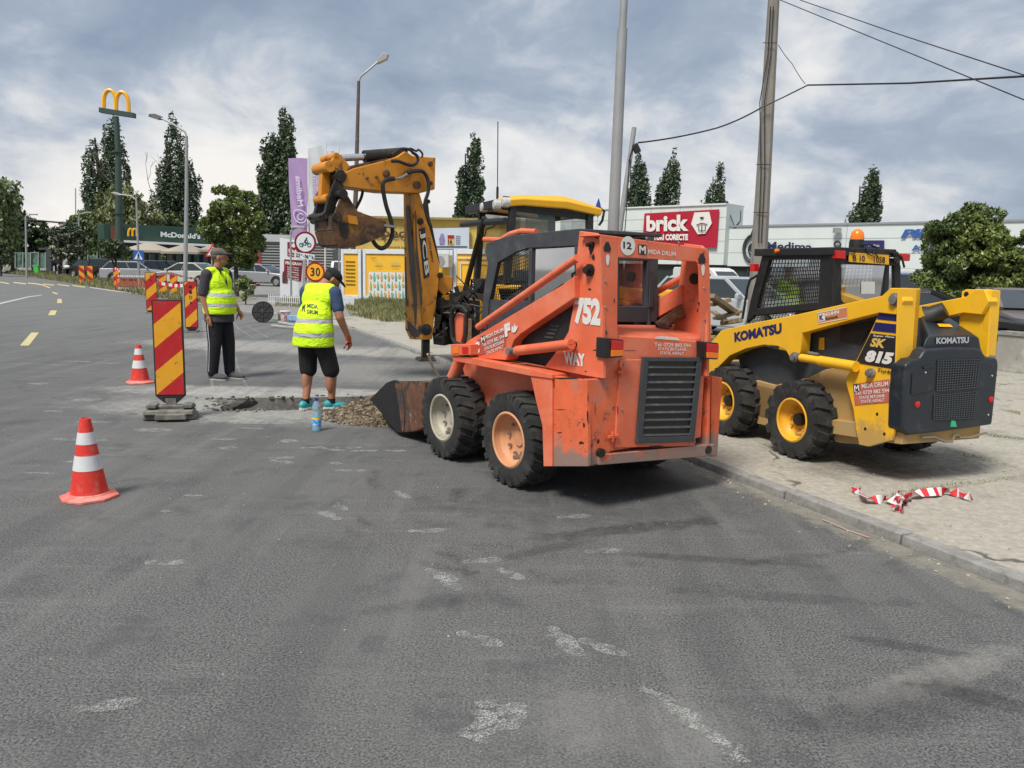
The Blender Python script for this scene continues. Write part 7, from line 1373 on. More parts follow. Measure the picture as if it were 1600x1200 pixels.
# containers
M_CW = mat('white_container_frame', (.62, .66, .70), .6, var=.06, dirt=((.35, .34, .30), 3, .6, .8, .4)); M_CY = mat('yellow_container_panel', (.80, .44, .03), .55, var=.06, vs=1.5)
CA, CB_ = Q(569, 466, 35.5), Q(712, 470, 33.0); cd = (CB_ - CA); cd.z = 0; cd.normalize(); cn = V((-cd.y, cd.x, 0)); CN = V((cn.x, cn.y, 0)); CN = CN if CN.y > 0 else -CN
def CQ(u, v, d=0): r = ray(u, v); o = V((0, 0, CH)); tt = ((CA - CN * d) - o).dot(CN) / r.dot(CN); return o + r * tt
caz = math.degrees(math.atan2(cd.x, cd.y)) - 90
def container(u0, u1, depth, label, deco):
    p, q = CQ(u0, 466), CQ(u1, 466); f = Fr((p.x, p.y, .05), caz); L_ = (q - p).length; zt = CQ(u0, 391).z if u0 < 600 else CQ(712, 391).z; t = thing('container', label, 'container', f)
    mb = MB(f); mb.box((L_ / 2, depth / 2, (zt + .1) / 2), (L_ - .06, depth - .06, zt - .2)); pn = mb.build('panel', M_CY, t); mb = MB(f)
    for x in (.06, L_ - .06):
        for y in (.06, depth - .06): mb.box((x, y, zt / 2), (.16, .16, zt))
    for z in (.08, zt - .1):
        for y in (.04, depth - .04): mb.box((L_ / 2, y, z), (L_ - .3, .14, .2))
        for x in (.04, L_ - .04): mb.box((x, depth / 2, z), (.14, depth - .3, .2))
    mb.build('frame', M_CW, t, bevel=.01); deco(f, L_, zt, pn, t); return t
def deco1(f, L_, zt, pn, t):
    mb = MB(); W = CQ; mb.prism([W(576, 470, .03), W(650, 470, .03), W(650, 426, .03), W(576, 425, .03)], CN * .02); wp = mb.build('white_panel', M_CW, pn)
    cols = {'orange_bottle_print': (.72, .36, .07), 'green_bottle_print': (.10, .42, .32), 'olive_print': (.45, .38, .08)}
    for nm, c in cols.items():
        mb = MB(); M_ = mat(nm, c, .6, var=.1); random.seed(hash(nm) % 99 if False else len(nm))
        for i in range(12):
            u = 579 + i * 5.6; typ = (i * 3 + len(nm)) % 3
            for j, v in enumerate((432, 446, 460)):
                if (i + j * 2) % 3 != list(cols).index(nm): continue
                if (i + j) % 2: mb.add([W(u + 1.1 * a_, v + b_, .06) for a_, b_ in ((-1.2, 7), (1.2, 7), (1.3, 0), (.5, -3), (.4, -7), (-.4, -7), (-.5, -3), (-1.3, 0))], [tuple(range(8))])
                else: mb.add([W(u + 2.0 * cos(k * pi / 5), v + 3.4 * sin(k * pi / 5), .06) for k in range(10)], [tuple(range(10))])
        if mb.v: mb.ch = [(0, len(mb.v), 0, len(mb.f))]; mb.build('printed_bottles', M_, wp)
    mb = MB(); txt(mb, 'Supeco', W(579, 405, .05), W(588, 405.5, .05), W(579, 401, .05)); txt(mb, 'doneaza', W(586, 416.5, .05), W(595, 417, .05), W(586, 414.5, .05)); txt(mb, 'recicleaza', W(611, 416.5, .05), W(622, 417, .05), W(611, 414.5, .05)); mb.build('lettering', MATS['brown_black_letters'], pn)
    mb = MB(); txt(mb, 'SGR AICI', W(586, 412.8, .05), W(596, 413, .05), W(586, 410, .05), bold=.02); txt(mb, 'RETURNEAZA', W(610, 413, .05), W(624, 413, .05), W(610, 410, .05), bold=.02); mb.build('lettering', MATS['green_bottle_print'], pn)
    # left end wall print
    mb = MB(f); 
    for k in range(7): mb.box((-.02 + .035, 1.2, zt * .30 + k * .17), (.01, 1.6, .025))
    mb.build('printed_lines', MATS['brown_black_letters'], pn)
def deco2(f, L_, zt, pn, t):
    mb = MB(); W = CQ
    for q in ([(714, 402), (760, 403), (760, 404.5), (714, 403.5)], [(719, 410), (760, 411), (760, 412), (719, 411)], [(719, 411), (720.2, 411), (720.2, 455), (719, 455)]): mb.prism([W(u, v, .04) for u, v in q], CN * .02)
    mb.build('white_lines', M_CW, pn); mb = MB(); txt(mb, 'Supeco', W(729, 409, .06), W(744, 409.5, .06), W(729, 403, .06)); mb.build('lettering', MATS['brown_black_letters'], pn)
container(534, 564, 2.4, 'narrow end container with yellow printed panel at the far left', lambda f, L_, zt, pn, t: [MB(f) and (lambda m: (m.box((L_ * .45, -.0, zt * .3 + .17 * k), (L_ * .5, .03, .02)), m.build('printed_lines', MATS['brown_black_letters'], pn)))(MB(f)) for k in range(7)]); container(568, 706, 2.4, 'white framed container with printed bottles and yellow panel, left one', deco1); container(709, 860, 2.4, 'white framed container with plain yellow panels, behind the digger cab', deco2)
f = Fr(CQ(692, 408, .4), caz); t = thing('air_conditioner', 'white air conditioning unit on the container wall', 'air conditioner', f); mb = MB(f); mb.box((0, 0, 0), (.75, .28, .5)); bx_ = mb.build('casing', mat('aged_white_metal', (.50, .50, .46), .6, var=.15), t, bevel=.01); mb = MB(); mb.lathe([(.2, -.16), (.2, -.15), (.02, -.15)], f.O, CN, 20); mb.build('fan_grille', M_GALV, bx_); mb = MB(f); mb.box((0, .1, -.28), (.8, .4, .03)); mb.build('bracket', M_GALV, t)
# grey louvred shed
Y2 = 68; f = Fr(Q(430, 440, Y2), 0); f.O.z = .05; t = thing('shed', 'grey louvred metal building behind the silver car', 'building', f); S2_ = lambda u, v, d=0: Q(u, v, Y2 - d); za, zb2 = .05, S2_(430, 376).z; x0, x1 = S2_(400, 400).x, S2_(520, 400).x
mb = MB(); mb.box(((x0 + x1) / 2, Y2 + 3, zb2 / 2), (x1 - x0, 6, zb2)); wls = mb.build('wall', mat('grey_cladding', (.16, .17, .165), .7, var=.08), t); mb = MB()
for k in range(14): mb.box(((x0 + x1) / 2, Y2 - .06, .5 + k * zb2 / 15), (x1 - x0, .12, .10))
mb.ch = [(0, len(mb.v), 0, len(mb.f))]; mb.build('louvre_slats', mat('grey_slats', (.30, .31, .30), .6), wls); mb = MB(); mb.box(((x0 + x1) / 2, Y2 + 3, zb2 + .2), (x1 - x0 + .4, 6.6, .6)); mb.build('roof', mat('pale_roof', (.42, .44, .44), .6), t); mb = MB(); mb.box((S2_(404, 410).x, Y2 - .1, 1.3), (.6, .1, 2.4)); mb.build('red_door', mat('dark_red_door', (.22, .03, .03), .6), wls)
# fast food restaurant
RA, RB = Q(166, 430, 74), Q(345, 432, 80); rd = RB - RA; rd.z = 0; rl_ = rd.length; rd.normalize(); RN = V((-rd.y, rd.x, 0)); raz = math.degrees(math.atan2(rd.x, rd.y)) - 90
def RQ(u, v, d=0): r = ray(u, v); o = V((0, 0, CH)); tt = ((RA - RN * d) - o).dot(RN) / r.dot(RN); return o + r * tt
f = Fr((RA.x, RA.y, .05), raz); t = thing('restaurant', 'dark green restaurant with white band, arches emblem and white name', 'building', f); zt, zb3 = RQ(240, 353).z, RQ(240, 378).z
M_GRN = mat('dark_green_cladding', (.022, .060, .045), .5, var=.08, vs=.5)
def rbox(mb, u0, u1, v0, v1, d, th): mb.prism([RQ(u0, v1, d), RQ(u1, v1 + (u1 - u0) * .02, d), RQ(u1, v0 + (u1 - u0) * .02, d), RQ(u0, v0, d)], RN * th)
mb = MB(f); mb.box((rl_ / 2 + 2, 2, (zt + zb3) / 2), (rl_ + 4, 4, zt - zb3)); up_ = mb.build('upper_wall', M_GRN, t); mb = MB(f); mb.box((rl_ / 2 + 2, 2.2, zb3 / 2), (rl_ + 3.6, 3.6, zb3)); lw_ = mb.build('lower_wall', mat('dark_glazed_front', (.02, .025, .025), .25, var=.3, vs=.5), t)
mb = MB(); rbox(mb, 174, 180.5, 352, 394, .3, .3); rbox(mb, 189, 192, 352, 376, .3, .3); mb.build('brown_panel', mat('brown_cladding', (.17, .055, .025), .6, var=.15), up_)
mb = MB(); mb.prism([RQ(180, 378, .8), RQ(345, 386, .8), RQ(345, 382.5, .8), RQ(180, 374.5, .8)], RN * .8); mb.build('white_band', mat('white_band', (.75, .76, .76), .5, var=.03), t); mb = MB(); rbox(mb, 156, 170, 382.5, 386, 1.0, .3); mb.build('white_band', MATS['white_band'], t)
mb = MB(); txt(mb, "McDonald's", RQ(251, 370, .2), RQ(313, 373.5, .2), RQ(251, 361.5, .2), bold=.035); mb.build('lettering', MATS['white_band'], up_)
def arches(mb, fq, u, v, w_, h, r):
    for k in (-1, 1):
        pts = [fq(u + k * w_ * .25 + w_ * .25 * cos(a_) * (1 + (.12 if k * cos(a_) > 0 else 0)), v - h * max(0, sin(a_)) ** .55) for a_ in [pi * i / 14 for i in range(15)]]; mb.tube(pts, r, 6)
mb = MB(); arches(mb, lambda u, v: RQ(u, v, .25), 207, 369, 12.5, 11.5, .09); mb.build('emblem', mat('golden_yellow', (.85, .42, .01), .4, var=.03), up_)
mb = MB(); 
for k in range(9): rbox(mb, 205 + k * 14, 213 + k * 14, 397, 415, -.05, .02)
mb.build('window', mat('greenish_glass', (.05, .09, .085), .1, var=.5, vs=1.5), lw_)
# parasols
for i, (u0, v0, u1, v1, up_v, lab) in enumerate(((203, 390.5, 262, 393, 377.5, 'left beige parasol before the dark green restaurant'), (262, 393, 320, 395.5, 380.5, 'right beige parasol before the dark green restaurant'), (316, 390, 352, 393, 381, 'beige parasol edge above the triangular sign'))):
    Yp = 68; c_ = Q((u0 + u1) / 2, up_v, Yp); a_, b_ = Q(u0, v0, Yp), Q(u1, v1, Yp); f = Fr((c_.x, Yp, .05), 0); t = thing('parasol', lab, 'parasol', f, 'beige parasols'); h = (b_ - a_).length / 2; mb = MB()
    ring = [V((c_.x + x * h, Yp + y * h, a_.z)) for x, y in ((-1, -1), (0, -1.0), (1, -1), (1, 0), (1, 1), (0, 1), (-1, 1), (-1, 0))]
    k0 = len(mb.v); mb.add(ring + [c_] + [p - V((0, 0, .18)) for p in ring], [(i_, (i_ + 1) % 8, 8) for i_ in range(8)] + [(i_, (i_ + 1) % 8, (i_ + 1) % 8 + 9, i_ + 9) for i_ in range(8)]); mb.build('canopy', mat('beige_canvas', (.36, .32, .26), .85, var=.06), t); mb = MB(); mb.tube([(c_.x, Yp, .05), (c_.x, Yp, c_.z)], .05, 6); mb.build('pole', M_GALV, t)
# tall arches sign
Y3 = 62; f = Fr(Q(187, 425, Y3), 0); f.O.z = .05; t = thing('pylon_sign', 'tall green pylon with golden arches on top', 'sign', f); mb = MB(); mb.lathe([(.38, 0), (.34, 2.2), (.30, 6), (.27, 9), (.25, Q(182, 182, Y3).z)], f.O, n=14, cap=True) if False else mb.tube([f.O, Q(186, 332, Y3), Q(184.6, 237, Y3), Q(181.5, 182, Y3)], [.34, .28, .22, .19], 14); M_PG = mat('pylon_green', (.035, .065, .055), .5, var=.08); mb.build('column', M_PG, t)
mb = MB(); 
for v in (237, 333): c_ = Q(184.6 if v < 300 else 186, v, Y3); mb.lathe([(.4, -.06), (.4, .06)], c_, n=14, cap=True)
mb.build('flange', M_PG, t); mb = MB(); mb.prism([Q(154, 175, Y3), Q(208, 183.5, Y3), Q(208, 176, Y3), Q(154.5, 167.5, Y3)], V((0, .5, 0))); bm_ = mb.build('crossbar', M_PG, t)
mb = MB()
for d in (.15, ): arches(mb, lambda u, v: Q(u, v + (u - 181) * .16, Y3 + d), 181.5, 173.5, 37, 31, .15)
mb.build('arches', MATS['golden_yellow'], bm_)
# bus shelter, hoarding, small things over the road
Y4 = 72; S4 = lambda u, v, d=0: Q(u, v, Y4 - d); f = Fr(S4(85, 424), 0); f.O.z = .05; t = thing('bus_shelter', 'dark bus shelter with a blue poster under the flowering tree', 'bus shelter', f); mb = MB(); mb.prism([S4(60, 390), S4(100, 390), S4(100, 386.5), S4(60, 387)], V((0, 2, 0))); mb.build('roof', M_DGREY, t); mb = MB(); mb.prism([S4(72, 424), (S4(80, 424)), S4(80, 390), S4(72, 390)], V((0, .3, 0))); mb.prism([S4(90, 424, -1), S4(96, 424, -1), S4(96, 390, -1), S4(90, 390, -1)], V((0, .2, 0))); mb.build('side_wall', M_DGREY, t); mb = MB(); mb.prism([S4(82, 411, -.5), S4(90, 411, -.5), S4(90, 395, -.5), S4(82, 395, -.5)], V((0, .1, 0))); mb.build('poster', mat('blue_poster', (.05, .20, .32), .5, var=.6, vs=1.5), t)
Y5 = 76; S5 = lambda u, v, d=0: Q(u, v, Y5 - d); f = Fr(S5(45, 420), 0); f.O.z = .05; t = thing('site_fence', 'green hoarding with dark scribbles left of the bus shelter', 'fence', f); mb = MB(); mb.prism([S5(24, 418), S5(71, 419), S5(71, 395), S5(24, 394)], V((0, .15, 0))); bd = mb.build('panel', mat('pale_green_sheet', (.10, .19, .14), .7, var=.3, vs=1.2, dirt=((.03, .06, .05), 1.3, .52, .56, .9)), t); mb = MB()
for u in (24, 36, 48, 60, 71): mb.bar(S5(u, 419, .1), S5(u, 394, .1), .08, .08, up=(0, 1, 0))
mb.build('post', M_GALV, t)
f = Fr(S5(145, 415), 0); f.O.z = .05; t = thing('site_fence', 'green sheet fence behind the dark car at the left', 'fence', f); mb = MB(); mb.prism([S5(137, 418), S5(158, 418), S5(158, 399), S5(137, 399)], V((0, .15, 0))); mb.build('panel', MATS['pale_green_sheet'], t); mb = MB(); mb.bar(S5(137, 419, .1), S5(137, 399, .1), .08, .08, up=(0, 1, 0)); mb.bar(S5(152, 419, .1), S5(152, 393, .1), .08, .08, up=(0, 1, 0)); mb.build('post', M_GALV, t)
y_ = P(53, 426).y; f = Fr(P(53, 426), 0); t = thing('bus_stop_sign', 'blue and white bus stop sign on a thin pole', 'road sign', f); mb = MB(); mb.tube([f.O, Q(52.5, 400, y_)], .04, 6); mb.build('pole', M_GALV, t); mb = MB(); mb.prism([Q(48, 399, y_ - .1), Q(58, 399, y_ - .1), Q(58, 394, y_ - .1), Q(48, 394, y_ - .1)], V((0, .06, 0))); mb.build('white_half', M_SW, t); mb = MB(); mb.prism([Q(48, 403, y_ - .1), Q(58, 403, y_ - .1), Q(58, 399, y_ - .1), Q(48, 399, y_ - .1)], V((0, .06, 0))); mb.build('blue_half', M_SB, t)
f = Fr(Q(58, 420, 70), 0); f.O.z = .05; t = thing('waste_bin', 'bright green bin beside the bus stop sign', 'bin', f); mb = MB(f); mb.box((0, 0, .45), (.35, .3, .7), tx=1.25, ty=1.1, ry=-.12); mb.build('bin_body', mat('bright_green_plastic', (.06, .50, .08), .5), t, bevel=.03); mb = MB(f); mb.box((-.06, 0, .84), (.5, .36, .08), ry=-.12); mb.build('bin_lid', MATS['bright_green_plastic'], t, bevel=.02)
mb = MB(); mb.tube([Q(20, 341, 82), Q(60, 345, 82), Q(125, 350, 82)], .10, 6); o = tag(mb.build('pipe_bridge', M_BLACK, fr=Fr(Q(20, 341, 82), 0)), 'dark overhead pipe between the left willow and the next trees', 'pipe')
f = Fr(Q(118, 420, 95), 0); t = thing('antenna_mast', 'thin distant mast left of the middle willow', 'antenna', f); f.O.z = 0; t.location = f.O; mb = MB(); mb.tube([f.O, Q(118, 294, 95)], .06, 5); mb.build('mast', M_GALV, t)
# parking island with red and white stones
mb = MB()
for k, (u, v) in enumerate(((376, 451), (384, 450), (392, 449), (400, 448), (366, 453))): p, q = P(u - 3.6, v + .4), P(u + 3.6, v - .4); mb.mi = k % 2; mb.bar(p + V((0, 0, .1)), q + V((0, 0, .1)), .2, .16)
struct(mb.build('kerb_stones', [mat('white_kerb', (.55, .54, .50), .8, var=.2), mat('red_kerb', (.35, .09, .07), .8, var=.2)], fr=W0))
# concrete wall and black railing at the right edge
wa, wb = P(1553, 578, .05), P(1660, 592, .05); f = Fr((wa.x, wa.y, .05), 0); t = thing('boundary_wall', 'stained low concrete wall at the right edge of the picture', 'wall', f); zt = Q(1585, 520, wa.y).z; d_ = (wb - wa).normalized(); mb = MB(); n_ = V((-d_.y, d_.x, 0)) * .25; mb.prism([wa, wa + d_ * 5, wa + d_ * 5 + V((0, 0, zt - .08)), wa + V((0, 0, zt - .08))], n_); mb.build('wall_body', mat('stained_concrete', (.33, .315, .28), .9, var=.2, vs=2.5, dirt=[((.50, .49, .45), 2.2, .5, .66, .7), ((.12, .11, .09), 3, .55, .72, .7)], bump=.4, bs=20), t, bevel=.01)
mb = MB(); mb.prism([wa - n_ * .1 + V((0, 0, zt - .08)), wa + d_ * 5 - n_ * .1 + V((0, 0, zt - .08)), wa + d_ * 5 - n_ * .1 + V((0, 0, zt - .02)), wa - n_ * .1 + V((0, 0, zt - .02))], n_ * 1.2); mb.build('coping', M_KERB, t)
t2 = thing('railing', 'black iron railing standing on the low concrete wall', 'fence', Fr((wa.x, wa.y, zt), 0)); mb = MB(); p = wa + d_ * .62 + n_ * .5; hz_ = 1.15
mb.box((p.x, p.y, zt + hz_ / 2), (.16, .12, hz_)); mb.build('post', M_BLACK, t2, bevel=.01)
for k in range(12): mb = MB(); q = p + d_ * (.28 + .14 * k); mb.box((q.x, q.y, zt + hz_ / 2), (.03, .03, hz_)); mb.build('bar', M_BLACK, t2)
mb = MB(); mb.bar(p + V((0, 0, zt - p.z + .1)), p + d_ * 2.2 + V((0, 0, zt - p.z + .1)), .04, .03); mb.bar(p + V((0, 0, zt - p.z + hz_ - .1)), p + d_ * 2.2 + V((0, 0, zt - p.z + hz_ - .1)), .04, .03); mb.build('rail', M_BLACK, t2)
# ================================================================== CARS
M_TYRE = mat('car_tyre', (.02, .02, .02), .8); M_ALLOY = mat('alloy_rim', (.35, .36, .37), .4, .6); M_CG = mat('car_glass', (.03, .04, .045), .08, var=.1)
def carpaint(n, c, metal=.3): return mat(n, c, .32, metal, var=.04, vs=2, coat=.4)
def car(u, v, az, label, paint, L_=4.5, Wd=1.78, Hh=1.46, kind='sedan', loc=None, plate=True, grp=None):
    p = loc or P(u, v, .05); f = Fr((p.x, p.y, .05), az); t = thing('parked_car' if kind != 'van' else 'parked_van', label, 'car' if kind != 'van' else 'van', f, grp); h = L_ / 2; w = Wd / 2; W = f.W
    if kind == 'van': prof = [(-h, .35), (-h, Hh - .15), (-h + .1, Hh), (h * .35, Hh), (h * .52, Hh - .12), (h * .72, 1.35), (h * .97, 1.0), (h, .75), (h, .32)]; bl = 1.05
    elif kind == 'suv': prof = [(-h, .40), (-h, .85), (-h + .05, 1.02), (h * .38, 1.02), (h * .90, .92), (h, .75), (h, .35)]
    elif kind == 'hatch': prof = [(-h, .35), (-h, .80), (-h + .05, .93), (h * .35, .95), (h * .88, .80), (h, .65), (h, .32)]
    else: prof = [(-h, .35), (-h, .78), (-h + .08, .93), (-h * .62, .97), (h * .34, .93), (h * .88, .78), (h, .62), (h, .32)]
    def arch(pr):
        bot = [(h - .02, .24)]
        for cy in (h * .62, -h * .60): bot += [(cy + .40 * cos(a_), .24 + .44 * max(0, sin(a_))) for a_ in [pi * i / 8 for i in range(9)]]
        return pr + bot + [(-h + .02, .24)]
    pr = arch(prof); mb = MB()
    mb.loft([[W((x * 1.0, y * (1 - .02 * (abs(x) > w - .05)), z)) for y, z in pr] for x in (-w, -w + .07, w - .07, w)] if False else [[W((x, y, z)) for y, z in pr] for x in (-w, w)])
    b = mb.build('body', paint, t, bevel=.05, seg=3)
    if kind == 'van':
        mb = MB()
        for s_ in (-1, 1): mb.prism([W((s_ * (w + .004), y, z)) for y, z in ((h * .30, 1.1), (h * .62, 1.1), (h * .48, Hh - .35), (h * .30, Hh - .35))], f.Rt * .01 * s_)
        mb.prism([W((x, y, z)) for x, y, z in ((-w + .12, h * .70, 1.38), (w - .12, h * .70, 1.38), (w - .2, h * .535, Hh - .2), (-w + .2, h * .535, Hh - .2))], f.Fd * .03 + V((0, 0, .02))); mb.build('window', M_CG, b)
    else:
        k = {'sedan': (-.74, -.40, .06, .44), 'suv': (-.96, -.88, .08, .40), 'hatch': (-.94, -.72, .10, .42)}[kind]; zb_ = prof[3][1] - .03; zt = Hh - .04; y0_, y1_, y2_, y3_ = [q * h for q in k]; wi = w - .16
        ca = [W(q) for q in ((-w + .04, y0_, zb_), (w - .04, y0_, zb_), (w - .04, y3_, zb_), (-w + .04, y3_, zb_))]; cb = [W(q) for q in ((-wi, y1_, zt), (wi, y1_, zt), (wi, y2_, zt), (-wi, y2_, zt))]
        mb = MB(); mb.loft([ca, cb]); gz = mb.build('window', M_CG, t, bevel=.03)
        mb = MB(); mb.loft([[W(q) for q in ((-wi - .02, y1_ - .04, zt - .03), (wi + .02, y1_ - .04, zt - .03), (wi + .02, y2_ + .04, zt - .03), (-wi - .02, y2_ + .04, zt - .03))], [W(q) for q in ((-wi + .08, y1_ + .06, zt + .04), (wi - .08, y1_ + .06, zt + .04), (wi - .08, y2_ - .06, zt + .04), (-wi + .08, y2_ - .06, zt + .04))]]); mb.build('roof', paint, t, bevel=.02)
        mb = MB()
        for i in range(4): mb.bar(ca[i], cb[i], .07, .06)
        for s_, (A_, B2) in ((-1, (3, 0)), (1, (2, 1))):
            for q in (.42,): mb.bar(ca[A_].lerp(ca[B2], q), cb[A_].lerp(cb[B2], q), .06, .03)
        mb.ch = [(0, len(mb.v), 0, len(mb.f))]; mb.build('pillars', paint, b)
    for y in (h * .62, -h * .60):
        for s_ in (-1, 1):
            c_ = W((s_ * (w - .01), y, .31)); mb = MB(); mb.lathe([(.001, .2), (.31, .2), (.315, .03), (.29, .0), (.20, .01)], c_, -f.Rt * s_, 22); wh = mb.build('wheel', M_TYRE, t); mb = MB(); mb.lathe([(.205, .012), (.19, .03), (.06, .015), (.001, .012)], c_, -f.Rt * s_, 14); mb.build('rim', M_ALLOY, wh)
    for s_ in (-1, 1):
        mb = MB(f); mb.box((s_ * (w - .28), h - .06, .66 if kind != 'van' else .85), (.38, .12, .14)); mb.build('headlight', M_WLENS, b, bevel=.02); mb = MB(f); mb.box((s_ * (w - .16), -h + .02, .80), (.26, .08, .16 if kind == 'sedan' else .34)); mb.build('tail_light', M_REDL, b, bevel=.02); mb = MB(f); mb.box((s_ * (w + .08), h * .36 if kind != 'van' else h * .6, 1.0 if kind != 'van' else 1.25), (.18, .10, .14 if kind != 'van' else .3)); mb.build('mirror', paint, b, bevel=.03)
    mb = MB(f); mb.box((0, h, .45), (.52, .03, .11)); mb.build('number_plate', M_WTXT, b); mb = MB(f); mb.box((0, h + .0, .58), (.9, .03, .12)); mb.build('grille', M_BLACK, b)
    return t
SIL, WHT, DRK, NVY, BLK2, LBL = carpaint('silver_paint', (.42, .44, .46), .5), carpaint('white_paint', (.62, .63, .64), 0), carpaint('charcoal_paint', (.035, .037, .045)), carpaint('dark_navy_paint', (.02, .025, .05)), carpaint('black_paint', (.012, .012, .014)), carpaint('pale_silver_paint', (.50, .53, .54), .3)
at_ = lambda u, Y: V((Q(u, 420, Y).x, Y, .045))
car(0, 0, 103, 'silver sedan parked left of the white totem', SIL, loc=at_(412, 54)); car(0, 0, 100, 'pale sedan half hidden behind the silver sedan near the tree', LBL, loc=at_(398, 61)); car(0, 0, 165, 'white van standing behind the totem and the lower signs', WHT, loc=at_(541, 47), kind='suv', Hh=1.75, L_=4.6)
car(0, 0, 115, 'black sedan at the left, nose towards the distant pair of boards', BLK2, loc=at_(146, 66), Hh=1.5); car(0, 0, 60, 'dark estate car parked before the dark green restaurant', DRK, loc=at_(184, 64), kind='suv', Hh=1.6); car(0, 0, 78, 'silver hatchback behind the mesh barrier', SIL, loc=at_(215, 56), kind='hatch', Hh=1.45)
car(0, 0, 20, 'dark navy car seen from behind, right of the silver hatchback', NVY, loc=at_(242, 58), kind='hatch', Hh=1.55); car(0, 0, 40, 'dark blue car between the navy car and the white sedan', NVY, loc=at_(264, 64), kind='hatch', Hh=1.55); car(0, 0, -78, 'cream white sedan left of the capped man', carpaint('cream_paint', (.55, .54, .50), .1), loc=at_(293, 50), L_=4.7)
car(0, 0, 150, 'white panel van between the orange loader and the hall', WHT, loc=at_(1108, 50), kind='van', L_=4.6, Wd=1.9, Hh=1.85); car(0, 0, 140, 'pale car in front of the white panel van', LBL, loc=at_(1150, 20), kind='hatch', L_=4.3); car(0, 0, 120, 'black car seen over the yellow loader hood', BLK2, loc=at_(1450, 15), L_=4.2, Hh=1.34)
car(0, 0, 150, 'white delivery van with orange leaf print left of the right tree', WHT, loc=at_(1418, 33), kind='van', L_=4.8, Wd=1.9, Hh=1.85); car(0, 0, 192, 'brownish silver car behind the black railing', carpaint('warm_grey_paint', (.20, .17, .16), .5), loc=at_(1612, 17.5), L_=4.3, Hh=1.36); car(0, 0, 150, 'white and blue van under the right tree', carpaint('blue_white_paint', (.10, .16, .40), .1), loc=at_(1488, 29), kind='suv', Hh=1.7)
for k in range(4): pass
# distant walkers by the tree
def walker(u, Y, az, label, top, pants, H=1.7):
    f = Fr(at_(u, Y), az); t = thing('person', label, 'person', f); W = f.W; Rm = Matrix.Rotation(-f.az, 3, 'Z'); mb = MB()
    for s_, y in ((1, .12), (-1, -.1)): limb(mb, [W(p) for p in ((s_ * .08, 0, .88), (s_ * .09, y * .6, .46), (s_ * .09, y, .06))], (.085, .06, .04)); mb.ell(W((s_ * .09, y + .06, .04)), (.045, .12, .04), Rm); limb(mb, [W(p) for p in ((s_ * .18, 0, 1.38), (s_ * .23, -.03, 1.1), (s_ * .22, .08, .86))], (.05, .04, .03)); mb.ell(W((s_ * .22, .1, .8)), (.03, .04, .07), Rm)
    mb.ell(W((0, 0, 1.0)), (.15, .11, .2), Rm); mb.ell(W((0, 0, 1.28)), (.18, .11, .18), Rm); limb(mb, [W((0, 0, 1.4)), W((0, .01, 1.52))], (.05, .05)); mb.fr = None; head(mb, W((0, .02, 1.6)), Rm); organic(mb, 'body', M_SKIN, t, .018, 2)
    mb = MB(); mb.ell(W((0, 0, 1.2)), (.185, .13, .30), Rm); [limb(mb, [W((s_ * .17, 0, 1.38)), W((s_ * .22, -.02, 1.15))], (.07, .06)) for s_ in (-1, 1)]; organic(mb, 'shirt', top, t, .02, 2); mb = MB(); mb.ell(W((0, 0, .93)), (.17, .125, .12), Rm); [limb(mb, [W((s_ * .08, 0, .88)), W((s_ * .09, y * .7, .35))], (.10, .08)) for s_, y in ((1, .12), (-1, -.1))]; organic(mb, 'trousers', pants, t, .02, 2); mb = MB(); mb.ell(W((0, -.01, 1.66)), (.085, .105, .08), Rm); organic(mb, 'hair', M_HAIR, t, .02, 1)
walker(391, 66, 200, 'distant walker in a dark red top beyond the pale car', cloth('dark_red_top', (.16, .03, .05)), M_NAVYP); walker(376, 64, 120, 'distant walker in pale clothes beside the tree trunk', cloth('pale_top', (.5, .5, .5)), cloth('pale_trousers', (.4, .42, .42)))
walker(93, 64, 250, 'person in dark clothes bending by the motorcycles at the bus shelter', M_NAVYP, M_NAVYP)
f = Fr(at_(102, 66), 95); t = thing('motorcycle', 'white and dark motorcycle parked at the bus shelter', 'motorcycle', f); W = f.W
for y in (-.65, .65): mb = MB(); mb.lathe([(.22, -.05), (.31, -.05), (.32, 0), (.31, .05), (.22, .05), (.22, -.05)], W((0, y, .32)), f.Rt, 20); wh = mb.build('wheel', M_TYRE, t); mb = MB(); mb.lathe([(.22, -.01), (.02, -.03), (.02, .03), (.22, .01)], W((0, y, .32)), f.Rt, 14); mb.build('rim', M_ALLOY, wh)
mb = MB(); mb.ell(W((0, .15, .85)), (.16, .3, .16), Matrix.Rotation(-f.az, 3, 'Z')); mb.build('tank', WHT, t); mb = MB(); mb.ell(W((0, -.35, .82)), (.13, .4, .08), Matrix.Rotation(-f.az, 3, 'Z')); mb.build('seat', M_BLACK, t); mb = MB(); mb.box(W((0, 0, .5)), (.25, .3, .4)); mb.tube([W((0, .65, .32)), W((0, .45, .95))], .04, 6); mb.tube([W((-.35, .4, 1.05)), W((0, .45, .98)), W((.35, .4, 1.05))], .02, 6); mb.tube([W((0, -.65, .32)), W((0, -.1, .45))], .04, 6); mb.ch = [(0, len(mb.v), 0, len(mb.f))]; mb.build('frame', M_BLACK, t)
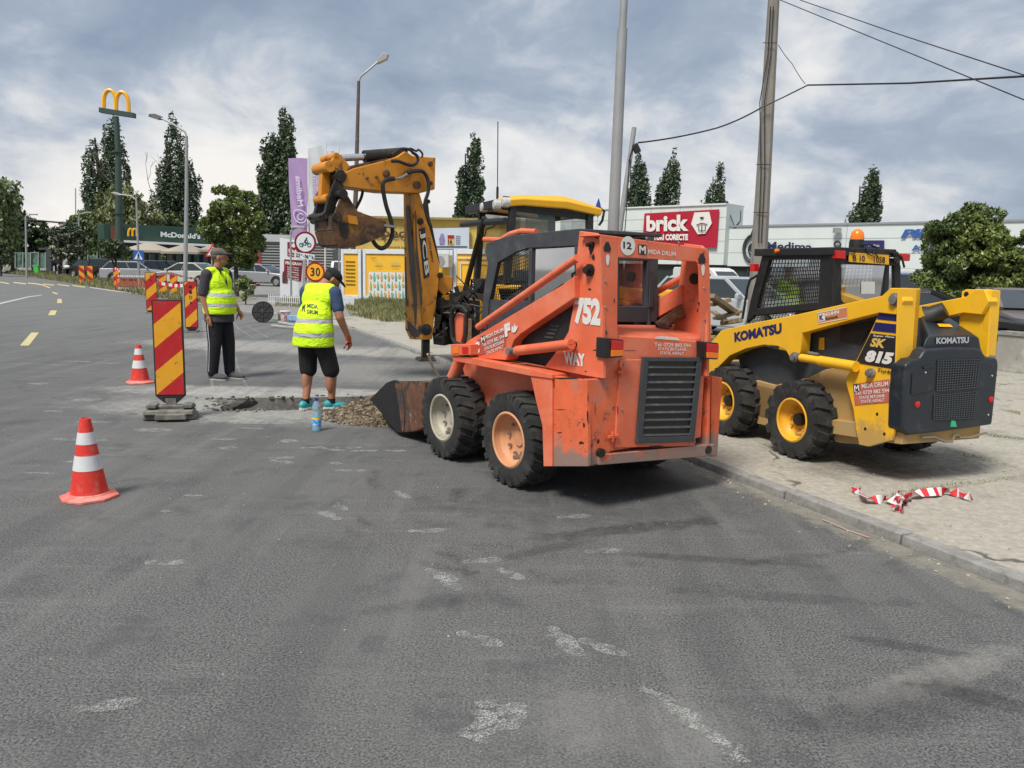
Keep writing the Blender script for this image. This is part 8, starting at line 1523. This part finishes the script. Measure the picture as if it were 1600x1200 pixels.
# ================================================================== TREES
def foliage(name, c0, c1, sc=.5, sheen=.5):
    m = bpy.data.materials.new(name); m.use_nodes = True; nt = m.node_tree; b = nt.nodes['Principled BSDF']; ge = N(nt, 'ShaderNodeNewGeometry'); pos = ge.outputs['Position']; n1 = noise(nt, pos, sc, 4, .6); n2 = noise(nt, pos, sc * 9, 3, .7)
    f = math_(nt, 'ADD', math_(nt, 'MULTIPLY', n1, .6), math_(nt, 'MULTIPLY', n2, .4)); c = mixc(nt, step(nt, f, .36, .64), c0, c1); nt.links.new(c, b.inputs['Base Color']); b.inputs['Roughness'].default_value = sheen; b.inputs['Subsurface Weight'].default_value = 0
    return m
F_POP = foliage('poplar_leaves', (.022, .046, .024), (.085, .125, .055), .55); F_DARK = foliage('dark_leaves', (.034, .060, .026), (.090, .135, .050), .3); F_WIL = foliage('willow_leaves', (.065, .105, .038), (.17, .22, .085), .25); F_WIL2 = foliage('yellowish_willow_leaves', (.11, .14, .05), (.25, .27, .12), .25); F_OAK = foliage('round_tree_leaves', (.042, .075, .020), (.20, .25, .06), .9, .4); F_BR = foliage('bright_leaves', (.07, .12, .03), (.17, .22, .07), .4); F_BL = mat('blossom', (.55, .50, .42), .8, var=.15)
M_BARK = mat('bark', (.07, .055, .045), .95, var=.3, vs=6, bump=.6, bs=20)
def leafmesh(name, cen, size, m, par, fr, frac2=None, m2=None, droop=0):
    cen = np.asarray(cen, float); n = len(cen); a = RNG.normal(size=(n, 3)); a /= np.linalg.norm(a, axis=1)[:, None]
    if droop: a[:, 2] = a[:, 2] * .3 - droop; a /= np.linalg.norm(a, axis=1)[:, None]
    b = RNG.normal(size=(n, 3)); b -= (b * a).sum(1)[:, None] * a; b /= np.linalg.norm(b, axis=1)[:, None]; s = size * RNG.uniform(.6, 1.35, n)[:, None]
    v = np.stack([cen - a * s, cen + b * s * .48 - a * s * .1, cen + a * s, cen - b * s * .48 - a * s * .1], 1).reshape(-1, 3); v -= np.array(fr.O); me = bpy.data.meshes.new(name); me.vertices.add(len(v)); me.vertices.foreach_set('co', v.ravel()); me.loops.add(4 * n); me.loops.foreach_set('vertex_index', np.arange(4 * n)); me.polygons.add(n); me.polygons.foreach_set('loop_start', np.arange(0, 4 * n, 4)); me.materials.append(m)
    if m2: me.materials.append(m2); mi = (RNG.random(n) < frac2).astype(int); me.polygons.foreach_set('material_index', mi)
    me.update(); me.validate(); o = bpy.data.objects.new(name, me); C.objects.link(o)
    if par: o.parent = par
    return o
def ellpts(c, r, n, lo=.55, hi=1.05):
    d = RNG.normal(size=(n, 3)); d /= np.linalg.norm(d, axis=1)[:, None]; return np.array(c) + d * np.array(r) * RNG.uniform(lo, hi, n)[:, None]
def clumped(cl, n, s, tall=False):
    k = len(cl); idx = RNG.integers(0, k, n); d = RNG.normal(size=(n, 3)); d /= np.linalg.norm(d, axis=1)[:, None]; return cl[idx] + d * (s * RNG.uniform(.35, 1.0, n) ** .5 * 1.0)[:, None] * np.array([1, 1, .8] if not tall else [.75, .75, 2.0])
def tree(name, label, base, parts, m, leaf, nleaf, clump, ncl, trunk_r, cat='tree', group=None, m2=None, frac=None, limbs=5, droop=0, strands=0):
    """parts: ellipsoids (x, z, rx, rz) of the crown, relative to the base"""
    f = Fr(base, 0); t = thing(name, label, cat, f, group); vol = np.array([p[2] * p[2] * p[3] for p in parts]) ** .75; vol /= vol.sum(); cl = []
    for p, q in zip(parts, vol): cl.append(ellpts((base[0] + p[0], base[1] + (p[4] if len(p) > 4 else 0), base[2] + p[1]), (p[2], p[2], p[3]), max(4, int(ncl * q))))
    cl = np.concatenate(cl); pts = clumped(cl, nleaf, clump, name == 'poplar_tree')
    if strands:
        k = len(cl); st = []
        for i in range(strands):
            c = cl[RNG.integers(0, k)]; L_ = RNG.uniform(1.5, 4.5); j = np.linspace(0, 1, 14)[:, None]; st.append(c + j * np.array([RNG.normal() * .3, RNG.normal() * .3, -L_]) + RNG.normal(size=(14, 3)) * .06)
        pts = np.concatenate([pts[:int(nleaf * .3)]] + st)
    pts = pts[pts[:, 2] > base[2] + .05]
    leafmesh('crown', pts, leaf, m, t, f, frac, m2, droop); mb = MB(); top = max(p[1] + p[3] * .5 for p in parts); B0 = V(base)
    mb.tube([B0, B0 + V((parts[0][0] * .3, 0, top * .35)), B0 + V((parts[0][0] * .7, 0, top * .9))], [trunk_r, trunk_r * .75, trunk_r * .25], 8)
    for k in range(limbs):
        p = parts[k % len(parts)]; e = B0 + V((p[0] + random.uniform(-.5, .5) * p[2], random.uniform(-.5, .5) * p[2], p[1] + random.uniform(-.1, .5) * p[3])); s_ = B0 + V((0, 0, top * random.uniform(.25, .5))); mb.tube([s_, s_.lerp(e, .5) + V((0, 0, .1 * top)), e], [trunk_r * .45, trunk_r * .3, trunk_r * .1], 6)
    mb.ch = [(0, len(mb.v), 0, len(mb.f))]; mb.build('trunk', M_BARK, t); return t
def pix_tree(name, label, u, vtop, vbase, wpx, Y, m, kind, leaf, nleaf, **k):
    """kind gives the crown outline; the size follows from the distance"""
    c = Q(u, vbase, Y); s = Y / 1230; base = (c.x, Y, 0.0); z1 = Q(u, vtop, Y).z; w_ = wpx * s / 2; h = z1
    if kind == 'poplar':
        parts = []; nl = k.pop('lobes', 3)
        for i in range(nl): x = w_ * (.78 * (2 * (i + .5) / nl - 1)) + w_ * random.uniform(-.08, .08) if nl > 1 else 0; hh = h * (1 - (.08 + .22 * random.random()) * (i != nl // 2)) ; parts += [(x, hh * .42, w_ * .55, hh * .36), (x * 1.0, hh * .64, w_ * .50, hh * .26), (x * .92, hh * .82, w_ * .38, hh * .16), (x * .85, hh * .93, w_ * .20, hh * .09)]
        return tree(name, label, base, parts, m, leaf * .62, int(nleaf * 2.3), w_ * .24, 230, w_ * .14, limbs=6, **k)
    if kind == 'round':
        zc = k.pop('zc', .6); parts = [(0, h * zc, w_ * .80, h * (1 - zc) * .85)]
        for i in range(8): a = random.uniform(0, 6.28); parts.append((cos(a) * w_ * .58, h * zc + sin(a) * h * (1 - zc) * .55, w_ * random.uniform(.30, .48), h * (1 - zc) * random.uniform(.3, .45), random.uniform(-.5, .5) * w_))
        return tree(name, label, base, parts, m, leaf * .8, int(nleaf * 1.5), w_ * k.pop('cs', .17), k.pop('ncl', 130), max(.08, w_ * .08), **k)
Pg = 'poplars behind the shops'
for a in (('two-column poplar behind the tall green pylon', 170, 186, 74, 112, 2, 5200), ('broad dark poplar right of the slim grey lamp', 281, 191, 72, 108, 3, 6500), ('dense pointed poplar behind the lilac banner', 440, 177, 72, 95, 2, 7500), ('poplar between the digger arm and the cab', 731, 212, 54, 100, 2, 4800), ('poplar behind the slanted post', 988, 240, 48, 110, 3, 3600), ('narrow poplar above the left half of the red sign', 1037, 240, 42, 112, 2, 3200), ('split poplar above the right half of the red sign', 1113, 252, 40, 112, 3, 3000), ('poplar above the orange beacon', 1340, 268, 60, 100, 2, 4200)):
    lab, u, vt, wpx, Y, nl, nn = a; pix_tree('poplar_tree', lab, u, vt, 430, wpx, Y, F_POP, 'poplar', .36, nn, lobes=nl, group=Pg)
for lab, u, vt, wpx, Y, nn in (('small poplar top right of the pylon column', 208, 255, 18, 116, 900), ('low treetop between two poplars above the white hall', 1090, 312, 9, 112, 300), ('low treetop beside the poplar by the digger cab', 716, 318, 20, 104, 900)): pix_tree('poplar_tree', lab, u, vt, 430, wpx, Y, F_POP, 'poplar', .34, nn, lobes=1, group=Pg)
wk_ = dict(strands=900, droop=.9)
pix_tree('willow_tree', 'large weeping willow at the left edge', -20, 250, 430, 128, 78, F_WIL, 'round', .30, 9000, zc=.62, **wk_); pix_tree('willow_tree', 'yellowish willow behind the tall green pylon', 196, 283, 430, 104, 86, F_WIL2, 'round', .30, 7500, zc=.6, **wk_); pix_tree('willow_tree', 'smaller willow left of the pylon', 140, 322, 430, 60, 84, F_WIL, 'round', .28, 4200, zc=.6, **wk_)
Bg = 'dark trees behind the left roadside'
for lab, u, vt, wpx, Y, m in (('dark tree right of the left willow', 52, 320, 52, 92, F_DARK), ('dark bushy tree behind the flowering tree', 88, 348, 46, 95, F_DARK), ('dark tree filling the gap before the smaller willow', 20, 342, 50, 90, F_DARK), ('dark tree above the restaurant roof, left', 235, 318, 60, 96, F_DARK), ('lighter green tree above the restaurant roof, right', 272, 330, 54, 98, F_BR), ('dark tree above the restaurant name', 300, 338, 46, 99, F_DARK), ('dark tree left of the restaurant corner', 150, 352, 44, 88, F_DARK), ('dark tree behind the left banner flag', 420, 330, 70, 92, F_DARK), ('dark tree between banner flags and the containers', 508, 352, 70, 88, F_DARK), ('dark tree behind the grey shed', 468, 340, 60, 90, F_DARK), ('small dark tree at the left picture edge', -10, 350, 50, 88, F_DARK)):
    pix_tree('broadleaf_tree', lab, u, vt, 430, wpx, Y, m, 'round', .34, 2600, zc=.52, group=Bg, cs=.24, ncl=80)
pix_tree('roadside_tree', 'round dark green tree right of the capped man', 370, 276, 468, 104, 36, F_OAK, 'round', .10, 18000, zc=.60, cs=.15, ncl=220)
pix_tree('roadside_tree', 'large round tree above the yellow loader at the right', 1490, 322, 560, 184, 21, F_OAK, 'round', .075, 32000, zc=.50, cs=.16, ncl=230)
pix_tree('roadside_tree', 'second round tree cut by the right picture edge', 1604, 340, 560, 120, 20, F_OAK, 'round', .085, 14000, zc=.56, cs=.16, ncl=150)
pix_tree('roadside_tree', 'young tree leaning out at the top of the right edge', 1612, 322, 560, 50, 24, F_OAK, 'round', .085, 1500, zc=.85, cs=.2, ncl=30)
pix_tree('flowering_tree', 'small tree with cream blossom at the far roadside', 112, 345, 434, 62, 68, F_DARK, 'round', .17, 4200, zc=.58, m2=F_BL, frac=.15, cs=.2, ncl=90); pix_tree('flowering_tree', 'small blossoming tree at the left picture edge', 2, 372, 434, 44, 66, F_DARK, 'round', .16, 2200, zc=.62, m2=F_BL, frac=.12, cs=.2, ncl=60)
pix_tree('ball_tree', 'low flat-topped ball tree before the restaurant', 182, 374, 447, 50, 48, F_DARK, 'round', .12, 3000, zc=.78, cs=.2, ncl=80)
for lab, u, Y in (('small conical cypress left of the crossing sign', 198, 70), ('small conical cypress between the parasols', 255, 71)): c = at_(u, Y); tree('cypress_shrub', lab, (c.x, Y, 0), [(0, 1.0, .35, .9), (0, 1.6, .22, .6)], F_BR, .12, 500, .12, 30, .04, cat='shrub', limbs=1)
c = at_(384, 34); tree('shrub', 'leafy shrub behind the capped man', (P(384, 478).x, P(384, 478).y, 0), [(0, .6, .30, .45), (-.15, .9, .2, .3)], F_BR, .07, 900, .1, 40, .03, cat='shrub', limbs=2)
f = Fr(at_(218, 92), 0); t = thing('bare_tree', 'leafless branches rising right of the middle willow', 'tree', f); mb = MB(); f.O.z = 0; t.location = f.O
def grow(p, d, L_, r, n):
    e = p + d * L_; mb.tube([p, p.lerp(e, .5) + V((random.gauss(0, .06), 0, .03)) * L_, e], [r, r * .8, r * .6], 5)
    if n: [grow(e, (d + V((random.gauss(0, .33), random.gauss(0, .33), .1))).normalized(), L_ * .72, r * .6, n - 1) for _ in range(2 if n > 1 else 3)]
grow(f.O, V((.05, 0, 1)), 5.0, .16, 4); mb.ch = [(0, len(mb.v), 0, len(mb.f))]; mb.build('branches', mat('dry_bark', (.22, .18, .13), .9), t)
